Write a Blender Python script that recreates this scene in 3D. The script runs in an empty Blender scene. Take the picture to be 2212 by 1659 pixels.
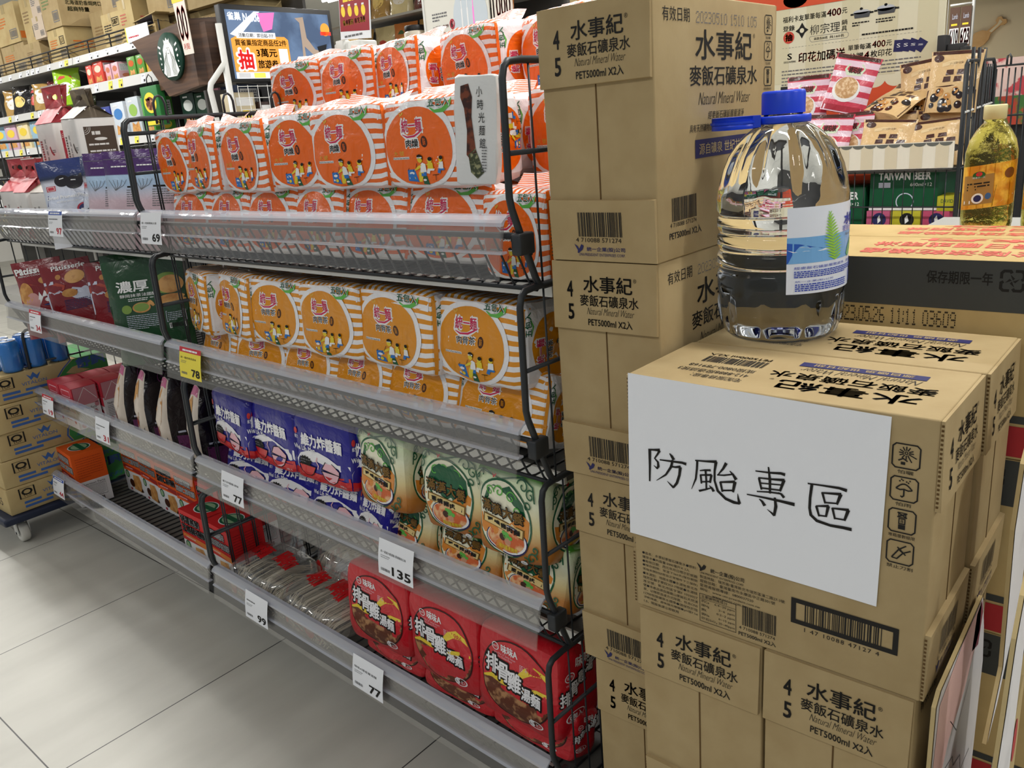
import bpy, bmesh, math, random
from math import sin, cos, pi, radians, sqrt, atan2
from mathutils import Vector, Matrix, noise, Euler
from mathutils.geometry import tessellate_polygon

random.seed(7)
SC = bpy.context.scene
COL = SC.collection

# ------------------------------------------------------------------ camera
cam_d = bpy.data.cameras.new('camera')
cam = bpy.data.objects.new('camera', cam_d)
COL.objects.link(cam)
cam.location = (0, 0, 1.229)
cam.rotation_euler = (1.269756, 0.078582, 0.698684)
cam_d.sensor_fit = 'HORIZONTAL'
cam_d.sensor_width = 36.0
cam_d.lens = 1783.3 * 36.0 / 2212.0
cam_d.clip_start = 0.02
cam_d.clip_end = 80
SC.camera = cam

# ------------------------------------------------------------------ world, lights, exposure
W = bpy.data.worlds.new('shop_air')
SC.world = W
W.use_nodes = True
W.node_tree.nodes['Background'].inputs[0].default_value = (0.93, 0.97, 1.0, 1)
W.node_tree.nodes['Background'].inputs[1].default_value = 0.34
SC.view_settings.view_transform = 'Standard'
SC.view_settings.look = 'None'
SC.view_settings.exposure = 0.0
SC.view_settings.gamma = 1.0
SC.view_settings.use_curve_mapping = False
SC.cycles.use_denoising = True
SC.cycles.max_bounces = 10
SC.cycles.diffuse_bounces = 3
SC.cycles.glossy_bounces = 4
SC.cycles.transmission_bounces = 8
SC.cycles.transparent_max_bounces = 16
SC.cycles.sample_clamp_indirect = 6.0
CEIL = 2.95


def area_light(x, y, sx, sy, power, col=(1.0, 0.985, 0.95)):
    d = bpy.data.lights.new('ceiling_lamp_light', 'AREA')
    d.shape = 'RECTANGLE'
    d.size, d.size_y = sx, sy
    d.energy = power
    d.color = col
    o = bpy.data.objects.new('ceiling_lamp_light', d)
    COL.objects.link(o)
    o.location = (x, y, CEIL - 0.075)
    return o


LAMP_SPOTS = [(x, y) for x in (-8.2, -5.6, -3.0, -0.4, 2.2) for y in (-1.5, 1.35, 4.2)]
for lx, ly in LAMP_SPOTS:
    area_light(lx, ly, 1.25, 0.16, (58 if lx < -4 else 38) if ly > 0 else 15)
for lx, ly in ((-5.6, 7.1), (-3.0, 7.1), (-3.0, 12.9), (-5.6, 12.9)):
    area_light(lx, ly, 1.25, 0.16, 70)

# ------------------------------------------------------------------ materials
_M = {}


def lin(c):
    c = c / 255.0
    return c / 12.92 if c <= 0.04045 else ((c + 0.055) / 1.055) ** 2.4


def rgba(c):
    return (lin(c[0]), lin(c[1]), lin(c[2]), 1.0)


def mat(name, c=(128, 128, 128), rough=0.5, metal=0.0, spec=0.5, coat=0.0, emit=0.0, bump=None, mottle=None, trans=0.0, ior=1.45, alpha=1.0, sheen=0):
    """principled material, optionally with bump noise (scale, strength, distance) and a mottled second colour (rgb, scale, lo, hi)"""
    if name in _M:
        return _M[name]
    m = bpy.data.materials.new(name)
    m.use_nodes = True
    nt = m.node_tree
    b = nt.nodes['Principled BSDF']
    b.inputs['Base Color'].default_value = rgba(c)
    b.inputs['Roughness'].default_value = rough
    b.inputs['Metallic'].default_value = metal
    b.inputs['Specular IOR Level'].default_value = spec
    b.inputs['Coat Weight'].default_value = coat
    b.inputs['Coat Roughness'].default_value = 0.08
    b.inputs['Transmission Weight'].default_value = trans
    b.inputs['IOR'].default_value = ior
    b.inputs['Alpha'].default_value = alpha
    if emit:
        b.inputs['Emission Color'].default_value = rgba(c)
        b.inputs['Emission Strength'].default_value = emit
    tc = nt.nodes.new('ShaderNodeTexCoord')
    if bump:
        n = nt.nodes.new('ShaderNodeTexNoise')
        n.inputs['Scale'].default_value = bump[0]
        n.inputs['Detail'].default_value = 3
        n.inputs['Distortion'].default_value = bump[3] if len(bump) > 3 else 0
        nt.links.new(tc.outputs['Object'], n.inputs['Vector'])
        bp = nt.nodes.new('ShaderNodeBump')
        bp.inputs['Strength'].default_value = bump[1]
        bp.inputs['Distance'].default_value = bump[2]
        nt.links.new(n.outputs['Fac'], bp.inputs['Height'])
        nt.links.new(bp.outputs['Normal'], b.inputs['Normal'])
        if coat:
            nt.links.new(bp.outputs['Normal'], b.inputs['Coat Normal'])
    if mottle:
        n = nt.nodes.new('ShaderNodeTexNoise')
        n.inputs['Scale'].default_value = mottle[1]
        n.inputs['Detail'].default_value = 4
        nt.links.new(tc.outputs['Object'], n.inputs['Vector'])
        mp = nt.nodes.new('ShaderNodeMapRange')
        mp.inputs[1].default_value = mottle[2]
        mp.inputs[2].default_value = mottle[3]
        nt.links.new(n.outputs['Fac'], mp.inputs[0])
        mx = nt.nodes.new('ShaderNodeMix')
        mx.data_type = 'RGBA'
        mx.inputs['A'].default_value = rgba(c)
        mx.inputs['B'].default_value = rgba(mottle[0])
        nt.links.new(mp.outputs[0], mx.inputs['Factor'])
        nt.links.new(mx.outputs['Result'], b.inputs['Base Color'])
    _M[name] = m
    return m


def film_mat(name, **k):
    return mat(name, rough=k.pop('rough', 0.3), coat=k.pop('coat', 0.28), bump=k.pop('bump', (26, 0.55, 0.006, 1.2)), **k)


def uv_stripe_mat(name, ca, cb, n):
    """plastic film printed with stripes that follow the uv v coordinate"""
    if name in _M:
        return _M[name]
    m = film_mat(name, c=ca)
    nt = m.node_tree
    b = nt.nodes['Principled BSDF']
    uv = nt.nodes.new('ShaderNodeUVMap')
    sp = nt.nodes.new('ShaderNodeSeparateXYZ')
    nt.links.new(uv.outputs[0], sp.inputs[0])
    ml = nt.nodes.new('ShaderNodeMath'); ml.operation = 'MULTIPLY'; ml.inputs[1].default_value = n
    nt.links.new(sp.outputs['Y'], ml.inputs[0])
    fr = nt.nodes.new('ShaderNodeMath'); fr.operation = 'FRACT'
    nt.links.new(ml.outputs[0], fr.inputs[0])
    gt = nt.nodes.new('ShaderNodeMath'); gt.operation = 'GREATER_THAN'; gt.inputs[1].default_value = 0.52
    nt.links.new(fr.outputs[0], gt.inputs[0])
    mx = nt.nodes.new('ShaderNodeMix'); mx.data_type = 'RGBA'
    mx.inputs['A'].default_value = rgba(ca); mx.inputs['B'].default_value = rgba(cb)
    nt.links.new(gt.outputs[0], mx.inputs['Factor'])
    nt.links.new(mx.outputs['Result'], b.inputs['Base Color'])
    return m


def uv_ramp_mat(name, stops, **k):
    """film whose printed colour runs along uv v"""
    if name in _M:
        return _M[name]
    m = film_mat(name, c=stops[0][1], **k)
    nt = m.node_tree
    b = nt.nodes['Principled BSDF']
    uv = nt.nodes.new('ShaderNodeUVMap')
    sp = nt.nodes.new('ShaderNodeSeparateXYZ')
    nt.links.new(uv.outputs[0], sp.inputs[0])
    r = nt.nodes.new('ShaderNodeValToRGB')
    e = r.color_ramp.elements
    while len(e) < len(stops):
        e.new(0.5)
    for i, (p, c) in enumerate(stops):
        e[i].position = p
        e[i].color = rgba(c)
    nt.links.new(sp.outputs['Y'], r.inputs[0])
    nt.links.new(r.outputs[0], b.inputs['Base Color'])
    return m


def clear_mat(name, c, see=0.6, milky=0.2, rough=0.1):
    """clear plastic: part see-through, part milky, part shine"""
    if name in _M:
        return _M[name]
    m = bpy.data.materials.new(name)
    m.use_nodes = True
    nt = m.node_tree
    nt.nodes.remove(nt.nodes['Principled BSDF'])
    out = nt.nodes['Material Output']
    t = nt.nodes.new('ShaderNodeBsdfTransparent'); t.inputs[0].default_value = tuple(x ** .1 for x in rgba(c)[:3]) + (1,)
    d = nt.nodes.new('ShaderNodeBsdfDiffuse'); d.inputs[0].default_value = rgba(c)
    g = nt.nodes.new('ShaderNodeBsdfGlossy'); g.inputs['Roughness'].default_value = rough
    g.inputs[0].default_value = (1, 1, 1, 1)
    lw = nt.nodes.new('ShaderNodeLayerWeight'); lw.inputs[0].default_value = 0.5
    f = nt.nodes.new('ShaderNodeMath'); f.operation = 'POWER'; f.inputs[1].default_value = 4.0
    nt.links.new(lw.outputs['Facing'], f.inputs[0])
    a = nt.nodes.new('ShaderNodeMixShader'); a.inputs[0].default_value = milky / max(1e-6, see + milky)
    nt.links.new(t.outputs[0], a.inputs[1]); nt.links.new(d.outputs[0], a.inputs[2])
    s = nt.nodes.new('ShaderNodeMixShader')
    mm = nt.nodes.new('ShaderNodeMath'); mm.operation = 'MULTIPLY_ADD'
    mm.inputs[1].default_value = 0.5; mm.inputs[2].default_value = 0.03 + max(0.0, 1 - see - milky) * 0.5
    nt.links.new(f.outputs[0], mm.inputs[0])
    nt.links.new(mm.outputs[0], s.inputs[0])
    nt.links.new(a.outputs[0], s.inputs[1]); nt.links.new(g.outputs[0], s.inputs[2])
    nt.links.new(s.outputs[0], out.inputs[0])
    n = nt.nodes.new('ShaderNodeTexNoise'); n.inputs['Scale'].default_value = 9
    tc = nt.nodes.new('ShaderNodeTexCoord'); nt.links.new(tc.outputs['Object'], n.inputs['Vector'])
    bp = nt.nodes.new('ShaderNodeBump'); bp.inputs['Strength'].default_value = 0.25; bp.inputs['Distance'].default_value = 0.006
    nt.links.new(n.outputs['Fac'], bp.inputs['Height']); nt.links.new(bp.outputs[0], g.inputs['Normal'])
    _M[name] = m
    return m


KRAFT = mat('kraft_cardboard', (174, 153, 113), 0.72, spec=0.25, bump=(160, 0.12, 0.001), mottle=((163, 141, 101), 18, 0.35, 0.75))
KRAFT2 = mat('pale_kraft_cardboard', (190, 170, 124), 0.75, spec=0.2, mottle=((176, 152, 106), 9, 0.4, 0.7))
KRAFTD = mat('kraft_cut_edge', (96, 74, 46), 0.9, spec=0.1)
BLACK = mat('black_ink', (30, 28, 26), 0.6, spec=0.3)
NAVY = mat('navy_ink', (44, 44, 92), 0.6, spec=0.3)
PAPER = mat('white_paper', (236, 238, 243), 0.7, spec=0.2)
WHITE = mat('white_ink', (240, 240, 240), 0.5)
GREYINK = mat('grey_ink', (110, 110, 112), 0.6)
WIRE = mat('black_powder_coated_wire', (38, 42, 46), 0.42, spec=0.5)
STEELW = mat('white_painted_steel', (222, 222, 218), 0.4)
# ------------------------------------------------------------------ mesh helpers
class MB:
    """collects shapes and links them as ONE mesh object"""

    def __init__(s):
        s.v, s.f, s.mi, s.mats, s.uv, s.sm = [], [], [], [], {}, []

    def slot(s, m):
        if m not in s.mats:
            s.mats.append(m)
        return s.mats.index(m)

    def add(s, verts, faces, m, smooth=False, uvs=None):
        o = len(s.v)
        k = s.slot(m)
        s.v.extend([tuple(p) for p in verts])
        for f in faces:
            if uvs is not None:
                s.uv[len(s.f)] = [uvs[i] for i in f]
            s.f.append(tuple(i + o for i in f))
            s.mi.append(k)
            s.sm.append(smooth)
        return s

    def box(s, x0, x1, y0, y1, z0, z1, m, c=0.0):
        if c <= 0:
            v = [(x0, y0, z0), (x1, y0, z0), (x1, y1, z0), (x0, y1, z0), (x0, y0, z1), (x1, y0, z1), (x1, y1, z1), (x0, y1, z1)]
            f = [(3, 2, 1, 0), (4, 5, 6, 7), (0, 1, 5, 4), (1, 2, 6, 5), (2, 3, 7, 6), (3, 0, 4, 7)]
            return s.add(v, f, m)
        bm = bmesh.new()
        r = bmesh.ops.create_cube(bm, size=1.0)
        for w in r['verts']:
            w.co = Vector(((x0 + x1) / 2 + w.co.x * (x1 - x0), (y0 + y1) / 2 + w.co.y * (y1 - y0), (z0 + z1) / 2 + w.co.z * (z1 - z0)))
        bmesh.ops.bevel(bm, geom=bm.edges[:], offset=c, segments=2, affect='EDGES', profile=0.5)
        bm.verts.index_update()
        s.add([w.co[:] for w in bm.verts], [[w.index for w in f.verts] for f in bm.faces], m, True)
        bm.free()
        return s

    def hexa(s, p, m):
        return s.add(p, [(3, 2, 1, 0), (4, 5, 6, 7), (0, 1, 5, 4), (1, 2, 6, 5), (2, 3, 7, 6), (3, 0, 4, 7)], m)

    def prism(s, pts, axis, a, b, m, smooth=False):
        """2D outline extruded along axis from a to b"""
        n = len(pts)

        def P(p, t):
            return {'x': (t, p[0], p[1]), 'y': (p[0], t, p[1]), 'z': (p[0], p[1], t)}[axis]
        v = [P(p, a) for p in pts] + [P(p, b) for p in pts]
        f = [(i, (i + 1) % n, n + (i + 1) % n, n + i) for i in range(n)]
        tri = tessellate_polygon([[Vector((p[0], p[1], 0)) for p in pts]])
        f += [tuple(t) for t in tri] + [tuple(n + i for i in reversed(t)) for t in tri]
        return s.add(v, f, m, smooth)

    def tube(s, pts, r, m, n=6, closed=False, cap=True):
        pts = [Vector(p) for p in pts]
        k = len(pts)
        vs, fs = [], []
        up = None
        for i, p in enumerate(pts):
            a = pts[(i - 1) % k] if (closed or i > 0) else p
            b = pts[(i + 1) % k] if (closed or i < k - 1) else p
            t = (b - a).normalized()
            if up is None:
                up = Vector((0, 0, 1)) if abs(t.z) < 0.9 else Vector((1, 0, 0))
            e1 = (up - t * up.dot(t))
            e1 = e1.normalized() if e1.length > 1e-6 else t.orthogonal().normalized()
            up = e1
            e2 = t.cross(e1)
            rr = r[i] if isinstance(r, (list, tuple)) else r
            for j in range(n):
                q = 2 * pi * j / n
                vs.append(p + (e1 * cos(q) + e2 * sin(q)) * rr)
        for i in range(k if closed else k - 1):
            for j in range(n):
                a, b = i * n + j, i * n + (j + 1) % n
                c, d = ((i + 1) % k) * n + (j + 1) % n, ((i + 1) % k) * n + j
                fs.append((a, b, c, d))
        if cap and not closed:
            fs.append(tuple(reversed(range(n))))
            fs.append(tuple((k - 1) * n + j for j in range(n)))
        return s.add(vs, fs, m, True)

    def lathe(s, prof, n, m, cx=0, cy=0, z0=0, mod=None, cap=True):
        vs, fs = [], []
        for i, (r, z) in enumerate(prof):
            for j in range(n):
                a = 2 * pi * j / n
                q = mod(r, z, a) if mod else r
                vs.append((cx + q * cos(a), cy + q * sin(a), z0 + z))
        for i in range(len(prof) - 1):
            for j in range(n):
                fs.append((i * n + j, i * n + (j + 1) % n, (i + 1) * n + (j + 1) % n, (i + 1) * n + j))
        if cap:
            fs.append(tuple(reversed(range(n))))
            fs.append(tuple((len(prof) - 1) * n + j for j in range(n)))
        return s.add(vs, fs, m, True)

    def grid(s, fn, nu, nv, m, smooth=True, uv=False):
        vs = [fn(i / nu, j / nv) for j in range(nv + 1) for i in range(nu + 1)]
        fs = [(j * (nu + 1) + i, j * (nu + 1) + i + 1, (j + 1) * (nu + 1) + i + 1, (j + 1) * (nu + 1) + i) for j in range(nv) for i in range(nu)]
        return s.add(vs, fs, m, smooth, [(i / nu, j / nv) for j in range(nv + 1) for i in range(nu + 1)] if uv else None)

    def mesh(s, name):
        me = bpy.data.meshes.new(name)
        me.from_pydata(s.v, [], s.f)
        for m in s.mats:
            me.materials.append(m)
        me.polygons.foreach_set('material_index', s.mi)
        me.polygons.foreach_set('use_smooth', s.sm)
        if s.uv:
            L = me.uv_layers.new(name='UVMap')
            for pi_, p in enumerate(me.polygons):
                u = s.uv.get(pi_)
                if u:
                    for li, q in zip(p.loop_indices, u):
                        L.data[li].uv = q
        me.update()
        return me

    def build(s, name, parent=None, loc=None, rot=None):
        o = bpy.data.objects.new(name, s.mesh(name))
        COL.objects.link(o)
        if parent is not None:
            o.parent = parent
        if loc is not None:
            o.location = loc
        if rot is not None:
            o.rotation_euler = rot
        return o


def tag(o, label, cat, group=None, kind=None):
    o['label'] = label
    o['category'] = cat
    if group:
        o['group'] = group
    if kind:
        o['kind'] = kind
    return o


def struct(o):
    o['kind'] = 'structure'
    return o


def thing(name, label, cat, loc=(0, 0, 0), rot=(0, 0, 0), group=None):
    o = bpy.data.objects.new(name, None)
    COL.objects.link(o)
    o.empty_display_size = 0.02
    o.location = loc
    o.rotation_euler = rot
    return tag(o, label, cat, group)


def dup(root, loc, rot=None, label=None, group=None, scale=None):
    r = root.copy()
    COL.objects.link(r)
    r.location = loc
    if rot is not None:
        r.rotation_euler = rot
    if scale is not None:
        r.scale = scale
    if label:
        r['label'] = label
    if group:
        r['group'] = group
    for ch in list(root.children):
        c = ch.copy(); COL.objects.link(c); c.parent = r
        for g in list(ch.children):
            d = g.copy(); COL.objects.link(d); d.parent = c
    return r


class Proto:
    """first placement moves the prototype itself, later ones copy it"""

    def __init__(s, root):
        s.root, s.used = root, False

    def put(s, loc, rot=(0, 0, 0), label=None, group=None, scale=None):
        if not s.used:
            s.used = True
            r = s.root
            r.location, r.rotation_euler = loc, rot
            if scale:
                r.scale = scale
            if label:
                r['label'] = label
            if group:
                r['group'] = group
            return r
        if scale is None:
            scale = (1, 1, 1)
        return dup(s.root, loc, rot, label, group, scale)


# ------------------------------------------------------------------ printed matter: flat shapes mapped onto a surface
_TXT = {}


def text2d(body, bold=0.0, italic=0.0, space=1.0):
    k = (body, bold, italic, space)
    if k not in _TXT:
        c = bpy.data.curves.new('lettering', 'FONT')
        c.body = body
        c.offset = bold
        c.shear = italic
        c.space_character = space
        c.resolution_u = 2
        o = bpy.data.objects.new('lettering', c)
        COL.objects.link(o)
        dg = bpy.context.evaluated_depsgraph_get()
        dg.update()
        me = bpy.data.meshes.new_from_object(o.evaluated_get(dg))
        vs = [(v.co.x, v.co.y) for v in me.vertices]
        fs = [tuple(p.vertices) for p in me.polygons]
        bpy.data.objects.remove(o)
        bpy.data.curves.remove(c)
        bpy.data.meshes.remove(me)
        _TXT[k] = (vs, fs)
    return _TXT[k]


class Print:
    """a list of flat printed shapes in a (u, v) plane, later mapped with fn(u, v, layer)"""

    def __init__(s):
        s.items = []
        s.layer = 0

    def _a(s, vs, fs, m, layer=None):
        s.items.append((vs, fs, m, s.layer if layer is None else layer))
        return s

    def up(s, n=1):
        s.layer += n
        return s

    def rect(s, u0, v0, u1, v1, m, n=1, k=1):
        vs = [(u0 + (u1 - u0) * i / n, v0 + (v1 - v0) * j / k) for j in range(k + 1) for i in range(n + 1)]
        fs = [(j * (n + 1) + i, j * (n + 1) + i + 1, (j + 1) * (n + 1) + i + 1, (j + 1) * (n + 1) + i) for j in range(k) for i in range(n)]
        return s._a(vs, fs, m)

    def frame(s, u0, v0, u1, v1, t, m, r=0.0):
        s.stroke([(u0, v0), (u1, v0), (u1, v1), (u0, v1)], t, m, True)
        return s

    def ell(s, cu, cv, ru, rv, m, n=28, rings=4, a0=0.0, a1=2 * pi, inner=0.0, egg=0.0):
        vs, fs = [], []
        full = abs(a1 - a0 - 2 * pi) < 1e-6
        cnt = n if full else n + 1
        for k in range(rings + 1):
            t = inner + (1 - inner) * k / rings
            for j in range(cnt):
                a = a0 + (a1 - a0) * j / n
                e = 1 + egg * sin(a)
                vs.append((cu + ru * t * cos(a) * e, cv + rv * t * sin(a)))
        for k in range(rings):
            for j in range(n):
                b = (j + 1) % cnt
                fs.append((k * cnt + j, (k + 1) * cnt + j, (k + 1) * cnt + b, k * cnt + b))
        return s._a(vs, fs, m)

    def poly(s, pts, m):
        tri = tessellate_polygon([[Vector((p[0], p[1], 0)) for p in pts]])
        fs = []
        for t in tri:
            a, b, c = [pts[i] for i in t]
            ar = (b[0] - a[0]) * (c[1] - a[1]) - (c[0] - a[0]) * (b[1] - a[1])
            fs.append(tuple(t) if ar > 0 else tuple(reversed(t)))
        return s._a(list(pts), fs, m)

    def stroke(s, pts, w, m, closed=False):
        n = len(pts)
        L, R = [], []
        for i, p in enumerate(pts):
            a = pts[(i - 1) % n] if (closed or i > 0) else p
            b = pts[(i + 1) % n] if (closed or i < n - 1) else p
            d1 = Vector((p[0] - a[0], p[1] - a[1])); d2 = Vector((b[0] - p[0], b[1] - p[1]))
            t = (d1.normalized() if d1.length > 1e-9 else Vector((0, 0))) + (d2.normalized() if d2.length > 1e-9 else Vector((0, 0)))
            t = t.normalized() if t.length > 1e-9 else Vector((1, 0))
            nx, ny = -t.y, t.x
            ww = (w[i] if isinstance(w, (list, tuple)) else w) / 2
            if d1.length > 1e-9 and d2.length > 1e-9:
                cs = max(0.5, sqrt(max(0.0, (1 + d1.normalized().dot(d2.normalized())) / 2)))
                ww /= cs
            L.append((p[0] + nx * ww, p[1] + ny * ww)); R.append((p[0] - nx * ww, p[1] - ny * ww))
        k = n if closed else n - 1
        fs = [(n + i, n + (i + 1) % n, (i + 1) % n, i) for i in range(k)]
        return s._a(L + R, fs, m)

    def text(s, body, u0, v0, u1, v1, m, bold=0.0, italic=0.0, rot=0, space=1.0):
        """lettering stretched to fill the given box; rot in quarter turns"""
        vs, fs = text2d(body, 0.0 if bold > 0 else bold, italic, space)
        if not vs:
            return s
        x0, x1 = min(v[0] for v in vs), max(v[0] for v in vs)
        y0, y1 = min(v[1] for v in vs), max(v[1] for v in vs)
        k = 8 if bold > .045 else 4
        sh = [(0, 0)] + ([(bold * .8 * cos(2 * pi * (i + .5) / k), bold * .8 * sin(2 * pi * (i + .5) / k)) for i in range(k)] if bold > 0 else [])
        for dx, dy in sh:
            out = []
            for x, y in vs:
                a, b = (x + dx - x0) / max(1e-9, x1 - x0), (y + dy - y0) / max(1e-9, y1 - y0)
                for _ in range(rot % 4):
                    a, b = 1 - b, a
                out.append((u0 + (u1 - u0) * a, v0 + (v1 - v0) * b))
            s._a(out, fs, m)
        return s

    def squeeze(s, a, b):
        """press the whole print into the band from a to b of its height"""
        s.items = [([(u, a + (b - a) * v) for u, v in vs], fs, m, ly) for vs, fs, m, ly in s.items]
        return s

    def bars(s, u0, v0, u1, v1, m, n=30, seed=3):
        rnd = random.Random(seed)
        ws = [rnd.choice((1, 1, 1.6, 2.4)) for _ in range(2 * n - 1)]
        t = sum(ws); x = u0
        vs, fs = [], []
        for i, w in enumerate(ws):
            d = (u1 - u0) * w / t
            if i % 2 == 0:
                o = len(vs)
                vs += [(x, v0), (x + d, v0), (x + d, v1), (x, v1)]
                fs.append((o, o + 1, o + 2, o + 3))
            x += d
        return s._a(vs, fs, m)

    def dashes(s, u0, v0, u1, v1, rows, m, seed=1, fill=0.55, per=0.7):
        """lines of print too small to read in the photo"""
        rnd = random.Random(seed)
        h = (v1 - v0) / rows
        vs, fs = [], []
        for r in range(rows):
            v = v1 - (r + 0.5) * h
            u = u0
            end = u1 if r < rows - 1 else u0 + (u1 - u0) * rnd.uniform(0.4, 1)
            while u < end - h * 0.2:
                w = min(end - u, h * per * rnd.uniform(0.6, 2.4))
                o = len(vs)
                vs += [(u, v - h * fill / 2), (u + w, v - h * fill / 2), (u + w, v + h * fill / 2), (u, v + h * fill / 2)]
                fs.append((o, o + 1, o + 2, o + 3))
                u += w + h * 0.28
        return s._a(vs, fs, m)

    def onto(s, mb, fn):
        for vs, fs, m, ly in s.items:
            mb.add([fn(u, v, ly) for u, v in vs], fs, m)
        return mb


def plane(o, e1, e2, n, eps=0.0006, step=0.0003):
    o, e1, e2, n = Vector(o), Vector(e1), Vector(e2), Vector(n)
    return lambda u, v, ly: o + e1 * u + e2 * v + n * (eps + step * ly)


ORD = ['first', 'second', 'third', 'fourth', 'fifth', 'sixth', 'seventh', 'eighth', 'ninth', 'tenth', 'eleventh', 'twelfth']

# the display gondola stands two and a half degrees off the carton stacks
GYAW = radians(-2.5)
GO = Vector((-0.72, 0.943, 0))
GX = Vector((cos(GYAW), sin(GYAW), 0))
GY = Vector((-sin(GYAW), cos(GYAW), 0))


def G(x, y, z):
    return GO + GX * x + GY * y + Vector((0, 0, z))
# ------------------------------------------------------------------ floor, ceiling, far walls
def floor_material():
    m = bpy.data.materials.new('floor_tile')
    m.use_nodes = True
    nt = m.node_tree
    b = nt.nodes['Principled BSDF']
    tc = nt.nodes.new('ShaderNodeTexCoord')
    mp = nt.nodes.new('ShaderNodeMapping')
    mp.inputs['Location'].default_value = (2.9353 + 6.0, -0.4019 + 6.0, 0)
    nt.links.new(tc.outputs['Object'], mp.inputs['Vector'])
    sp = nt.nodes.new('ShaderNodeSeparateXYZ')
    nt.links.new(mp.outputs[0], sp.inputs[0])
    groove = None
    for ax in ('X', 'Y'):
        w = 0.6 if ax == 'X' else 0.6
        d = nt.nodes.new('ShaderNodeMath'); d.operation = 'DIVIDE'; d.inputs[1].default_value = w
        nt.links.new(sp.outputs[ax], d.inputs[0])
        f = nt.nodes.new('ShaderNodeMath'); f.operation = 'FRACT'
        nt.links.new(d.outputs[0], f.inputs[0])
        l = nt.nodes.new('ShaderNodeMath'); l.operation = 'LESS_THAN'; l.inputs[1].default_value = 0.005
        nt.links.new(f.outputs[0], l.inputs[0])
        if groove is None:
            groove = l
        else:
            x = nt.nodes.new('ShaderNodeMath'); x.operation = 'MAXIMUM'
            nt.links.new(groove.outputs[0], x.inputs[0]); nt.links.new(l.outputs[0], x.inputs[1])
            groove = x
    n = nt.nodes.new('ShaderNodeTexNoise'); n.inputs['Scale'].default_value = 2.2; n.inputs['Detail'].default_value = 6
    st = nt.nodes.new('ShaderNodeMapping'); st.inputs['Scale'].default_value = (4.0, 1.0, 1)
    nt.links.new(tc.outputs['Object'], st.inputs['Vector']); nt.links.new(st.outputs[0], n.inputs['Vector'])
    rp = nt.nodes.new('ShaderNodeValToRGB')
    rp.color_ramp.elements[0].position = 0.3; rp.color_ramp.elements[0].color = rgba((176, 174, 165))
    rp.color_ramp.elements[1].position = 0.72; rp.color_ramp.elements[1].color = rgba((192, 190, 181))
    nt.links.new(n.outputs['Fac'], rp.inputs[0])
    mx = nt.nodes.new('ShaderNodeMix'); mx.data_type = 'RGBA'
    mx.inputs['B'].default_value = rgba((48, 46, 46))
    nt.links.new(groove.outputs[0], mx.inputs['Factor']); nt.links.new(rp.outputs[0], mx.inputs['A'])
    nt.links.new(mx.outputs['Result'], b.inputs['Base Color'])
    b.inputs['Roughness'].default_value = 0.42
    b.inputs['Specular IOR Level'].default_value = 0.4
    return m


b = MB(); b.box(-13, 5, -4, 17, -0.04, 0.0, floor_material()); struct(b.build('floor'))
b = MB(); b.box(-13, 5, -0.6, 17, CEIL, CEIL + 0.05, mat('ceiling_paint', (232, 231, 226), 0.8)); struct(b.build('ceiling'))
b = MB(); b.box(-13, 5, 16.0, 16.1, 0, CEIL, mat('warm_wall_paint', (240, 222, 186), 0.8)); struct(b.build('wall_back'))
b = MB(); b.box(-13.1, -13, -4, 16, 0, CEIL, mat('cool_wall_paint', (214, 212, 206), 0.8)); struct(b.build('wall_left'))

LAMPW = mat('lamp_diffuser', (255, 252, 244), 0.5, emit=5.0)
lamp = thing('ceiling_lamp', 'long white fluorescent lamp on the shop ceiling', 'lamp', (LAMP_SPOTS[0][0], LAMP_SPOTS[0][1], CEIL), group='ceiling lamps over the aisles')
b = MB(); b.prism([(-0.10, 0), (0.10, 0), (0.085, -0.05), (-0.085, -0.05)], 'x', -0.65, 0.65, STEELW); b.build('housing', lamp)
b = MB()
for yy in (-0.045, 0.045):
    b.tube([(-0.6, yy, -0.062), (0.6, yy, -0.062)], 0.014, LAMPW, 8)
b.build('tube', lamp)
LP = Proto(lamp)
for i, (x, y) in enumerate(LAMP_SPOTS + [(-8.2, 7.1), (-5.6, 7.1), (-3.0, 7.1), (-0.4, 7.1), (-8.2, 10.0), (-5.6, 10.0), (-3.0, 10.0), (-8.2, 12.9), (-5.6, 12.9), (-3.0, 12.9)]):
    LP.put((x, y, CEIL))

# ------------------------------------------------------------------ cartons of bottled water
BL, BW, BH = 0.3404, 0.1634, 0.3117


def bird(p, u, v, s, m):
    """little company bird mark"""
    p.poly([(u, v + s), (u + s * 0.45, v + s * 0.72), (u + s * 0.62, v + s * 0.45), (u + s * 0.95, v + s * 0.98), (u + s * 1.25, v + s * 0.78), (u + s * 1.05, v + s * 0.35), (u + s * 0.85, v + s * 0.22), (u + s * 0.55, v), (u + s * 0.38, v), (u + s * 0.42, v + s * 0.3)], m)


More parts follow.
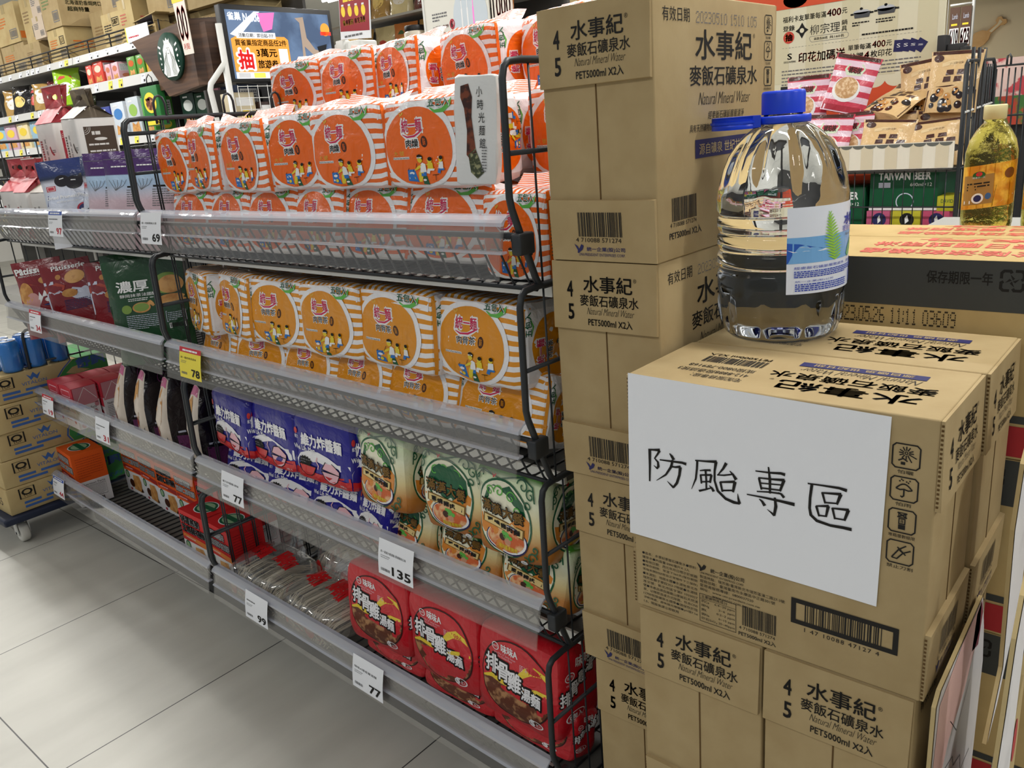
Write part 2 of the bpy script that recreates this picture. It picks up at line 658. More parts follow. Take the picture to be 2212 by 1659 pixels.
def handling_icon(p, u, v, s, k, m):
    t = s * 0.055
    r = s * 0.12
    p.stroke([(u + r, v), (u + s - r, v), (u + s, v + r), (u + s, v + s - r), (u + s - r, v + s), (u + r, v + s), (u, v + s - r), (u, v + r)], t, m, True)
    cx, cy = u + s / 2, v + s / 2
    if k == 0:
        sy = v + s * 0.64
        p.ell(cx, sy, s * 0.07, s * 0.07, m, 12, 1, inner=0.5)
        for a in (0, 25, 60, 90, 120, 155, 180, 205, 335, 300, 270, 235):
            q = radians(a)
            l = s * (0.42 if a in (300, 335) else 0.27)
            p.stroke([(cx + cos(q) * s * 0.1, sy + sin(q) * s * 0.1), (cx + cos(q) * l, sy + sin(q) * l)], t * 0.8, m)
        p.stroke([(cx - s * .28, v + s * .3), (cx - s * .1, v + s * .4), (cx + s * .06, v + s * .3)], t, m)
        p.rect(cx - s * .18, v + s * .14, cx - s * .02, v + s * .26, m)
    elif k == 1:
        p.stroke([(cx - s * .3 + s * .6 * i / 8, v + s * .5 + s * .22 * sin(pi * i / 8)) for i in range(9)], t, m)
        p.stroke([(cx - s * .3, v + s * .5), (cx - s * .15, v + s * .46), (cx, v + s * .5), (cx + s * .15, v + s * .46), (cx + s * .3, v + s * .5)], t, m)
        p.stroke([(cx, v + s * .5), (cx, v + s * .22), (cx - s * .06, v + s * .16), (cx - s * .12, v + s * .2)], t, m)
        for i, (a, c) in enumerate(((-.2, .8), (-.08, .84), (.05, .8), (.17, .85), (.12, .76), (-.14, .88))):
            p.rect(cx + a * s, v + c * s, cx + a * s + t, v + c * s + t, m)
    elif k == 2:
        p.rect(cx - s * .13, v + s * .14, cx + s * .13, v + s * .34, m)
        p.frame(cx - s * .11, v + s * .38, cx + s * .11, v + s * .6, t * .8, m)
        p.text('8', cx - s * .05, v + s * .42, cx + s * .05, v + s * .56, m)
        p.frame(cx - s * .13, v + s * .66, cx + s * .13, v + s * .86, t * .7, m)
        p.stroke([(cx - s * .18, v + s * .66), (cx + s * .18, v + s * .86)], t, m)
        p.stroke([(cx - s * .18, v + s * .86), (cx + s * .18, v + s * .66)], t, m)
    else:
        p.stroke([(u + s * .2, v + s * .22), (u + s * .4, v + s * .2), (u + s * .62, v + s * .5), (u + s * .45, v + s * .62), (u + s * .2, v + s * .22)], t, m)
        p.stroke([(u + s * .45, v + s * .62), (u + s * .72, v + s * .84)], t, m)
        p.stroke([(u + s * .62, v + s * .5), (u + s * .9, v + s * .66)], t, m)
        p.stroke([(u + s * .4, v + s * .72), (u + s * .72, v + s * .42)], t, m)


def script_line(p, u0, v0, u1, v1, m):
    p.text('Natural Mineral Water', u0, v0, u1, v1, m, italic=0.45, bold=-0.012)


def dot_digits(p, body, u0, v0, u1, v1, m, n=7):
    """ink-jet date: digits made of dots"""
    F = {'0': '01110 10001 10001 10001 10001 10001 01110', '1': '00100 01100 00100 00100 00100 00100 01110', '2': '01110 10001 00001 00110 01000 10000 11111', '3': '11110 00001 00001 01110 00001 00001 11110',
         '5': '11111 10000 11110 00001 00001 10001 01110', '6': '01110 10000 10000 11110 10001 10001 01110', '9': '01110 10001 10001 01111 00001 00001 01110', '.': '0 0 0 0 0 1 1', ':': '0 1 1 0 1 1 0', ' ': '000 000 000 000 000 000 000', '4': '00010 00110 01010 10010 11111 00010 00010', '8': '01110 10001 10001 01110 10001 10001 01110'}
    cols = sum(len(F[c].split()[0]) + 1 for c in body)
    du, dv = (u1 - u0) / cols, (v1 - v0) / 7
    x = 0
    vs, fs = [], []
    for c in body:
        rows = F[c].split()
        for r, row in enumerate(rows):
            for q, bit in enumerate(row):
                if bit == '1':
                    a, d = u0 + (x + q) * du, v1 - (r + 1) * dv
                    o = len(vs)
                    vs += [(a, d), (a + du * .8, d), (a + du * .8, d + dv * .7), (a, d + dv * .7)]
                    fs.append((o, o + 1, o + 2, o + 3))
        x += len(rows[0]) + 1
    p._a(vs, fs, m)


def end_print():
    p = Print()
    W_, H_ = BW, BH
    p.text('4', .150 * W_, .845 * H_, .205 * W_, .912 * H_, BLACK, bold=.03)
    p.text('5', .155 * W_, .745 * H_, .210 * W_, .812 * H_, BLACK, bold=.03)
    p.text('水事紀', .315 * W_, .868 * H_, .775 * W_, .938 * H_, BLACK, bold=.018)
    p.text('®', .785 * W_, .918 * H_, .815 * W_, .935 * H_, BLACK)
    p.text('麥飯石礦泉水', .275 * W_, .808 * H_, .83 * W_, .858 * H_, BLACK, bold=.012)
    script_line(p, .34 * W_, .772 * H_, .79 * W_, .802 * H_, BLACK)
    p.text('PET5000ml X2入', .35 * W_, .722 * H_, .77 * W_, .757 * H_, BLACK, bold=.02)
    lo = Print()
    lo.bars(.29 * W_, .105 * H_, .70 * W_, .205 * H_, BLACK, 30)
    lo.text('4 710088 571274', .26 * W_, .082 * H_, .69 * W_, .1 * H_, BLACK)
    bird(lo, .24 * W_, .036 * H_, .012, NAVY)
    lo.text('統一企業(股)公司', .36 * W_, .042 * H_, .72 * W_, .062 * H_, NAVY, bold=.02)
    lo.text('UNI-PRESIDENT ENTERPRISES CORP.', .28 * W_, .024 * H_, .72 * W_, .036 * H_, NAVY)
    return p, lo


def make_water_carton():
    root = thing('water_carton', 'kraft carton of bottled mineral water', 'carton')
    b = MB()
    b.box(-BL / 2, BL / 2, -BW / 2, BW / 2, 0, BH, KRAFT, 0.0022)
    # seam of the two inner flaps, on both ends
    for sx in (-1, 1):
        b.box(sx * BL / 2 - (0.0006 if sx < 0 else -0.0), sx * BL / 2 + (0.0 if sx < 0 else 0.0006), -0.0009, 0.0009, 0.255 * BH, 0.735 * BH, KRAFTD)
    b.build('box_body', root)
    t = 0.0032
    up, lo = end_print()
    for sx in (1, -1):
        for nm, z0, z1, pr in (('top_flap', 0.70 * BH, BH - 0.001, up), ('bottom_flap', 0.001, 0.255 * BH, lo)):
            f = MB()
            x0, x1 = (BL / 2, BL / 2 + t) if sx > 0 else (-BL / 2 - t, -BL / 2)
            # the loose edge of a flap lifts a little
            e = 0.0025 if sx > 0 else 0
            if nm == 'top_flap':
                q = [(x0, -BW / 2, z0), (x1 + e, -BW / 2, z0), (x1 + e, BW / 2 - .002, z0 + .001), (x0, BW / 2 - .002, z0), (x0, -BW / 2, z1), (x1, -BW / 2, z1), (x1, BW / 2 - .001, z1), (x0, BW / 2 - .001, z1)]
            else:
                q = [(x0, -BW / 2 + .002, z0), (x1, -BW / 2 + .002, z0), (x1, BW / 2 - .001, z0), (x0, BW / 2 - .001, z0), (x0, -BW / 2 + .002, z1), (x1 + e, -BW / 2 + .002, z1), (x1 + e, BW / 2 - .001, z1 - .001), (x0, BW / 2 - .001, z1)]
            f.hexa(q, KRAFT)
            # corrugation seen along the cut side edge
            zz = z0 + .004
            while zz < z1 - .004:
                f.box(min(x0, x1) + .0006, max(x0, x1) - .0004, -BW / 2 - .0004, -BW / 2 + .0001, zz, zz + .0022, KRAFTD)
                zz += .0046
            fl = f.build(nm, root)
            if sx > 0:
                g = MB()
                slope = e / (z1 - z0)

                def fn(u, v, ly, nm=nm, x1=x1, e=e, z0=z0, z1=z1, slope=slope):
                    k = (z1 - v) * slope if nm == 'top_flap' else (v - z0) * slope
                    return (x1 + k + 0.0007 + 0.0003 * ly, -BW / 2 + u, v)
                pr.onto(g, fn)
                g.build('lettering', fl)
    # wide face with the big name
    p = Print()
    p.text('有效日期', .021, .280, .086, .296, BLACK)
    dot_digits(p, '20230510 1510 105', .102, .280, .277, .294, GREYINK)
    p.text('水事紀', .100, .238, .260, .273, NAVY if False else BLACK, bold=.018)
    p.text('®', .264, .266, .270, .272, BLACK)
    p.text('麥飯石礦泉水', .084, .207, .277, .231, BLACK, bold=.012)
    script_line(p, .106, .184, .255, .199, BLACK)
    p.text('經麥飯石礦脈層層濾淨', .131, .166, .236, .176, BLACK, italic=.2)
    p.text('具有天然礦物質，是大自然的恩賜，天然、甘甜', .082, .151, .268, .161, BLACK, italic=.15)
    p.rect(.096, .119, .250, .142, NAVY)
    p.up(); p.text('源自礦泉 世紀甘甜', .106, .123, .240, .137, KRAFT2); p.layer = 0
    for k in range(4):
        handling_icon(p, .301, .272 - k * .034, .025, k, BLACK)
        p.text(('怕曬', '怕雨', '堆箱層數極限', '禁止刀割')[k], .305 if k < 2 else .300, .266 - k * .034, .321 if k < 2 else .326, .2695 - k * .034, BLACK)
    p.bars(.034, .047, .097, .076, BLACK, 30)
    p.text('4 710088 571274', .029, .040, .097, .0455, BLACK)
    p.text('PET5000ml X2入', .027, .025, .110, .035, BLACK, bold=.02)
    g = MB(); p.onto(g, plane((BL / 2, BW / 2, 0), (-1, 0, 0), (0, 0, 1), (0, 1, 0))); g.build('wide_face_print', root)
    # wide face with the small print
    p = Print()
    para = ['●品名：水事紀麥飯石礦泉水●原料：', '礦泉水●內容量:5000毫升X 2入', '●有效日期：西元年月日標示於紙箱', '●保存期間：常溫下365天(保存期間', '係指未開封狀態且正常條件下之保存)', '●水源別：地面水體●水源地:新北市', '瑞芳區獅子寮段353-7地號●水源核', '准文號：新北市區字第F 1033027', '號●本產品源自雞籠山麥飯石天然湧', '泉，以精密過濾方式除菌，符合CNS', '12700包裝礦泉水標準●請保存於陰', '涼乾燥處，避免陽光曝曬●pH值7.5±', '1.0，開瓶後請立即飲用']
    for i, s in enumerate(para):
        w = .0765 if i not in (1, 12) else (.066 if i == 1 else .05)
        p.text(s, .0105, .0765 - i * .0058, .0105 + w, .0805 - i * .0058, BLACK)
    bird(p, .0865, .077, .010, BLACK)
    p.text('統一企業(股)公司', .1045, .0775, .147, .084, BLACK, bold=.02)
    p.text('UNI-PRESIDENT ENTERPRISES CORP.', .0905, .0735, .147, .0762, BLACK)
    for i, (s, w) in enumerate((('製造地點：瑞芳廠/臺灣新北市瑞芳區濱二路27-3號', .105), ('服務信箱：臺灣臺南市永康區中正路301號', .094), ('愛用者服務專線：0800037520', .068), ('網址：www.uni-president.com.tw', .076), ('www.pecos.com.tw', .044))):
        u = .0905 if i < 4 else .1065
        p.text(s, u, .0675 - i * .0058, u + w, .0718 - i * .0058, BLACK)
    p.frame(.090, .008, .137, .046, .0006, BLACK)
    p.stroke([(.090, .0395), (.137, .0395)], .0004, BLACK)
    p.text('主要礦物質成分', .092, .0408, .126, .045, BLACK)
    for i, (a, c) in enumerate((('鈣Ca', '6.4~20 ppm'), ('鎂Mg', '2~6  ppm'), ('鉀K', '0.2~2 ppm'), ('鈉Na', '6~15 ppm'), ('矽石SiO₂', '25~40ppm'))):
        p.text(a, .092, .0345 - i * .006, .092 + .0035 * len(a), .0385 - i * .006, BLACK)
        p.text(c, .1355 - .0026 * len(c), .0345 - i * .006, .1355, .0382 - i * .006, BLACK)
    p.bars(.145, .0215, .186, .048, BLACK, 30)
    p.text('4 710088 571274', .141, .0155, .185, .0195, BLACK)
    p.text('PET5000ml X2入', .1405, .0065, .186, .0125, BLACK, bold=.02)
    u0, v0, u1, v1, t_ = .203, .047, .3165, .079, .0055
    for r in ((u0, v0, u1, v0 + t_), (u0, v1 - t_, u1, v1), (u0, v0, u0 + t_, v1), (u1 - t_, v0, u1, v1)):
        p.rect(*r, BLACK)
    p.bars(.2185, v0 + t_, .300, v1 - t_, BLACK, 34, 5)
    p.text('1 47 10088 47127 4', .2185, .0395, .2985, .0445, BLACK, space=1.2)
    for k in range(4):
        handling_icon(p, .2995, .2575 - k * .0345, .025, k, BLACK)
        p.text(('怕曬', '怕雨', '堆箱層數極限', '禁止刀割')[k], .305 if k < 2 else .3, .2515 - k * .0345, .3195 if k < 2 else .325, .2555 - k * .0345, BLACK)
    g = MB(); p.onto(g, plane((-BL / 2, -BW / 2, 0), (1, 0, 0), (0, 0, 1), (0, -1, 0))); g.build('small_print', root)
    # top, read from the far side
    p = Print()
    p.text('水事紀', .030, .108, .176, .138, BLACK, bold=.018)
    p.text('®', .184, .108, .189, .113, BLACK)
    p.text('麥飯石礦泉水', .022, .078, .198, .101, BLACK, bold=.012)
    script_line(p, .044, .056, .172, .071, BLACK)
    p.rect(.042, .036, .179, .052, NAVY)
    p.up(); p.text('源自礦泉 世紀甘甜', .056, .0395, .164, .0485, KRAFT2); p.layer = 0
    p.bars(.213, .055, .290, .079, BLACK, 30)
    p.text('PET5000ml X2入', .214, .042, .294, .052, BLACK, bold=.02)
    for i, s in enumerate(('宅配服務專線：', '412-8888撥通請按3', '或撥0800-789168')):
        p.text(s, .213, .126 - i * .018, .213 + (.062, .088, .083)[i], .139 - i * .018, BLACK)
    g = MB(); p.onto(g, plane((BL / 2, BW / 2, BH), (-1, 0, 0), (0, -1, 0), (0, 0, 1))); g.build('top_print', root)
    return Proto(root)


WC = make_water_carton()
GRPW = 'cartons of bottled mineral water'
AX, AY, AZ = -0.1749, 0.7938, 0.9395


def ctr(x1, y0):
    return (x1 - BL / 2, y0 + BW / 2)


x, y = ctr(AX, AY)
WC.put((x, y, AZ - BH), (0, 0, 0), 'kraft water carton behind the taped white paper notice', GRPW)
WC.put((x + .004, y + BW + .003, AZ - BH), (0, 0, 0), 'kraft water carton under the big blue-capped water bottle', GRPW)
R90 = (0, 0, -pi / 2)
for k in range(2):
    zz = AZ - BH * (2 + k)
    for j in range(2):
        cx = AX - BL + .007 + BW / 2 + j * (BW + .004) - .001
        WC.put((cx, AY + BL / 2 + .001 * j, zz), R90,
               ('end-on water carton next to the stack of tall cartons, under the notice carton' if j == 0 else 'end-on water carton beside the marbled board, under the notice carton') if k == 0 else
               ('water carton at the very bottom of the notice stack, beside the tall stack' if j == 0 else 'water carton at the very bottom of the notice stack, beside the marbled board'), GRPW)
TX, TY, TZ = -0.5265, 0.8887, 1.0537
offs = [(0, 0, 0), (-.004, .002, .6), (.012, .004, -.6), (.03, .006, .4)]
for k in range(4):
    ox, oy, a = offs[k]
    WC.put((TX - BW / 2 + ox, TY + BL / 2 + oy, TZ - k * BH), (0, 0, -pi / 2 + radians(a)),
           ('topmost carton of the four-high water stack beside the noodle shelves', 'second carton from the top of the four-high water stack', 'third carton from the top of the four-high water stack', 'lowest carton of the four-high water stack beside the noodle shelves')[k], GRPW)
pal = thing('pallet', 'low black plastic pallet carrying the four-high water stack', 'pallet', (TX - .03, TY + .22, 0))
PB = mat('black_plastic', (34, 34, 36), .5)
b = MB(); b.box(-.16, .16, -.20, .20, .088, TZ - 3 * BH, PB); b.build('deck', pal)
for sx in (-.12, 0, .12):
    b = MB(); b.box(sx - .03, sx + .03, -.2, .2, 0, .088, PB); b.build('runner', pal)

# white notice
KAI = [([(29.5,118.8),(29.5,98.2),(29.1,77.4)],[3.0,2.3,1.6]),([(27.6,118.3),(35.0,119.5),(43.3,120.8)],[1.6,1.9,3.0]),([(43.0,120.3),(39.8,114.5),(35.8,108.5)],[2.5,1.8,1.2]),([(35.8,109.0),(40.6,104.8),(41.1,99.7),(39.1,95.8)],[1.2,2.1,2.6,1.4]),([(39.6,96.4),(34.7,99.4)],[1.9,0.5]),([(56.2,119.5),(59.1,116.5),(61.9,112.6)],[0.9,2.7,3.0]),([(42.9,108.5),(59.0,110.1),(72.7,111.4),(78.1,110.8)],[1.2,1.9,2.3,2.8]),([(60.5,111.8),(58.0,102.5),(51.2,91.2),(38.4,80.6)],[2.5,2.3,1.8,0.5]),([(56.6,103.1),(64.2,103.9),(70.9,105.9)],[1.6,1.8,2.5]),([(70.4,105.4),(69.2,94.8),(66.0,84.1),(61.2,76.9)],[3.0,2.5,2.5,1.8]),([(61.7,77.0),(57.6,79.7),(53.1,83.2)],[2.6,1.6,0.5]),([(92.1,118.2),(91.7,108.1),(90.4,95.3),(85.1,81.0)],[2.2,2.0,1.8,0.4]),([(89.4,118.1),(103.0,120.0),(116.3,122.4)],[1.3,1.8,2.7]),([(115.4,122.4),(113.8,111.0),(113.9,98.8),(118.0,87.0),(127.9,79.7),(137.7,77.8),(145.1,78.0)],[2.9,2.0,2.0,2.4,2.6,2.9,2.0]),([(144.7,77.9),(143.0,83.9),(142.1,89.6)],[2.9,1.8,0.4]),([(95.4,106.7),(101.9,108.9),(109.1,110.3)],[1.1,1.6,2.0]),([(96.5,101.8),(97.7,91.0)],[2.0,1.6]),([(95.9,101.4),(110.3,104.8)],[1.4,2.0]),([(110.0,105.0),(108.3,94.5)],[2.4,1.8]),([(97.3,93.1),(108.6,96.4)],[1.4,1.4]),([(102.6,108.4),(103.6,97.4),(103.9,85.7)],[2.0,1.8,1.6]),([(94.6,81.1),(103.2,85.1),(111.3,89.4)],[2.1,1.6,1.1]),([(107.3,91.1),(110.9,88.4),(113.2,84.9)],[0.7,2.2,2.7]),([(127.8,123.5),(124.0,115.6),(117.8,106.6)],[2.8,2.0,0.9]),([(116.9,106.4),(125.3,108.0),(137.1,112.1)],[1.1,1.5,1.3]),([(132.1,114.8),(136.0,111.4),(140.0,106.0)],[0.9,2.0,3.3]),([(121.0,98.9),(123.8,87.2)],[2.2,1.8]),([(120.6,98.4),(138.8,103.3)],[1.6,2.4]),([(138.6,103.3),(136.4,89.9)],[3.1,2.0]),([(122.9,88.7),(137.5,92.4)],[1.6,1.6]),([(162.0,121.9),(177.5,123.4),(190.5,125.6),(195.2,125.1)],[1.1,1.7,2.3,2.8]),([(176.5,129.9),(178.6,115.6),(179.3,99.1)],[1.3,2.3,1.9]),([(166.3,114.3),(169.6,101.4)],[2.1,1.7]),([(165.5,114.6),(179.7,116.3),(194.9,118.7)],[1.3,1.7,2.6]),([(194.3,118.8),(190.2,104.5)],[2.7,1.9]),([(168.5,108.9),(192.3,112.4)],[1.3,1.3]),([(169.3,103.3),(190.6,105.8)],[1.5,1.5]),([(164.3,97.9),(178.2,100.6),(190.3,101.9)],[1.1,1.5,1.7]),([(188.3,102.7),(191.9,101.5),(195.2,98.1)],[0.8,2.1,2.5]),([(152.9,91.5),(170.2,92.5),(190.6,93.1),(206.9,93.1)],[1.1,1.7,2.4,3.1]),([(184.9,95.8),(186.4,85.5),(184.8,73.8)],[1.9,2.8,2.1]),([(185.2,74.3),(181.4,76.8),(176.8,79.4)],[2.6,1.5,0.4]),([(167.4,89.6),(170.8,87.4),(174.0,83.0)],[0.9,2.2,3.0]),([(219.7,121.1),(235.8,122.6),(252.3,123.9),(260.1,123.0)],[1.2,1.6,2.2,2.9]),([(224.2,121.4),(223.0,105.7),(223.0,93.2),(224.7,85.7),(231.3,80.8),(245.5,79.3),(258.4,80.5),(267.3,80.8)],[2.4,2.2,2.2,2.4,2.6,2.4,2.6,2.9]),([(235.4,114.7),(239.0,102.9)],[2.0,1.6]),([(234.7,114.1),(254.8,117.6)],[1.4,2.4]),([(254.3,117.5),(250.8,104.8)],[2.8,1.8]),([(238.2,103.9),(251.8,106.3)],[1.4,1.4]),([(229.9,97.6),(233.5,86.4)],[2.1,1.6]),([(229.5,97.5),(242.9,101.0)],[1.2,2.3]),([(242.3,100.9),(240.5,88.0)],[2.7,1.6]),([(233.0,87.6),(241.6,88.7)],[1.4,1.4]),([(246.6,100.0),(249.9,87.7)],[2.0,1.6]),([(246.3,99.5),(263.3,102.0)],[1.4,2.4]),([(262.8,101.9),(259.4,88.7)],[2.8,1.8]),([(249.5,88.8),(260.4,89.8)],[1.4,1.4])]
nt_ = thing('paper_notice', 'white paper notice with four brushed black characters on the front carton', 'notice', (AX - BL - .0036, AY - .0015, AZ + .0025 - .21))
nt_.rotation_euler = (0, radians(1.05), 0)
b = MB()


def sheet(a, c):
    u, v = a * .297, c * .21
    return (u, -.0006 - .0022 * (sin(a * 5 + 1.5 * c) * .5 + .5) * (1 - c) - .0016 * max(0, .12 - a) * 8 * (1 - c), v)


b.grid(sheet, 24, 16, PAPER)
vs = [(v[0], v[1] - .0003, v[2]) for v in b.v]
nt_b = b.build('sheet', nt_)
b = MB()
ink = Print()
for pts, ws in KAI:
    # soften each stroke with extra points
    P2, W2 = [], []
    for i in range(len(pts) - 1):
        for k in range(4):
            t = k / 4
            P2.append(((pts[i][0] * (1 - t) + pts[i + 1][0] * t) / 1000, (pts[i][1] * (1 - t) + pts[i + 1][1] * t) / 1000))
            W2.append((ws[i] * (1 - t) + ws[i + 1] * t) / 760)
    P2.append((pts[-1][0] / 1000, pts[-1][1] / 1000)); W2.append(ws[-1] / 760)
    ink.stroke(P2, W2, BLACK)


def on_sheet(u, v, ly):
    q = sheet(u / .297, v / .21)
    return (u, q[1] - .0006, v)


ink.onto(b, on_sheet)
b.build('brush_lettering', nt_)
# ------------------------------------------------------------------ five litre water bottle
BR_ = 0.0815
bx, by, bz = -0.437, 1.046, AZ
bt = thing('water_bottle', 'large clear water bottle with blue cap standing on a carton', 'bottle', (bx, by, bz), (0, 0, radians(-12)))
PET = mat('clear_bottle_plastic', (245, 250, 255), 0.02, trans=1.0, ior=1.34)
prof = [(0.004, .006), (.03, .004), (.055, .0), (.066, .002), (.0735, .010), (.0775, .022), (.0795, .034), (.0802, .052), (.0785, .060), (.0800, .066), (.0808, .080), (.0808, .090), (.0790, .094), (.0770, .097), (.0790, .101), (.0808, .105),
        (.0808, .116), (.0785, .120), (.0775, .122), (.0785, .125), (.0808, .129), (.0808, .140), (.0785, .144), (.0775, .146), (.0785, .149), (.0808, .153), (.0808, .163), (.0785, .167), (.0775, .169), (.0790, .172), (.0812, .176), (.0815, .185), (.0812, .194),
        (.0790, .212), (.0745, .230), (.0680, .246), (.0590, .260), (.0480, .2715), (.0370, .2795), (.0290, .2835), (.0245, .2855), (.0235, .289), (.0235, .298)]


def flute(r, z, a):
    if .194 < z < .281:
        t = min(1, (z - .194) / .012) * min(1, (.281 - z) / .02)
        return r - .0062 * t * (0.5 + 0.5 * cos(10 * a)) ** 2
    if .012 < z < .058:
        t = min(1, (z - .012) / .008) * min(1, (.058 - z) / .008)
        return r - .0035 * t * (1 if (a * 10 / (2 * pi)) % 1 > .16 else 0)
    return r


b = MB(); b.lathe(prof, 120, PET, mod=flute); b.build('bottle_body', bt)
CAPB = mat('blue_plastic', (24, 66, 214), .32, spec=.5)
b = MB()
b.lathe([(.0262, .296), (.0262, .3215), (.0252, .3240), (.0235, .3250), (.001, .3250)], 72, CAPB, mod=lambda r, z, a: r + (.0006 if .298 < z < .321 and int(a * 72 / (2 * pi)) % 2 else 0), cap=False)
b.build('screw_cap', bt)
# folding carry handle: ring round the neck and a flat round paddle
b = MB()
b.lathe([(.0245, .284), (.0325, .284), (.0335, .286), (.0335, .292), (.0325, .294), (.0245, .294)], 48, CAPB, cap=False)
hx, hy = -.044, -.036


def paddle(n):
    out = []
    for i in range(n):
        a = 2 * pi * i / n
        out.append((hx + .030 * cos(a), hy + .030 * sin(a)))
    return out


b.prism(paddle(40), 'z', .2805, .2965, CAPB, True)
b.prism([(p[0] * 1.0 - (p[0] - hx) * -.05, p[1] + (p[1] - hy) * .05) for p in paddle(40)], 'z', .2875, .2905, CAPB)
d = Vector((hx, hy, 0)).normalized(); n_ = Vector((-d.y, d.x, 0))
arm = [d * .028 + n_ * .024, d * .044 + n_ * .022, d * .044 - n_ * .022, d * .028 - n_ * .024]
b.prism([(q.x, q.y) for q in arm], 'z', .2815, .2962, CAPB)
b.build('carry_handle', bt)
bt.scale = (1, 1, .945)
# wrap label
LBL = mat('label_paper', (232, 238, 250), .35)
a0, a1 = radians(-46), radians(58)
lz0, lz1 = .071, .182


def cyl(u, v, ly, r=.0821):
    a = a0 + (a1 - a0) * u
    rr = r + .0003 * ly
    return (rr * cos(a - .08), rr * sin(a - .08), lz0 + (lz1 - lz0) * v)


b = MB(); b.grid(lambda i, j: cyl(i, j, 0, .0818), 24, 4, LBL)
p = Print()
SKY = mat('label_sky_blue', (120, 178, 232), .35); SEA = mat('label_deep_blue', (40, 92, 190), .35); FERN = mat('label_fern_green', (150, 205, 70), .35)
FERN2 = mat('label_fern_shade', (92, 178, 120), .35); LBLUE = mat('label_lettering_blue', (30, 60, 180), .35)
p.rect(0, .36, 1, .66, SKY, 20)
p.up(); p.poly([(0, .36), (0, .60), (.1, .585), (.2, .55), (.3, .52), (.42, .50), (.55, .48), (.7, .46), (.85, .5), (1, .58), (1, .36)], SEA)
p.poly([(0, .52), (.12, .55), (.2, .53), (.34, .51), (.4, .48), (.28, .49), (.16, .5), (.05, .49)], WHITE)
p.up()
for (su, sv, eu, ev, L_, mm) in ((.44, .37, .36, .92, .15, FERN), (.66, .36, .80, .60, .1, FERN2)):
    for k in range(16):
        t = k / 16
        cu, cv = su + (eu - su) * t, sv + (ev - sv) * t
        l = L_ * (1 - t) ** .8 * (.55 + 1.2 * t if t < .35 else 1)
        for s_ in (-1, 1):
            p.poly([(cu, cv - .012), (cu + s_ * l * .6, cv + .022), (cu + s_ * l, cv + .045), (cu + s_ * l * .5, cv + .04), (cu, cv + .016)] if s_ > 0 else [(cu, cv + .016), (cu + s_ * l * .5, cv + .04), (cu + s_ * l, cv + .045), (cu + s_ * l * .6, cv + .022), (cu, cv - .012)], mm)
p.text('水事紀', .56, .74, .96, .87, LBLUE, bold=.05)
p.text('麥飯石礦泉水', .53, .66, .98, .735, LBLUE)
p.text('Natural Mineral Water', .58, .61, .98, .645, GREYINK, italic=.4)
p.text('經麥飯石礦脈層層濾淨，具有天然礦物質', .06, .29, .97, .325, LBLUE)
p.dashes(.06, .19, .97, .275, 4, LBLUE, 3)
p.text('統一企業(股)公司', .07, .135, .42, .16, LBLUE)
p.dashes(.07, .03, .62, .125, 4, LBLUE, 4)
p.frame(.68, .03, .92, .18, .004, LBLUE); p.dashes(.70, .04, .90, .17, 6, LBLUE, 5, fill=.4)
bird(p, .76, .91, .05, LBLUE)
p.onto(b, cyl)
lb = b.build('wrap_label', bt)
# ------------------------------------------------------------------ display gondola: wire baskets on four tiers, two bays
RAILC = clear_mat('clear_rail_plastic', (214, 212, 208), .93, .05, .06)
RAILM = clear_mat('milky_rail_channel', (150, 148, 144), .74, .22, .12)
RAILL = clear_mat('rail_edge_plastic', (214, 218, 230), .55, .32, .05)
PLATE = mat('dark_shelf_plate', (92, 92, 88), .5, metal=.0)
ROTG = (0, 0, GYAW)
TIERZ = [1.0, .70, .40, .10]
BAYW = 1.15

gon = thing('gondola_plinth', 'black kick-plate base under the two-bay noodle gondola', 'display rack', G(0, 0, 0), ROTG)
b = MB(); b.box(-2.26, -.01, 0, .02, 0, .088, PB); b.box(-2.26, -.01, .42, .44, 0, .088, PB); b.box(-2.26, -2.24, .02, .42, 0, .088, PB); b.box(-.03, -.01, .02, .42, 0, .088, PB)
b.build('kick_plate', gon)
gon = thing('gondola_grid_wall', 'upright posts and dark wire grid along the back of the noodle gondola', 'display rack', G(0, 0, 0), ROTG)
for xx in (-.03, -1.15, -2.27):
    b = MB(); b.box(xx - .018, xx + .018, .425, .455, 0.088, 1.16, STEELW); b.build('upright', gon)
b = MB()
for i in range(57):
    xx = -2.28 + i * .04
    b.tube([(xx, .412, .1), (xx, .412, 1.27)], .0019, WIRE, 4)
for zz in (.1, .3, .6, .9, 1.18, 1.27):
    b.tube([(-2.28, .412, zz), (-.02, .412, zz)], .0028, WIRE, 5)
b.build('back_grid', gon)


def side_frame(mb, x, hooks):
    r = .0052
    pts = [(x, .40, .012), (x, .1, .012), (x, -.036, .012), (x, -.044, .016), (x, -.05, .026), (x, -.088, .125), (x, -.091, .14), (x, -.087, .29), (x, -.083, .304), (x, -.074, .311), (x, -.05, .313), (x, .34, .313), (x, .352, .309), (x, .358, .30), (x, .40, .012)]
    mb.tube(pts, r, WIRE, 7)
    mb.tube([(x, -.089, .197), (x, .38, .197)], .0036, WIRE, 6)
    if hooks:
        mb.tube([(x, -.087, .285), (x, .36, .285)], .0042, WIRE, 6)
    for i in range(11):
        y = -.035 + i * .037
        mb.tube([(x, y, .012), (x, y, .313)], .0021, WIRE, 4)
    if hooks:
        for y in (.0, .17, .30):
            mb.tube([(x, y - .012, .30), (x, y - .012, .345), (x, y - .006, .357), (x, y + .003, .36), (x, y + .010, .355), (x, y + .014, .343), (x, y + .014, .30)], .0028, WIRE, 6)


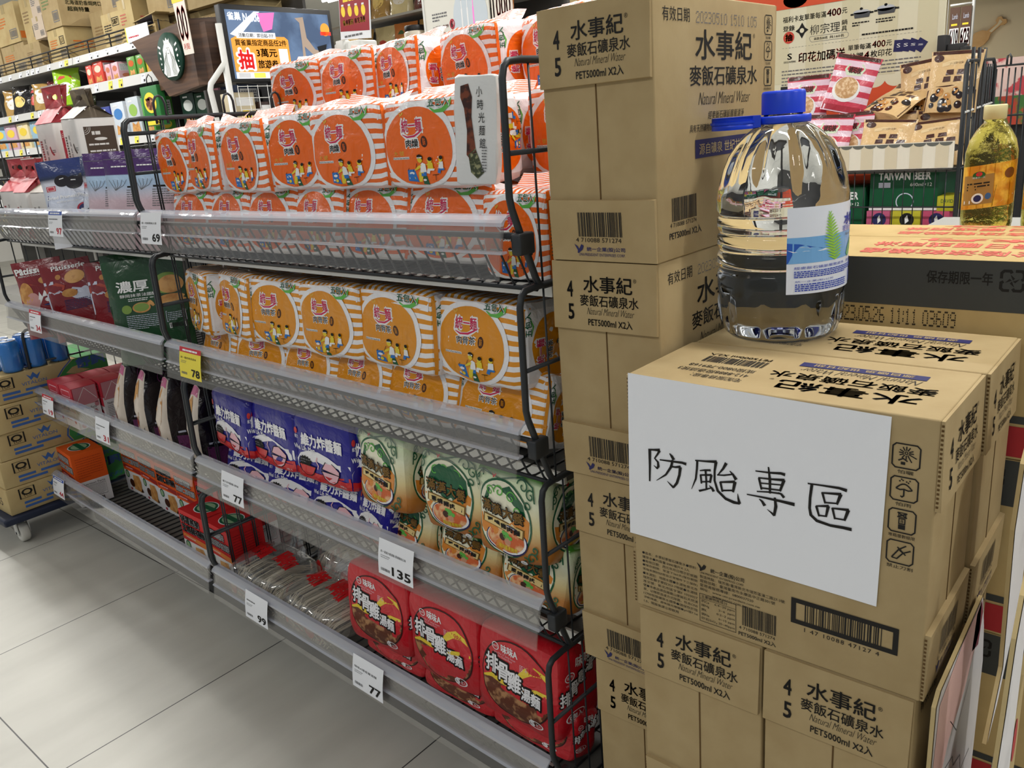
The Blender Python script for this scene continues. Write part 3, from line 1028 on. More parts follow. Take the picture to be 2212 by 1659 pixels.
def wire_grid(mb):
    n = 35
    for i in range(n):
        x = -BAYW + .02 + i * (BAYW - .04) / (n - 1)
        mb.tube([(x, .40, .006), (x, -.03, .006), (x, -.04, .008), (x, -.047, .016), (x, -.078, .082), (x, -.078, .09)], .0021, WIRE, 4)
    for (y, z, r) in ((-.078, .088, .0045), (-.043, .008, .0038), (.12, .002, .003), (.27, .002, .003), (.40, .006, .004)):
        mb.tube([(-BAYW + .01, y, z), (-.01, y, z)], r, WIRE, 6)
    mb.tube([(-.012, -.078, .088), (-.004, -.076, .086), (-.004, -.06, .06)], .005, WIRE, 6)


def make_basket():
    root = thing('wire_basket', 'black wire basket', 'basket')
    b = MB(); wire_grid(b); b.build('wire_grid', root)
    for x in (-.006, -BAYW + .006):
        b = MB(); side_frame(b, x, False); b.build('side_frame', root)
    b = MB(); b.box(-.013, .004, -.088, -.056, .062, .092, WIRE, .003); b.build('frame_clip', root)
    b = MB(); b.box(-BAYW + .015, -.015, .0, .40, -.008, .004, PLATE); b.box(-BAYW + .015, -.015, -.006, .0, -.012, .006, STEELW); b.build('shelf_plate', root)
    # price rail: a clear strip hanging on the basket's lip
    r = bpy.data.objects.new('price_rail', None); COL.objects.link(r); r.parent = root
    x0, x1 = -BAYW + .006, -.022
    b = MB()
    b.hexa([(x0, -.1085, .030), (x1, -.1085, .030), (x1, -.1060, .030), (x0, -.1060, .030), (x0, -.0955, .104), (x1, -.0955, .104), (x1, -.0930, .104), (x0, -.0930, .104)], RAILC)
    b.build('rail_face', r)
    b = MB()
    b.hexa([(x0, -.0985, .064), (x1, -.0985, .064), (x1, -.0965, .064), (x0, -.0965, .064), (x0, -.0885, .110), (x1, -.0885, .110), (x1, -.0865, .110), (x0, -.0865, .110)], RAILM)
    b.build('rail_channel', r)
    b = MB()
    q = [(-.1005, .103), (-.0995, .108), (-.0950, .1115), (-.0870, .1165), (-.0790, .1175), (-.0790, .1150), (-.0870, .1135), (-.0930, .1085), (-.0960, .1030)]
    b.prism(q, 'x', x0, x1 + .006, RAILL)
    q2 = [(-.1055, .066), (-.1015, .069), (-.0930, .069), (-.0930, .066), (-.1010, .0655)]
    b.prism(q2, 'x', x0, x1 + .006, RAILL)
    b.build('rail_lip', r)
    return root


bk0 = make_basket()
BK = Proto(bk0)
NAMES_R = ['top wire basket of the near bay, full of orange striped noodle packs', 'second wire basket of the near bay, holding yellow striped noodle packs', 'third wire basket of the near bay, holding blue and green noodle packs', 'bottom wire basket of the near bay, holding red noodle packs']
NAMES_L = ['top wire basket of the far bay, holding prunes and handled bags', 'second wire basket of the far bay, holding cookie pouches and a green pouch', 'third wire basket of the far bay, holding red milk cartons and dark snack bags', 'bottom wire basket of the far bay, holding orange and red cracker boxes']
for k in range(4):
    BK.put(G(0, 0 if k != 2 else .015, TIERZ[k]), ROTG, NAMES_R[k], 'wire baskets of the gondola')
for k in range(4):
    BK.put(G(-BAYW, 0 if k != 2 else .015, TIERZ[k]), ROTG, NAMES_L[k], 'wire baskets of the gondola')
# loops and a second bar on the tall dividers of the top tier
b = MB()
for x in (-BAYW + .006,):
    for y in (.0, .17, .30):
        b.tube([(x, y - .012, 1.30), (x, y - .012, 1.345), (x, y - .006, 1.357), (x, y + .003, 1.36), (x, y + .010, 1.355), (x, y + .014, 1.343), (x, y + .014, 1.30)], .0028, WIRE, 6)
    b.tube([(x, -.086, 1.282), (x, .35, 1.282)], .0045, WIRE, 6)
b.build('divider_loop', gon)

# price cards in the rails
TAGY = mat('yellow_card', (240, 222, 74), .6)
TAGR = mat('red_card_ink', (196, 44, 60), .6)
TAGB = mat('blue_card_ink', (66, 96, 178), .6)


def price_tag(x, tier, w, h, num, body, headm, numm, label, small='', dz=0.0):
    root = thing('price_card', label, 'price tag', G(x, -.0985 + (.015 if tier == 2 else 0), TIERZ[tier] + .113 + dz - h), (radians(-9), 0, GYAW), 'price cards along the rails')
    b = MB()
    bend = lambda i, j: (i * w, -.0145 - .002 * sin(j * pi) - .0012 * (1 - j), j * h)
    b.grid(bend, 4, 8, body)
    p = Print()
    if headm:
        p.rect(.003 if headm is TAGB else 0, h * .84, w - (.003 if headm is TAGB else 0), h * (.98 if headm is TAGB else 1), headm)
        p.up(); p.dashes(w * .15, h * .87, w * .85, h * .95, 1, WHITE, 2, fill=.7, per=1.2); p.layer = 0
    if num:
        big = w * (.36 if len(num) == 2 else .52)
        p.text(num, w * .93 - big, h * .09, w * .93, h * .33, numm, bold=.04)
    if small:
        p.text(small, w * .07, h * .63, w * .80, h * .70, BLACK)
    else:
        p.dashes(w * .08, h * .64, w * .8, h * .71, 1, GREYINK, int(x * -100), per=1.0)
    p.dashes(w * .08, h * .48, w * .35, h * .58, 2, GREYINK, 4, fill=.3)
    p.bars(w * .08, h * .12, w * .34, h * .2, GREYINK, 14)
    p.onto(b, lambda u, v, ly: (u, bend(0, v / h)[1] - .0005 - .0003 * ly, v))
    b.build('card', root)


price_tag(-1.116, 0, .100, 0.068, '69', PAPER, None, BLACK, 'white price card reading 69 on the top rail', '統一肉燥風味大號')
price_tag(-1.058, 1, .100, 0.070, '78', TAGY, TAGR, BLACK, 'yellow price card reading 78 with a red header', '統一麵肉骨茶風味')
price_tag(-1.004, 2, .100, 0.070, '77', PAPER, None, BLACK, 'white price card reading 77 below the blue noodle packs', '維力炸醬麵-原味')
price_tag(-0.412, 2, .100, 0.070, '135', PAPER, None, BLACK, 'white price card reading 135 below the green noodle packs', '統一滿漢大餐湯麵-蔥燒豬肉口味')
price_tag(-0.970, 3, .100, 0.070, '99', PAPER, None, BLACK, 'white price card reading 99 below the bagged white noodles', '')
price_tag(-0.540, 3, .100, 0.072, '77', PAPER, None, BLACK, 'white price card reading 77 below the red noodle packs', '味味A排骨雞湯麵')
price_tag(-1.682, 0, .100, 0.066, '97', PAPER, TAGB, TAGR, 'white price card with a blue header on the top rail', '')
price_tag(-2.046, 1, .100, 0.066, '34', PAPER, TAGR, TAGR, 'white price card with a red header below the red cookie pouch', '')
price_tag(-2.186, 2, .100, 0.066, '19', PAPER, TAGR, TAGR, 'white price card with a red header below the small red cartons', '')
price_tag(-1.748, 2, .100, 0.070, '31', PAPER, None, TAGR, 'white price card with red figures above the row of cracker boxes', '')
price_tag(-2.245, 3, .100, 0.068, '44', PAPER, TAGB, TAGR, 'white price card with a blue header on the lowest rail', '')
# ------------------------------------------------------------------ soft noodle packs
def pillow(w, h, d, seed, amp=.0045, e=9.0, lean=0.0, freq=13):
    """maps a point of the unit cube (and a lift along the normal) to a soft, film-wrapped block standing on z = 0"""
    sd = Vector((seed * 7.3, seed * 3.1, seed * 1.7))

    def S(x, y, z, off=0.0):
        k = (abs(x) ** e + abs(y) ** e + abs(z) ** e) ** (-1 / e)
        q = Vector((x * k, y * k, z * k))
        n = Vector(((abs(q.x) ** (e - 1)) * (1 if q.x > 0 else -1) / w, (abs(q.y) ** (e - 1)) * (1 if q.y > 0 else -1) / d, (abs(q.z) ** (e - 1)) * (1 if q.z > 0 else -1) / h))
        n.normalize()
        p = Vector((q.x * w / 2, q.y * d / 2, h / 2 + q.z * h / 2))
        a = noise.noise(p * freq + sd) * amp + noise.noise(p * freq * 2.7 + sd) * amp * .45
        p += n * (a + off)
        p.y += lean * (p.z / h) ** 2
        p.z = max(p.z, 0.0) if off == 0 else p.z
        return p
    return S


FACES = [('front', lambda a, b: (a, -1, b)), ('right', lambda a, b: (1, a, b)), ('back', lambda a, b: (-a, 1, b)), ('left', lambda a, b: (-1, -a, b)), ('top', lambda a, b: (a, b, 1)), ('bottom', lambda a, b: (a, -b, -1))]


def pack_film(mb, S, w, h, d, m, n=12, band=None):
    for nm, f in FACES:
        vs, uv = [], []
        for j in range(n + 1):
            for i in range(n + 1):
                a, c = -1 + 2 * i / n, -1 + 2 * j / n
                vs.append(S(*f(a, c)))
                if nm in ('top', 'bottom'):
                    uv.append((c * .5 + .5, 1.0 + (a * .5 + .5) * w / h * .98 if nm == 'top' else .0))
                else:
                    uv.append((a * .5 + .5, c * .5 + .5))
        fs = [(j * (n + 1) + i, j * (n + 1) + i + 1, (j + 1) * (n + 1) + i + 1, (j + 1) * (n + 1) + i) for j in range(n) for i in range(n)]
        if nm in ('left',):
            pass
        mb.add(vs, fs, m(nm) if callable(m) else m, True, uv)


def on_front(S, w, h, base=.0009, step=.00035):
    return lambda u, v, ly: S(2 * u - 1, -1, 2 * v - 1, base + step * ly)


def on_right(S, base=.0009, step=.00035):
    return lambda u, v, ly: S(1, 2 * u - 1, 2 * v - 1, base + step * ly)


def on_right_turned(S, base=.0009, step=.00035):
    return lambda u, v, ly: S(1, -(2 * v - 1), 2 * u - 1, base + step * ly)


def fin(w, y, z, hgt, m, seed, tilt=.02):
    b = MB()
    sd = seed * 5.1

    def fn(i, j):
        x = -w / 2 + w * i
        return (x, y + tilt * j + .006 * noise.noise(Vector((x * 18 + sd, j, sd))), z + hgt * j * (.75 + .5 * noise.noise(Vector((x * 9 + sd, 3, sd)))))
    b.grid(fn, 14, 3, m, uv=True)
    return b


ORANGE, OWHITE = (242, 106, 8), (242, 240, 242)
MAGENTA = mat('magenta_print', (204, 30, 84), .35)
OCIRC = film_mat('orange_print', c=(244, 106, 4))
YCIRC = film_mat('amber_print', c=(226, 146, 14))
FWHITE = film_mat('white_print', c=(242, 241, 244))
TABLE = mat('print_blue', (38, 116, 196), .35); SKIN = mat('print_yellow', (232, 206, 50), .35); PGREEN = mat('print_green', (22, 92, 60), .35)
LEAF = mat('print_leaf_green', (96, 184, 76), .35); GOLD = mat('print_gold', (226, 170, 60), .35); DBROWN = mat('print_dark_brown', (66, 30, 14), .35)


def street_stall(p, u, v, s, t):
    """the printed cook ladling noodles beside a table of bowls; s, t are the scale in u and v"""
    P = lambda pts: [(u + a * s, v + c * t) for a, c in pts]
    p.poly(P([(0, .08), (.02, .55), (.40, .56), (.52, .1), (.55, 0), (.42, .02)]), TABLE)
    p.up()
    p.ell(u + .24 * s, v + .40 * t, .13 * s, .06 * t, WHITE, 14, 1); p.ell(u + .30 * s, v + .18 * t, .10 * s, .08 * t, SKIN, 14, 1); p.ell(u + .12 * s, v + .2 * t, .05 * s, .05 * t, WHITE, 10, 1)
    p.stroke(P([(.05, .52), (.12, .62)]), .02 * s, BLACK); p.stroke(P([(.3, .44), (.36, .56)]), .015 * s, BLACK)
    p.poly(P([(.56, .02), (.60, .42), (.72, .56), (.86, .40), (.80, .2), (.72, .0), (.66, .02)]), SKIN)          # trousers
    p.poly(P([(.74, .26), (.73, .44), (.98, .44), (1.0, .28)]), TABLE)
    p.poly(P([(.78, -.1), (.80, .28), (1.02, .26), (1.10, -.14)]), PGREEN)
    p.up()
    p.ell(u + .90 * s, v + .10 * t, .09 * s, .05 * t, WHITE, 12, 1)
    p.poly(P([(.70, .42), (.72, .74), (.82, .82), (.98, .76), (1.02, .44)]), WHITE)                              # shirt
    p.poly(P([(.40, .50), (.44, .58), (.62, .70), (.78, .74), (.74, .62), (.56, .54)]), SKIN)                     # arm
    p.stroke(P([(.46, .55), (.55, .8)]), .022 * s, DBROWN)
    p.ell(u + .72 * s, v + .95 * t, .12 * s, .14 * t, SKIN, 16, 1)
    p.up()
    p.poly(P([(.60, 1.02), (.62, 1.12), (.74, 1.16), (.88, 1.08), (.86, .92), (.80, .99)]), BLACK)
    p.rect(u + .60 * s, v + 1.0 * t, u + .84 * s, v + 1.045 * t, WHITE)
    for ox, sc in ((1.08, .62), (1.62, .66)):
        Q = lambda pts: [(u + (ox + a * sc) * s, v + (.42 + c * sc) * t) for a, c in pts]
        p.poly(Q([(.0, .2), (.05, .62), (.4, .62), (.45, .2)]), WHITE if ox > 1.3 else SKIN)
        p.poly(Q([(-.1, -.05), (.0, .24), (.55, .22), (.5, .1), (.2, .1), (.15, -.1)]), TABLE if ox > 1.3 else WHITE)
        p.poly(Q([(-.15, .5), (.1, .56), (.1, .44)]), SKIN)
        p.ell(u + (ox + .2 * sc) * s, v + (.42 + .78 * sc) * t, .11 * s, .12 * t, SKIN, 12, 1)
        p.up(); p.ell(u + (ox + .24 * sc) * s, v + (.42 + .86 * sc) * t, .10 * s, .08 * t, BLACK, 12, 1); p.layer -= 1
    p.stroke(P([(1.30, .3), (1.62, .32)]), .03 * s, BLACK); p.stroke(P([(1.45, .3), (1.45, .06)]), .02 * s, BLACK)
    p.layer -= 3


def striped_front(p, circ, flavour, full=True):
    p.ell(.44, .47, .435, .50, FWHITE, 40, 7, egg=-.05)
    p.poly([(.52, .84), (.60, .98), (.99, .99), (.97, .80)], FWHITE)
    p.up()
    p.ell(.435, .46, .385, .435, circ, 40, 7, egg=-.05)
    p.up()
    bird(p, .245, .80, .05, GOLD)
    p.text('統一麵', .265, .615, .515, .775, WHITE, bold=.10)
    p.stroke([(.27, .62), (.33, .565), (.41, .57), (.47, .615), (.53, .66)], [.03, .05, .05, .04, .01], WHITE)
    p.up()
    p.text('統一麵', .275, .625, .505, .765, MAGENTA, bold=.025)
    p.stroke([(.28, .605), (.33, .575), (.41, .58), (.47, .615), (.52, .65)], [.006, .018, .022, .016, .004], MAGENTA)
    p.layer = 2
    if flavour == 'pork':
        p.text('肉燥', .305, .455, .455, .555, WHITE, bold=.09); p.up(); p.text('肉燥', .31, .462, .45, .548, BLACK, bold=.03); p.layer = 2
        p.ell(.51, .515, .036, .062, DBROWN, 16, 1)
        p.up(); p.text('風味', .495, .475, .525, .555, OCIRC, bold=.02, rot=0); p.layer = 2
        p.text('大 號', .155, .375, .27, .43, GOLD, bold=.02)
    else:
        p.text('肉骨茶', .285, .455, .49, .555, WHITE, bold=.06); p.up(); p.text('肉骨茶', .29, .462, .485, .548, BLACK, bold=.01); p.layer = 2
        p.ell(.545, .50, .032, .065, DBROWN, 16, 1)
        p.up(); p.text('風味', .53, .46, .56, .54, YCIRC, bold=.02); p.layer = 2
    p.rect(.14, .335, .335, .362, WHITE, 4)
    p.up(); p.text('Minced Pork Flavor Instant Noodle' if flavour == 'pork' else 'Bak Kut Teh Flavor Instant Noodles', .145, .338, .33, .36, BLACK); p.layer = 2
    street_stall(p, .285, .07, .22, .27)
    p.layer = 1
    p.stroke([(.60, .875), (.66, .82), (.75, .825), (.83, .88), (.86, .96)], [.004, .03, .045, .04, .004], LEAF)
    p.up()
    p.text('五包入', .585, .865, .835, .985, WHITE, bold=.07); p.up(); p.text('五包入', .59, .87, .83, .98, PGREEN, bold=.03)
    p.layer = 0
    return p


def striped_side(p, circ, flavour):
    """the same print again, turned to read upwards on the end of the pack"""
    p.rect(.0, .02, 1.0, .98, FWHITE, 10, 10)
    p.up()
    p.ell(.48, .42, .36, .40, circ, 36, 6)
    p.rect(.0, .93, 1.0, .98, circ, 10)
    p.up()
    p.text('統一麵', .30, .60, .58, .76, WHITE, bold=.10); p.up(); p.text('統一麵', .31, .61, .57, .75, MAGENTA, bold=.03); p.layer = 2
    p.stroke([(.31, .59), (.40, .555), (.5, .57), (.57, .63)], [.006, .02, .022, .004], MAGENTA)
    t = '肉燥' if flavour == 'pork' else '肉骨茶'
    p.text(t, .34, .44, .54, .54, WHITE, bold=.08); p.up(); p.text(t, .345, .445, .535, .535, BLACK, bold=.02); p.layer = 2
    street_stall(p, .36, .08, .2, .26)
    p.layer = 1
    p.stroke([(.62, .83), (.72, .80), (.84, .86)], [.004, .03, .004], LEAF)
    p.up(); p.text('五包入', .62, .83, .88, .93, PGREEN, bold=.03)
    p.layer = 0
    return p


OFILM = uv_stripe_mat('orange_striped_film', OWHITE, ORANGE, 8.6)
YFILM = uv_stripe_mat('amber_striped_film', OWHITE, (228, 148, 20), 8.6)


def make_striped(name, film, circ, flavour, seed, w, h, d):
    S = pillow(w, h, d, seed, amp=.0055)
    b = MB()
    pack_film(b, S, w, h, d, film)
    striped_front(Print(), circ, flavour).onto(b, on_front(S, w, h))
    striped_side(Print(), circ, flavour).onto(b, on_right_turned(S))
    o = b.build(name)
    tag(o, 'striped noodle pack', 'noodle pack')
    fin(w * .82, .012, h * .955, .028, film, seed).build('seal_fin', o)
    return o


OW, OH, OD = .208, .142, .125
OP = [Proto(make_striped('noodle_pack', OFILM, OCIRC, 'pork', s, OW, OH, OD)) for s in (1, 2, 3)]
YP = [Proto(make_striped('noodle_pack', YFILM, YCIRC, 'bak', s, .212, .148, .13)) for s in (4, 5, 6)]


def place(protos, i, x, y, z, rz=0.0, rx=0.0, label='', group='', ry=0.0, sc=None):
    return protos[i % len(protos)].put(G(x, y, z), (radians(rx), radians(ry), GYAW + radians(rz)), label, group, sc)


GRPO = 'orange striped noodle packs'
# lowest front row, middle front row, highest row at the back
for i, (x, y, rz, sx) in enumerate(((-.254, .043, -1, 1.02), (-.440, .033, 2, .92), (-.590, .023, -3, .86), (-.745, .018, 3, .86), (-.900, .013, -2, .86), (-1.066, .013, 4, .84))):
    place(OP, i, x, y + .004, 1.017, rz, -12, 'orange striped noodle pack, lowest row of the top basket, %s from the tall cartons' % ORD[i + 1], GRPO, sc=(sx, .7, .95))
place(OP, 1, -.085, .06, 1.007, 4, 0, 'orange striped noodle pack, lowest row, against the wire divider beside the tall cartons', GRPO, sc=(.62, 1.1, .96))
for i, (x, y, rz, rx, sx) in enumerate(((-.258, .053, 0, 0, 1.0), (-.452, .043, 2, -1, .98), (-.622, .05, 9, -2, .82), (-.775, .035, -4, 1, .93), (-.950, .035, -10, -2, .95), (-1.082, .04, 6, 3, .60))):
    place(OP, i + 1, x, y, 1.146, rz, rx, 'orange striped noodle pack, middle row of the top basket, %s from the tall cartons' % ORD[i], GRPO, sc=(sx, 1, 1))
place(OP, 2, -.088, .205, 1.146, -3, 0, 'orange striped noodle pack just behind the slim white sachet, beside the tall cartons', GRPO, sc=(.85, 1, 1.02))
for i, (x, y, rz, rx) in enumerate(((-.465, .385, -11, 2), (-.70, .385, -12, -2), (-.885, .385, 0, -3), (-1.085, .385, 3, 2))):
    place(OP, i, x, y, 1.287, rz, rx, 'orange striped noodle pack, highest row at the back, %s from the tall cartons' % ORD[i + 1], GRPO)
place(OP, 1, -.25, .385, 1.287, -16, 0, 'orange striped noodle pack, highest row, half hidden by the tall cartons', GRPO)
for i in range(5):
    place(OP, i + 2, -.13 - .212 * i, .345, 1.146, 2 - i, 0, 'orange striped noodle pack buried at the back below the highest row', GRPO)
    place(OP, i, -.13 - .212 * i, .345, 1.007, -2 + i, 0, 'orange striped noodle pack buried at the back below the highest row', GRPO)
for i in range(4):
    place(OP, i, -.30 - .212 * i, .190, 1.146, 3 - 2 * i, 0, 'orange striped noodle pack squeezed in behind the middle row of the top basket', GRPO)

GRPY = 'yellow striped noodle packs'
for i, (x, y, rz, rx, sx) in enumerate(((-.184, .055, -2, -4, .98), (-.390, .048, -2, -4, 1.08), (-.583, .042, 3, -4, .95), (-.762, .038, 3, -4, 1.02), (-.930, .035, -8, -4, .9), (-1.08, .03, -14, -3, .88))):
    place(YP, i, x, y, .822, rz, rx, 'yellow striped noodle pack, upper row of the second basket, %s from the carton stack' % ORD[i], GRPY, sc=(sx, 1, 1))
for i, (x, y, rz, sx) in enumerate(((-.164, .03, -2, 1.02), (-.352, .022, 2, .92), (-.520, .018, -2, .90), (-.690, .013, 3, .90), (-.865, .008, 7, .98), (-1.055, .008, -6, .92))):
    place(YP, i + 1, x, y + .002, .722, rz, -17, 'yellow striped noodle pack, lower row of the second basket, %s from the carton stack' % ORD[i], GRPY, sc=(sx, .62, .86))
for i in range(4):
    place(YP, i, -.22 - .235 * i, .215, .822, 4 - 3 * i, -4, 'yellow striped noodle pack behind the upper row of the second basket', GRPY)
    place(YP, i + 2, -.22 - .235 * i, .20, .707, 0, 0, 'yellow striped noodle pack behind the lower row of the second basket', GRPY, sc=(1, 1, .78))

# blue packs
BLUEF = film_mat('royal_blue_film', c=(28, 24, 140)); BRED = film_mat('blue_pack_red', c=(206, 28, 34)); BOWLP = mat('bowl_pink', (236, 186, 196), .4)


def make_blue(seed, w, h, d):
    S = pillow(w, h, d, seed, amp=.005)
    b = MB()
    pack_film(b, S, w, h, d, BLUEF)
    for mp, wd in ((on_front(S, w, h), 1), (on_right(S), .8)):
        p = Print()
        p.poly([(.01, .02), (.01, .30), (.12, .42), (.28, .49), (.45, .50), (.62, .46), (.78, .40), (.99, .41), (.99, .02)], FWHITE)
        p.rect(.01, .02, .99, .16, BRED, 10, 2)
        p.up()
        p.rect(.01, .015, .99, .17, BRED, 10, 2)
        p.poly([(.02, .17), (.2, .165), (.5, .175), (.8, .21), (.98, .23), (.98, .16), (.02, .16)], BRED)
        p.up()
        if wd == 1:
            for cu, cv, k in ((.22, .13, 0), (.62, .11, 1)):
                p.poly([(cu - .13, cv + .13), (cu + .17, cv + .13), (cu + .12, cv + .02), (cu + .06, cv - .03), (cu - .02, cv - .03), (cu - .09, cv + .02)], BRED if k == 0 else BOWLP)
                p.up(); p.stroke([(cu - .13, cv + .13), (cu + .17, cv + .13), (cu + .12, cv + .02), (cu + .06, cv - .03), (cu - .02, cv - .03), (cu - .09, cv + .02)], .012, BLACK, True); p.layer -= 1
            p.poly([(.50, .27), (.56, .38), (.66, .40), (.80, .30), (.79, .235)], BOWLP)
            p.up(); p.stroke([(.50, .27), (.56, .38), (.66, .40), (.80, .30), (.79, .235)], .012, BLACK, True); p.layer -= 1
            st = []
            for i in range(28):
                r = 1 if i % 2 else .72
                st.append((.20 + .125 * r * cos(2 * pi * i / 28), .315 + .085 * r * sin(2 * pi * i / 28)))
            p.poly(st, BLACK)
            p.up(); p.dashes(.12, .28, .28, .355, 2, GREYINK, 3, fill=.5); p.layer -= 1
            p.stroke([(.42, .24), (.44, .30), (.40, .36), (.43, .42)], .016, BOWLP)
            p.text('3包入', .78, .06, .90, .10, FWHITE)
        p.text('維力炸醬麵', .17 if wd == 1 else .1, .56, .86 if wd == 1 else .9, .74, FWHITE, bold=.05)
        p.text('Wei Lih Men', .02, .475, .40, .545, FWHITE, bold=.03)
        p.ell(.07, .76, .035, .05, BRED, 14, 1)
        p.text('維力', .04, .64, .11, .70, FWHITE, bold=.02)
        p.onto(b, mp)
    o = b.build('noodle_pack'); tag(o, 'blue noodle pack', 'noodle pack')
    fin(w * .8, .01, h * .955, .025, BLUEF, seed).build('seal_fin', o)
    return o


BP = [Proto(make_blue(s, .195, .15, .115)) for s in (8, 9)]
GRPB = 'blue noodle packs'
for i, (x, y, rz, rx, sx) in enumerate(((-1.035, .022, -6, -4, 1.05), (-.855, .025, -2, -4, 1.0), (-.672, .03, 3, -4, 1.02), (-.545, .055, 0, -3, .75))):
    place(BP, i, x, y, .527, rz, rx, 'blue noodle pack, upper row of the third basket, %s from the far divider' % ORD[i], GRPB, sc=(sx, 1, 1))
for i, (x, y, rz, sx) in enumerate(((-1.03, .015, 5, 1.05), (-.84, .015, 8, 1), (-.665, .013, 3, .92), (-.535, .01, -4, .6))):
    place(BP, i + 1, x, y + .002, .424, rz, -17, 'blue noodle pack, lower row of the third basket, %s from the far divider' % ORD[i], GRPB, sc=(sx, .66, .82))

# green packs
GFILM = uv_ramp_mat('green_pack_film', [(0.0, (176, 104, 36)), (0.22, (198, 132, 60)), (0.42, (226, 208, 150)), (0.7, (232, 236, 206)), (0.93, (214, 232, 190)), (0.985, (84, 150, 52))])
GTOP = film_mat('leaf_green_film', c=(74, 146, 48)); GDK = film_mat('bottle_green_print', c=(18, 92, 58)); GSOUP = mat('soup_orange', (214, 104, 54), .4, mottle=((236, 190, 140), 60, .45, .6))
GBRZ = mat('bronze_lettering', (128, 94, 38), .35, metal=.3); GSIGN = mat('signboard_gold', (232, 206, 140), .4); GAMB = film_mat('amber_glow_print', c=(224, 140, 50)); CREAM = film_mat('cream_print', c=(242, 240, 214))


def spiral(cu, cv, r, turns, a0, sgn, n=14, k=1.0):
    return [(cu + r * (1 - i / n * .85) * cos(a0 + sgn * turns * 2 * pi * i / n), cv + k * r * (1 - i / n * .85) * sin(a0 + sgn * turns * 2 * pi * i / n)) for i in range(n + 1)]


def green_face(p, k=1.0):
    p.ell(.42, .46, .40, .44, GDK, 40, 6)
    p.up()
    p.ell(.42, .46, .375, .415, CREAM, 40, 6)
    p.up()
    p.poly([(.06, .46), (.08, .30), (.2, .14), (.42, .06), (.64, .14), (.76, .30), (.79, .5), (.70, .56), (.5, .42), (.2, .42)], GAMB)
    p.up()
    # cloud-shaped green field
    p.poly([(.10, .56), (.16, .66), (.22, .76), (.32, .82), (.44, .80), (.54, .84), (.64, .76), (.72, .68), (.74, .54), (.66, .40), (.44, .38), (.2, .42)], GDK)
    p.up()
    for cu, cv, r, a, sg in ((.26, .74, .07, 0, 1), (.40, .76, .07, 3, -1), (.56, .72, .08, 0, 1), (.22, .60, .05, 3, -1), (.62, .58, .05, 0, 1)):
        p.stroke(spiral(cu, cv, r, 1.2, a, sg), .014, LEAF)
    # scroll frame corners
    for cu, cv, r, a, sg in ((.10, .90, .08, 0, 1), (.05, .80, .06, 2, -1), (.74, .88, .09, 3, -1), (.84, .80, .07, 1, 1), (.80, .68, .06, 4, -1), (.82, .12, .07, 0, 1), (.74, .06, .06, 2, -1), (.86, .22, .05, 4, 1)):
        p.stroke(spiral(cu, cv, r, 1.15, a, sg), .018, GDK)
    p.stroke([(.02, .70), (.04, .86), (.14, .97), (.28, .93), (.42, .90), (.60, .95), (.74, .98), (.88, .90), (.90, .74)], .02, GDK)
    # bowl
    p.ell(.46, .24, .30, .17, NAVY, 30, 3); p.up(); p.ell(.46, .245, .285, .155, FWHITE, 30, 3); p.up(); p.ell(.45, .25, .265, .14, GSOUP, 30, 3)
    p.up()
    for a, c, r, mm in ((.40, .26, .05, DBROWN), (.48, .23, .05, mat('pork_pink', (206, 150, 120), .4)), (.46, .29, .05, LEAF), (.42, .31, .03, LEAF), (.52, .27, .03, LEAF)):
        p.ell(a, c, r, r * .8, mm, 10, 1)
    p.layer += 1
    p.text('選用臺產豬肉', .34, .13, .62, .18, SKIN, bold=.03)
    p.poly([(.12, .38), (.13, .48), (.72, .40), (.71, .29)], GBRZ)
    p.up()
    p.poly([(.14, .385), (.15, .465), (.70, .392), (.69, .305)], GSIGN)
    p.up()
    for i, ch in enumerate('蔥燒豬肉麵'):
        uu = .19 + .098 * i
        vv = .385 - .0135 * i
        p.text(ch, uu, vv, uu + .08, vv + .055, BLACK, bold=.05)
    for i, ch in enumerate('滿漢大餐'):
        uu = .13 + .15 * i
        vv = .52 - .02 * i
        p.text(ch, uu - .008, vv - .012, uu + .142, vv + .128, BLACK, bold=.07)
        p.up(); p.text(ch, uu, vv, uu + .134, vv + .12, GBRZ, bold=.03); p.layer -= 1
    p.text('調理參考', .34, .02, .46, .05, FWHITE)
    p.ell(.72, .05, .05, .03, FWHITE, 14, 1)
    p.text('3包入', .69, .035, .75, .065, GDK)
    bird(p, .30, .90, .05, BRED)
    p.text('2022.11.21', .14, .93, .28, .955, BLACK)
    p.layer = 0
    return p


def make_green(seed, w, h, d):
    S = pillow(w, h, d, seed, amp=.006, e=9)
    b = MB()
    pack_film(b, S, w, h, d, lambda nm: GTOP if nm == 'top' else GFILM)
    green_face(Print()).onto(b, on_front(S, w, h))
    q = Print()
    q.items = [([(.12 + u * .95, .08 + v * .82) for u, v in vs], fs, m, ly) for vs, fs, m, ly in green_face(Print()).items]
    q.onto(b, on_right(S))
    p = Print(); p.rect(.3, .3, .7, .7, GBRZ, 4, 4); p.up(); p.text('蔥燒豬肉', .34, .38, .66, .62, GSIGN, bold=.03)
    p.onto(b, lambda u, v, ly: S(2 * u - 1, 2 * v - 1, 1, .0009 + .0004 * ly))
    o = b.build('noodle_pack'); tag(o, 'green noodle pack', 'noodle pack')
    fin(w * .8, .02, h * .955, .018, GTOP, seed, .03).build('seal_fin', o)
    return o


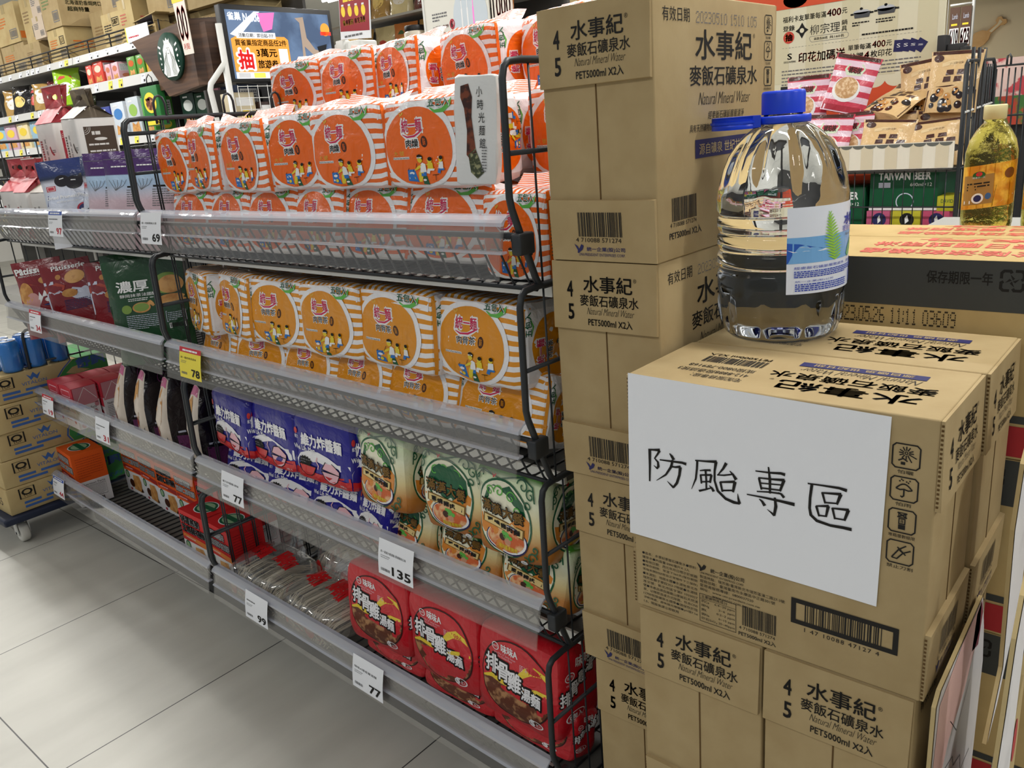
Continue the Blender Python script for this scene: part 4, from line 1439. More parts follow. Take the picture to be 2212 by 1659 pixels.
GP = [Proto(make_green(s, .155, .168, .135)) for s in (11, 12)]
GRPG = 'green noodle packs'
for i, (x, y, rz, rx) in enumerate(((-.135, .045, 2, -3), (-.288, .055, 6, -3), (-.480, .045, -1, -5))):
    place(GP, i, x, y, .518, rz, rx, 'green and cream noodle pack, upper row of its basket, %s from the carton stack' % ORD[i], GRPG)
for i, (x, y, rz) in enumerate(((-.115, .03, 0), (-.285, .035, 3), (-.452, .032, -3))):
    place(GP, i + 1, x, y + .004, .424, rz, -17, 'green and cream noodle pack, lower row of its basket, %s from the carton stack' % ORD[i], GRPG, sc=(1, .6, .72))

# red packs
RFILM = film_mat('crimson_film', c=(200, 22, 38)); FOOD = mat('stew_print', (104, 54, 36), .4, mottle=((188, 140, 96), 55, .5, .62)); YBAND = film_mat('band_yellow', c=(240, 210, 60)); DKRIM = mat('dark_oval_rim', (52, 16, 16), .4)


def red_face(p):
    p.ell(.50, .50, .43, .43, DKRIM, 40, 6)
    p.up(); p.ell(.50, .50, .415, .412, film_mat('oval_red', c=(208, 40, 50)), 40, 6)
    p.up()
    lo = [(.50 + .415 * cos(a), .50 + .412 * sin(a)) for a in [pi + .18 + (pi - .25) * i / 20 for i in range(21)]]
    p.poly(lo + [(.74, .46), (.55, .42), (.36, .42), (.2, .44)], FOOD)
    p.up()
    p.stroke([(.10, .42), (.2, .455), (.36, .44), (.55, .44), (.74, .50), (.90, .52)], [.02, .05, .045, .04, .05, .03], YBAND)
    p.poly([(.52, .60), (.60, .70), (.72, .76), (.84, .72), (.88, .64), (.80, .68), (.68, .66), (.58, .58)], YBAND)
    p.ell(.25, .80, .045, .045, WHITE, 16, 1, inner=.8); p.text('味丹', .22, .785, .28, .815, WHITE)
    p.text('味味A', .32, .755, .52, .85, WHITE, bold=.04)
    p.text('Wei-Wei "A" Series Instant', .23, .72, .50, .745, BOWLP); p.text('Noodles Chicken Flavor', .23, .69, .46, .715, BOWLP)
    p.text('原汁', .54, .62, .64, .72, BOWLP); p.text('1986', .66, .66, .80, .72, BRED)
    for i, (ch, s_) in enumerate((('排', .15), ('骨', .145), ('雞', .15), ('湯', .105), ('麵', .105))):
        uu = (.13, .28, .415, .575, .685)[i]; vv = (.50, .46, .405, .36, .34)[i]
        p.text(ch, uu - .012, vv - .014, uu + s_ + .012, vv + s_ * 1.28 + .014, BLACK, bold=.10)
        p.up(); p.text(ch, uu, vv, uu + s_, vv + s_ * 1.28, FWHITE, bold=.045); p.layer -= 1
    p.up()
    p.ell(.74, .15, .085, .045, FWHITE, 18, 1, inner=.82); p.text('5', .68, .12, .72, .185, FWHITE, bold=.1); p.text('包入', .74, .13, .80, .17, FWHITE)
    p.layer = 0
    return p


def make_red(seed, w, h, d):
    S = pillow(w, h, d, seed, amp=.006)
    b = MB()
    pack_film(b, S, w, h, d, RFILM)
    red_face(Print()).onto(b, on_front(S, w, h))
    p = Print()
    p.ell(.22, .72, .10, .05, WHITE, 16, 1, inner=.82); p.text('味丹', .16, .70, .28, .74, WHITE)
    p.text('味味A', .34, .78, .82, .90, WHITE, bold=.04); p.text('Wei-Wei "A" Series', .14, .63, .6, .655, BOWLP)
    for i, ch in enumerate('排骨雞湯麵'):
        uu = .04 + .185 * i; vv = .44 + .07 * i
        p.text(ch, uu - .01, vv - .01, uu + .19, vv + .15, BLACK, bold=.1); p.up(); p.text(ch, uu, vv, uu + .18, vv + .14, FWHITE, bold=.04); p.layer = 0
    p.text('5包入', .2, .24, .5, .31, FWHITE, bold=.05); p.ell(.35, .275, .22, .06, FWHITE, 18, 1, inner=.88)
    p.onto(b, on_right(S))
    p = Print(); p.dashes(.35, .28, .65, .42, 2, DKRIM, 5)
    p.onto(b, lambda u, v, ly: S(2 * u - 1, 2 * v - 1, 1, .0009))
    o = b.build('noodle_pack'); tag(o, 'red noodle pack', 'noodle pack')
    fin(w * .84, .01, h * .95, .02, RFILM, seed).build('seal_fin', o)
    return o


RP = [Proto(make_red(s, .205, .185, .125)) for s in (14, 15)]
GRPR = 'red noodle packs'
for i, (x, y, rz, rx) in enumerate(((-.155, .040, 0, -5), (-.355, .040, 1, -4), (-.565, .040, 2, -4))):
    place(RP, i, x, y, .165, rz, rx, 'red noodle pack, upper row of the bottom basket, %s from the carton stack' % ORD[i], GRPR)
for i, (x, y, rz) in enumerate(((-.145, .022, 0), (-.340, .022, 1), (-.545, .022, -1))):
    place(RP, i + 1, x, y + .006, .118, rz, -17, 'red noodle pack, lower row of the bottom basket, %s from the carton stack' % ORD[i], GRPR, sc=(1, .6, .52))
MAROON = film_mat('maroon_foil', c=(92, 18, 26), rough=.2)
S = pillow(.1, .3, .1, 21, amp=.012, e=4)
b = MB(); pack_film(b, S, .1, .3, .1, MAROON)
o = b.build('foil_snack_bag', None, G(-.075, .235, .108), ROTG); tag(o, 'dark maroon foil bag behind the red noodle packs, beside the carton stack', 'snack bag')

# white sachet of braised noodles leaning in the top basket
SACH = clear_mat('frosted_sachet', (236, 238, 238), .22, .66, .18)
sx = thing('noodle_sachet', 'slim white see-through sachet of dark noodles propped beside the orange packs', 'sachet', G(-.148, -.005, 1.150), (radians(-4), radians(3), GYAW + radians(12)))
S = pillow(.074, .158, .014, 31, amp=.004, e=16)
b = MB(); pack_film(b, S, .074, .158, .014, mat('white_sachet_film', (226, 227, 226), .25, coat=.4, bump=(40, .5, .004)), 10); b.build('film', sx)
p = Print()
FDK = mat('braised_strip', (58, 30, 22), .3, mottle=((120, 60, 34), 90, .45, .6)); HERB = mat('dark_herbs', (58, 66, 40), .5, mottle=((150, 150, 110), 120, .5, .6))
p.poly([(.16, .90), (.34, .92), (.42, .80), (.40, .62), (.46, .45), (.52, .30), (.42, .22), (.30, .28), (.30, .5), (.24, .7), (.16, .8)], FDK)
p.poly([(.34, .28), (.5, .34), (.62, .22), (.72, .12), (.56, .06), (.40, .12)], HERB)
p.up()
for i, ch in enumerate('小時光麵館'):
    p.text(ch, .52 + .02 * i, .80 - .115 * i, .66 + .02 * i, .89 - .115 * i, BLACK)
p.dashes(.66, .12, .78, .36, 9, GREYINK, 3, fill=.4)
b = MB(); p.onto(b, on_front(S, .074, .158)); b.build('front_print', sx)
# ------------------------------------------------------------------ goods of the far bay
def sheet_bag(name, w, h, d, m, seed, amp=.005, gusset=True, n=12, e=2.6, top_d=.06):
    """stand-up pouch: flat and thin at the sealed top, thick lower down; local front is -y"""
    sd = Vector((seed * 3.3, seed, -seed))

    def F(u, v, side, off=0.0):
        th = d / 2 * (1 - abs(2 * u - 1) ** e) ** .6 * ((1 - v) ** .55 * (1 - .25 * (1 - v) ** 6)) + d * top_d * .02
        x = (u - .5) * w * (1 - .06 * sin(pi * v))
        z = v * h
        p = Vector((x, side * (th + .0008), z))
        a = noise.noise(p * 16 + sd) * amp * (1 if v < .97 else .4)
        p.y += a + side * off
        return p
    b = MB()
    mm = m if callable(m) and not isinstance(m, bpy.types.Material) else (lambda s: m)
    for s in (-1, 1):
        g = (lambda i, j, s=s: F(i if s < 0 else 1 - i, j, s))
        b.grid(g, n, n, mm(s), uv=True)
    vs = [F(i / n, 0, -1) for i in range(n + 1)] + [F(i / n, 0, 1) for i in range(n, -1, -1)]
    b.add(vs, [tuple(range(len(vs)))], mm(1))
    return b, (lambda u, v, ly: F(u, v, -1, .0008 + .0003 * ly)), (lambda u, v, ly: F(1 - u, v, 1, .0008 + .0003 * ly))


def folded_bag(nm, body, roof, tall_handle, w, h, d, label_m, seed):
    """block-bottom paper bag of noodles with a coloured folded roof"""
    root = thing(nm, 'bag', 'noodle bag')
    b = MB()
    b.box(-w / 2, w / 2, -d / 2, d / 2, 0, h, body, .006)
    p = Print()
    # -y face: vertical lettering and mark
    p.stroke([(.62, .60), (.66, .52), (.74, .47), (.80, .46)], [.05, .06, .05, .02], label_m)
    p.rect(.70, .50, .90, .512, GREYINK); p.rect(.72, .53, .90, .542, GREYINK)
    p.dashes(.14, .12, .24, .72, 14, label_m, seed, fill=.7, per=1)
    for i, ch in enumerate('XO椒麻麵' if roof is REDROOF else '椒油金蔥麵'):
        p.text(ch, .36, .66 - .1 * i, .46, .74 - .1 * i, GREYINK)
    for r in (.24, .19, .14, .09, .05):
        p.ell(.78, .10, r, r * .8, label_m if int(r * 100) % 2 == 0 or r in (.19, .09) else body, 24, 1, a0=0, a1=pi, inner=.78)
    p.onto(b, lambda u, v, ly: (-w / 2 + u * w, -d / 2 - .0007 - .0003 * ly, v * h))
    # +x face: panel
    p = Print()
    p.rect(.18, .08, .94, .86, label_m)
    p.up(); p.dashes(.36, .72, .76, .79, 1, body, 4, fill=.8, per=1.3); p.ell(.56, .66, .16, .025, body, 20, 1)
    p.dashes(.24, .55, .88, .60, 1, body, seed, per=1.2); p.dashes(.24, .14, .88, .50, 6, body, seed + 1, fill=.42, per=1.1)
    for r in (.08, .12, .16):
        p.ell(.19, .85, r, r * .7, body, 12, 1, a0=-pi / 2, a1=0, inner=.93)
    p.onto(b, lambda u, v, ly: (w / 2 + .0007 + .0003 * ly, -d / 2 + u * d, v * h))
    b.build('bag_body', root)
    b = MB()
    k = tall_handle
    n = 10
    sd = seed * 4.4
    wob = lambda x, j: .004 * noise.noise(Vector((x * 30 + sd, j, 0)))
    for s in (-1, 1):
        b.grid(lambda i, j, s=s: (-w / 2 + w * i + (0 if j < .5 else 0), s * (d / 2 - (d / 2 - .012) * min(1, j * 1.8)) + wob(i * w, j * s), h + (k * .45) * min(1, j * 1.8)), n, 4, roof)
        for xx in (-1, 1):
            b.add([(xx * w / 2, -d / 2, h), (xx * w / 2, d / 2, h), (xx * (w / 2 - .018), 0, h + k * .42)], [(0, 1, 2)], roof)
    # handle leaf with an oval hole
    for y0, lean in ((-.006, -.10), (.006, .02)):
        zb = h + k * .45
        ht = k * .62
        q = [(-w / 2, 0), (w / 2, 0), (w / 2, ht), (-w / 2, ht)]
        hole = [(w * .22 * cos(a), ht * .5 + ht * .16 * sin(a)) for a in [2 * pi * i / 16 for i in range(16)]]
        tri = tessellate_polygon([[Vector((a, c, 0)) for a, c in q], [Vector((a, c, 0)) for a, c in reversed(hole)]])
        pts = q + list(reversed(hole))
        for dy in (0, .0012):
            b.add([(a, y0 + dy + lean * c + .012 * noise.noise(Vector((a * 20, c * 20, sd))), zb + c) for a, c in pts], [tuple(t) for t in tri], roof)
        b.box(-w / 2, w / 2, y0 + lean * ht - .001, y0 + lean * ht + .002, zb + ht - .002, zb + ht + .002, OWHITEM)
    b.build('folded_roof', root)
    return root


OWHITEM = mat('cream_white_paper', (232, 226, 218), .55)
REDROOF = mat('red_paper_print', (186, 54, 66), .45, mottle=((206, 92, 96), 24, .5, .6))
BRNROOF = mat('taupe_paper_print', (110, 96, 78), .45, mottle=((142, 126, 96), 24, .55, .62))
BAGW = mat('bag_white_paper', (226, 222, 218), .5, bump=(30, .25, .004))
REDL = mat('label_crimson', (172, 40, 58), .45); BRNL = mat('label_umber', (74, 58, 46), .45)
FR = Proto(folded_bag('noodle_gift_bag', BAGW, REDROOF, .105, .13, .18, .115, REDL, 3))
FB = Proto(folded_bag('noodle_gift_bag', BAGW, BRNROOF, .075, .13, .18, .115, BRNL, 5))
GRPH = 'handled paper bags of noodles'
FR.put(G(-2.20, .17, 1.178), (0, 0, GYAW + radians(3)), 'white paper noodle bag with a tall red handle, beside the brown-topped bag', GRPH)
FB.put(G(-1.955, .155, 1.178), (0, radians(2), GYAW + radians(-4)), 'white paper noodle bag with a taupe folded roof and dark label, above the prunes', GRPH)
FR.put(G(-2.235, .03, 1.006), (0, 0, GYAW + radians(4)), 'low red-roofed noodle bag at the far end behind the top rail', GRPH, (1, 1, .87))
FR.put(G(-2.09, .02, 1.006), (0, 0, GYAW - radians(3)), 'low red-roofed noodle bag between another red one and a taupe one', GRPH, (1, 1, .85))
FB.put(G(-1.95, .025, 1.006), (0, 0, GYAW + radians(3)), 'low taupe-roofed noodle bag half hidden by a prune pouch', GRPH, (1, 1, .84))
FR.put(G(-2.20, .17, 1.006), (0, 0, GYAW), 'red-roofed noodle bag serving as the hidden lower layer under the tall red one', GRPH, (1, 1, .6))
FB.put(G(-1.955, .165, 1.006), (0, 0, GYAW), 'taupe-roofed noodle bag serving as the hidden lower layer under the taupe one', GRPH, (1, 1, .6))

# prunes
PRN = uv_ramp_mat('prune_pouch_film', [(0, (228, 230, 238)), (.45, (216, 222, 236)), (.55, (206, 214, 232)), (.74, (206, 208, 220)), (.79, (40, 50, 74)), (.84, (40, 54, 106)), (1, (34, 48, 98))], rough=.22)
PRUNE = mat('prune_skin_print', (26, 20, 26), .22, coat=.4); PNAVY = film_mat('prune_band_navy', c=(34, 40, 104)); BADGE = mat('badge_red', (188, 54, 74), .4)
b, ff, fb = sheet_bag('p', .165, .24, .07, PRN, 4, .006)
p = Print()
for cu, cv, ru, rv in ((.42, .66, .14, .09), (.62, .62, .15, .10), (.80, .68, .10, .08)):
    p.ell(cu, cv, ru, rv, PRUNE, 18, 3)
p.up(); p.stroke([(.38, .69), (.46, .70)], .012, WHITE); p.stroke([(.58, .66), (.66, .655)], .014, WHITE)
p.layer = 0
p.poly([(.06, .30), (.10, .46), (.94, .48), (.94, .33)], PNAVY)
p.rect(.10, .52, .28, .60, BADGE)
p.up(); p.rect(.12, .53, .26, .59, OWHITEM); p.up(); p.rect(.13, .537, .25, .583, BADGE); p.layer = 1
p.text('Dried Prunes(Pitted)', .08, .375, .92, .44, WHITE, bold=.03); p.text('美國蜜棗(去籽)', .26, .325, .68, .355, WHITE)
p.ell(.74, .20, .14, .10, BADGE, 24, 2); p.up(); p.ell(.74, .20, .105, .075, PNAVY, 24, 2); p.up(); p.dashes(.67, .18, .81, .215, 1, WHITE, 2, per=1)
p.layer = 0
p.ell(.36, .14, .16, .09, PRUNE, 16, 2); p.ell(.52, .07, .16, .08, PRUNE, 16, 2)
p.squeeze(.27, 1.0); p.onto(b, ff)
o = b.build('prune_pouch'); tag(o, 'prune pouch', 'snack pouch')
PR = Proto(o)
GRPP = 'dark blue prune pouches'
PR.put(G(-1.735, -.012, 1.006), (radians(-6), radians(-3), GYAW + radians(46)), 'navy and white pouch of dried pitted prunes, its front turned towards the aisle', GRPP)
PR.put(G(-1.665, .055, 1.006), (radians(-8), radians(4), GYAW + radians(20)), 'navy prune pouch standing edge-on just behind the first prune pouch', GRPP)
PR.put(G(-1.60, .0, 1.006), (radians(-7), radians(2), GYAW + radians(16)), 'navy prune pouch edge-on next to the purple pouches', GRPP)
# purple-topped pouches
PUR = uv_ramp_mat('purple_pouch_film', [(0, (214, 186, 194)), (.50, (216, 190, 200)), (.58, (204, 204, 220)), (.66, (170, 196, 224)), (.755, (176, 204, 232)), (.765, (72, 34, 104)), (1, (70, 30, 100))], rough=.22)
b, ff, fb = sheet_bag('p', .150, .245, .06, PUR, 9, .006)
p = Print()
p.text('MULTIGRAIN' if False else '', 0, 0, 1, 1, WHITE)
p.dashes(.2, .72, .8, .76, 1, WHITE, 3, per=1); p.rect(.04, .86, .96, .868, GREYINK, 8)
p.rect(.52, .38, .96, .41, BLACK, 4); p.dashes(.5, .06, .96, .36, 8, GREYINK, 6, fill=.35, per=1)
for k in range(5):
    p.stroke([(.26, .34), (.2 + .06 * k, .42), (.12 + .1 * k, .52)], .008, GREYINK)
p.squeeze(.40, 1.0); p.onto(b, ff)
o = b.build('grain_pouch'); tag(o, 'purple pouch', 'snack pouch')
PU = Proto(o)
for i, (x, y, rz) in enumerate(((-1.545, .0, 26), (-1.425, .005, 28), (-1.30, .015, 26))):
    PU.put(G(x, y, 1.006), (radians(-5), radians(2), GYAW + radians(rz)), 'purple-topped pale pouch, %s from the wire divider in the top far basket' % ORD[2 - i], 'purple-topped pouches')

# cookie pouches
COOK = film_mat('cookie_red_film', c=(128, 26, 34), rough=.25); BISC = mat('biscuit_print', (214, 160, 92), .45, mottle=((188, 128, 66), 40, .45, .6)); TEAR = mat('tea_red', (150, 24, 30), .3); LAV = film_mat('pale_lavender_print', c=(204, 208, 226)); CARA = film_mat('caramel_print', c=(170, 60, 38))


def cookie(side):
    b, ff, fb = sheet_bag('c', .165, .245, .06, COOK, 12 + side, .008)
    p = Print()
    if side == 0:
        p.poly([(.02, .02), (.02, .45), (.2, .58), (.4, .52), (.6, .46), (.98, .34), (.98, .02)], CARA)
        p.up(); p.poly([(.42, .02), (.50, .36), (.56, .26), (.62, .38), (.70, .28), (.80, .36), (.97, .30), (.97, .02)], WHITE)
        p.ell(.20, .36, .17, .22, BISC, 24, 2); p.ell(.34, .18, .16, .18, mat('biscuit_pink', (206, 150, 146), .5), 20, 2)
        p.up(); p.ell(.74, .19, .13, .05, WHITE, 18, 1); p.poly([(.62, .20), (.65, .11), (.83, .11), (.86, .20)], TEAR); p.ell(.74, .09, .17, .02, mat('saucer_blue', (36, 40, 110), .4), 18, 1)
        p.layer = 1
        p.text('Pâtisserie', .06, .74, .90, .86, WHITE, bold=.05); p.text('FRENCH COOKIES', .10, .69, .72, .72, WHITE); p.ell(.66, .58, .12, .07, BISC, 18, 2)
    else:
        p.poly([(.03, .02), (.03, .40), (.12, .46), (.24, .40), (.36, .44), (.5, .34), (.64, .46), (.8, .42), (.97, .50), (.97, .02)], LAV)
        p.up(); p.poly([(.03, .44), (.03, .54), (.30, .60), (.5, .52), (.46, .44), (.34, .42), (.2, .41)], CARA); p.ell(.55, .36, .16, .08, BISC, 20, 2); p.ell(.70, .66, .2, .13, BISC, 24, 2); p.ell(.36, .70, .06, .05, BISC, 14, 1)
        p.rect(.02, .58, .24, .64, LAV)
        p.text('Pâtisserie', .26, .83, .92, .92, WHITE, bold=.03); p.text('FRENCH COOKIES', .32, .78, .74, .81, CARA)
        p.dashes(.4, .03, .94, .24, 7, NAVY, 6, fill=.5)
    p.squeeze(.36, 1.0); p.onto(b, ff)
    o = b.build('cookie_pouch'); return tag(o, 'cookie pouch', 'snack pouch')


c0, c1 = Proto(cookie(0)), Proto(cookie(1))
GRPC = 'dark red cookie pouches'
c0.put(G(-2.10, -.035, .707), (radians(-7), radians(-5), GYAW + radians(40)), 'dark red cookie pouch with a printed teacup, nearest the far end of the second basket', GRPC)
c1.put(G(-1.95, .0, .707), (radians(-8), radians(-7), GYAW + radians(40)), 'dark red cookie pouch with a pale lower half, leaning between two others', GRPC)
c1.put(G(-1.76, .045, .707), (radians(-8), radians(-4), GYAW + radians(34)), 'dark red cookie pouch half hidden behind the green pouches', GRPC)
GRN = film_mat('deep_green_film', c=(22, 66, 34), rough=.25); MATCHA = mat('matcha_print', (120, 150, 66), .45)
b, ff, fb = sheet_bag('g', .225, .275, .06, GRN, 17, .009)
p = Print()
p.text('濃厚', .16, .57, .56, .72, WHITE, bold=.03); p.text('靜岡抹茶法國酥', .18, .50, .66, .545, WHITE); p.dashes(.28, .44, .62, .485, 2, WHITE, 4, fill=.4, per=1)
p.ell(.80, .64, .17, .14, MATCHA, 28, 3); p.up(); p.ell(.84, .62, .15, .12, BISC, 28, 3); p.layer = 0
p.ell(.82, .40, .17, .05, BISC, 24, 2); p.ell(.84, .45, .14, .04, BISC, 24, 2)
p.ell(.44, .35, .12, .07, BISC, 24, 2); p.up(); p.ell(.44, .355, .10, .055, MATCHA, 24, 2); p.layer = 0
p.poly([(.50, .40), (.56, .44), (.70, .34), (.68, .30)], BISC); p.ell(.24, .34, .07, .06, MATCHA, 16, 2)
p.dashes(.22, .06, .70, .26, 8, LAV, 7, fill=.3, per=1.1); p.frame(.74, .12, .96, .26, .006, LAV); p.dashes(.76, .13, .94, .25, 5, LAV, 8, fill=.3); p.rect(.76, .03, .94, .10, WHITE); p.up(); p.bars(.77, .04, .93, .095, BLACK, 16)
p.squeeze(.30, 1.0); p.onto(b, ff)
o = b.build('cookie_pouch'); tag(o, 'green pouch', 'snack pouch')
GPX = Proto(o)
GPX.put(G(-1.40, -.005, .707), (radians(-5), radians(-3), GYAW + radians(38)), 'large deep green matcha cookie pouch beside the yellow noodle packs', 'deep green matcha cookie pouches')
GPX.put(G(-1.575, .05, .707), (radians(-6), radians(-3), GYAW + radians(34)), 'deep green matcha cookie pouch mostly hidden behind the first one', 'deep green matcha cookie pouches')


# small red cartons
CRED = mat('carton_red', (194, 44, 62), .5); CWHT = mat('carton_white', (224, 218, 222), .5); CPNK = mat('carton_pink_window', (196, 128, 138), .35, coat=.3)
b = MB()
w, d, h = .104, .078, .138
b.box(-w / 2, w / 2, -d / 2, d / 2, 0, h * .62, CWHT)
b.box(-w / 2, w / 2, -d / 2, d / 2, h * .62, h, CRED)
b.grid(lambda i, j: (-w / 2 + w * i, -d / 2 + d * j, h + .006 * sin(pi * i) * 1), 8, 1, CRED)
for s in (-1, 1):
    b.prism([(-w / 2 + w * i / 8, h + .006 * sin(pi * i / 8)) for i in range(9)], 'y', s * d / 2 - .0005, s * d / 2 + .0005, CRED)
p = Print()
p.poly([(.30, .42), (.36, .74), (.68, .74), (.78, .42)], CRED); p.up(); p.poly([(.34, .46), (.40, .70), (.64, .70), (.73, .46)], WHITE); p.up(); p.dashes(.42, .52, .64, .64, 2, CRED, 3); p.layer = 0
p.poly([(0, .62), (0, .40), (.3, .42), (.36, .62)], CRED); p.poly([(1, .62), (1, .40), (.78, .42), (.7, .62)], CRED)
p.frame(.18, .78, .82, .92, .02, BOWLP); p.ell(.8, .22, .08, .1, CRED, 14, 1); p.dashes(.14, .16, .6, .3, 2, CRED, 5)
p.onto(b, lambda u, v, ly: (-w / 2 + u * w, -d / 2 - .0008 - .0003 * ly, v * h))
p = Print()
p.rect(.04, .56, .96, .99, CPNK); p.up(); p.stroke([(.5, .97), (.08, .60)], .012, WHITE); p.stroke([(.5, .97), (.92, .66)], .012, WHITE); p.layer = 0
p.text('Nutrition Facts', .14, .44, .84, .50, BLACK); p.dashes(.12, .14, .84, .42, 7, GREYINK, 4, fill=.35)
for a, c in ((.78, .34), (.2, .08), (.66, .1), (.86, .06), (.88, .52)):
    p.ell(a, c, .09, .06, CPNK, 14, 1)
p.onto(b, lambda u, v, ly: (w / 2 + .0008 + .0003 * ly, -d / 2 + u * d, v * h))
o = b.build('milk_candy_carton'); tag(o, 'small red carton', 'carton')
MC = Proto(o)
for r in range(3):
    for c in range(2):
        MC.put(G(-2.165 + .107 * c + .01 * r, -.018 + .083 * r, .409), (0, 0, GYAW + radians((-1, 2, -2)[r] + c)),
               'small red and white carton, %s row from the rail, %s the wire divider end' % (ORD[r], 'nearer' if c == 0 else 'farther from'), 'small red and white cartons')

# dark snack bags
DKF = film_mat('black_purple_film', c=(24, 16, 24), rough=.18); PLUM = film_mat('plum_print', c=(104, 44, 96)); CREAMF = film_mat('cream_snack_film', c=(226, 212, 196)); DIA = mat('diamond_yellow', (170, 150, 50), .45); PKF = film_mat('pink_snack_film', c=(206, 110, 150))
w, d, h = .062, .18, .275


def snack(seed):
    S = pillow(w, h, d, seed, amp=.008, e=3.4)
    S2 = lambda x, y, z, off=0: (lambda q: Vector((q.x * (1 - .5 * max(0, q.z / h - .55)), q.y * (1 - .75 * max(0, q.z / h - .5) ** 1.2), q.z)))(S(x, y, z, off))
    b = MB()
    pack_film(b, S2, w, h, d, lambda nm: CREAMF if nm in ('front', 'left') else DKF, 12)
    p = Print()
    p.poly([(.2, .42), (.26, .60), (.4, .78), (.62, .84), (.78, .66), (.76, .48), (.6, .42)], BISC)
    p.poly([(.30, .36), (.44, .44), (.6, .38), (.56, .33)], CARA)
    p.poly([(.10, .16), (.12, .30), (.5, .35), (.88, .30), (.9, .16), (.5, .21)], mat('teal_cap_print', (74, 88, 96), .5))
    p.rect(.08, .85, .92, .99, PKF, 6)
    p.onto(b, lambda u, v, ly: S2(2 * u - 1, -1, 2 * v - 1, .001 + .0003 * ly))
    p = Print()
    p.poly([(.42, .52), (.58, .64), (.76, .54), (.60, .42)], DIA); p.poly([(.52, .70), (.62, .76), (.7, .70), (.6, .64)], DIA)
    p.rect(.14, .05, .86, .30, PLUM, 4, 3)
    p.up(); p.frame(.16, .06, .84, .29, .01, DKF); p.stroke([(.16, .2), (.84, .2)], .008, DKF); p.stroke([(.5, .06), (.5, .29)], .008, DKF); p.rect(.18, .33, .48, .35, LAV)
    p.stroke(spiral(.4, .82, .1, 1.3, 0, 1), .014, PLUM)
    p.onto(b, lambda u, v, ly: S2(1, 2 * u - 1, 2 * v - 1, .001 + .0003 * ly))
    o = b.build('noodle_snack_bag'); return tag(o, 'dark snack bag', 'snack bag')


SB = [Proto(snack(41)), Proto(snack(42))]
for i, (x, y, rz, ry) in enumerate(((-1.655, .03, -6, -6), (-1.53, .035, -4, -8), (-1.385, .035, -4, -9), (-1.235, .04, -4, -4))):
    SB[i % 2].put(G(x, y, .409), (radians(-4), radians(ry), GYAW + radians(rz)), 'black and cream noodle snack bag, %s from the red cartons' % ORD[i], 'black and cream noodle snack bags')


# cracker boxes
def cracker(main, name, seed, oat):
    w, d, h = .139, .10, .172
    root = thing('cracker_box', 'box', 'cracker box')
    b = MB()
    W_ = mat('cracker_white', (226, 226, 228), .5)
    b.box(-w / 2, w / 2, -d / 2, d / 2, 0, h * .46, W_)
    b.box(-w / 2, w / 2, -d / 2, d / 2, h * .46, h, main)
    b.build('box_body', root)
    b = MB()
    p = Print()
    L1, L2 = ('特選燕麥', '芝麻酥切餅') if oat else ('特選胡椒', '亞麻仁酥切餅')
    for s_, v0, u1 in ((L1, .80, .80), (L2, .64, .95)):
        p.text(s_, .05, v0 - .01, u1 + .01, v0 + .12, BLACK, bold=.12); p.up(); p.text(s_, .06, v0, u1, v0 + .11, FWHITE, bold=.07); p.up(); p.text(s_, .06, v0, u1, v0 + .11, BLACK, bold=-.005); p.layer = 0
    p.poly([(.02, .53), (.06, .59), (.96, .56), (.98, .46), (.5, .50)], mat('ribbon_red', (164, 36, 30), .5) if not oat else mat('ribbon_orange', (226, 130, 50), .5))
    p.up(); p.dashes(.16, .515, .88, .555, 1, BOWLP, 4, per=1.1); p.layer = 0
    p.ell(.17, .38, .10, .085, PGREEN, 20, 2); p.up(); p.ell(.17, .38, .07, .06, mat('badge_sage', (150, 180, 140), .5), 16, 1); p.layer = 0
    p.poly([(.42, .08), (.46, .40), (.78, .42), (.86, .30), (.82, .06)], BISC); p.ell(.34, .20, .13, .09, DBROWN if not oat else FOOD, 16, 1); p.poly([(.74, .06), (.84, .16), (.90, .08)], DBROWN); p.ell(.24, .06, .05, .03, REDL, 14, 1)
    p.onto(b, lambda u, v, ly: (-w / 2 + u * w, -d / 2 - .0008 - .0003 * ly, v * h))
    p = Print()
    p.dashes(.1, .52, .9, .92, 9, mat('dark_%s_ink' % ('orange' if not oat else 'red'), (190, 66, 12) if not oat else (150, 18, 22), .5), 5, fill=.25)
    p.text('Nutrition Facts', .14, .38, .86, .42, BLACK); p.frame(.14, .14, .86, .36, .006, BLACK); p.dashes(.17, .15, .83, .35, 8, GREYINK, 6, fill=.3); p.bars(.26, .03, .74, .11, BLACK, 18)
    p.onto(b, lambda u, v, ly: (w / 2 + .0008 + .0003 * ly, -d / 2 + u * d, v * h))
    p = Print()
    p.ell(.5, .5, .28, .34, WHITE, 24, 2); p.up(); p.ell(.5, .5, .26, .31, PGREEN, 24, 2); p.up(); p.ell(.5, .5, .21, .24, mat('badge_sage', (150, 180, 140), .5), 24, 2); p.up(); p.poly([(.18, .42), (.2, .58), (.8, .60), (.82, .44)], PGREEN); p.layer = 0
    p.onto(b, lambda u, v, ly: (-w / 2 + u * w, -d / 2 + v * d, h + .0008 + .0003 * ly))
    b.build('printed_label', root)
    return root


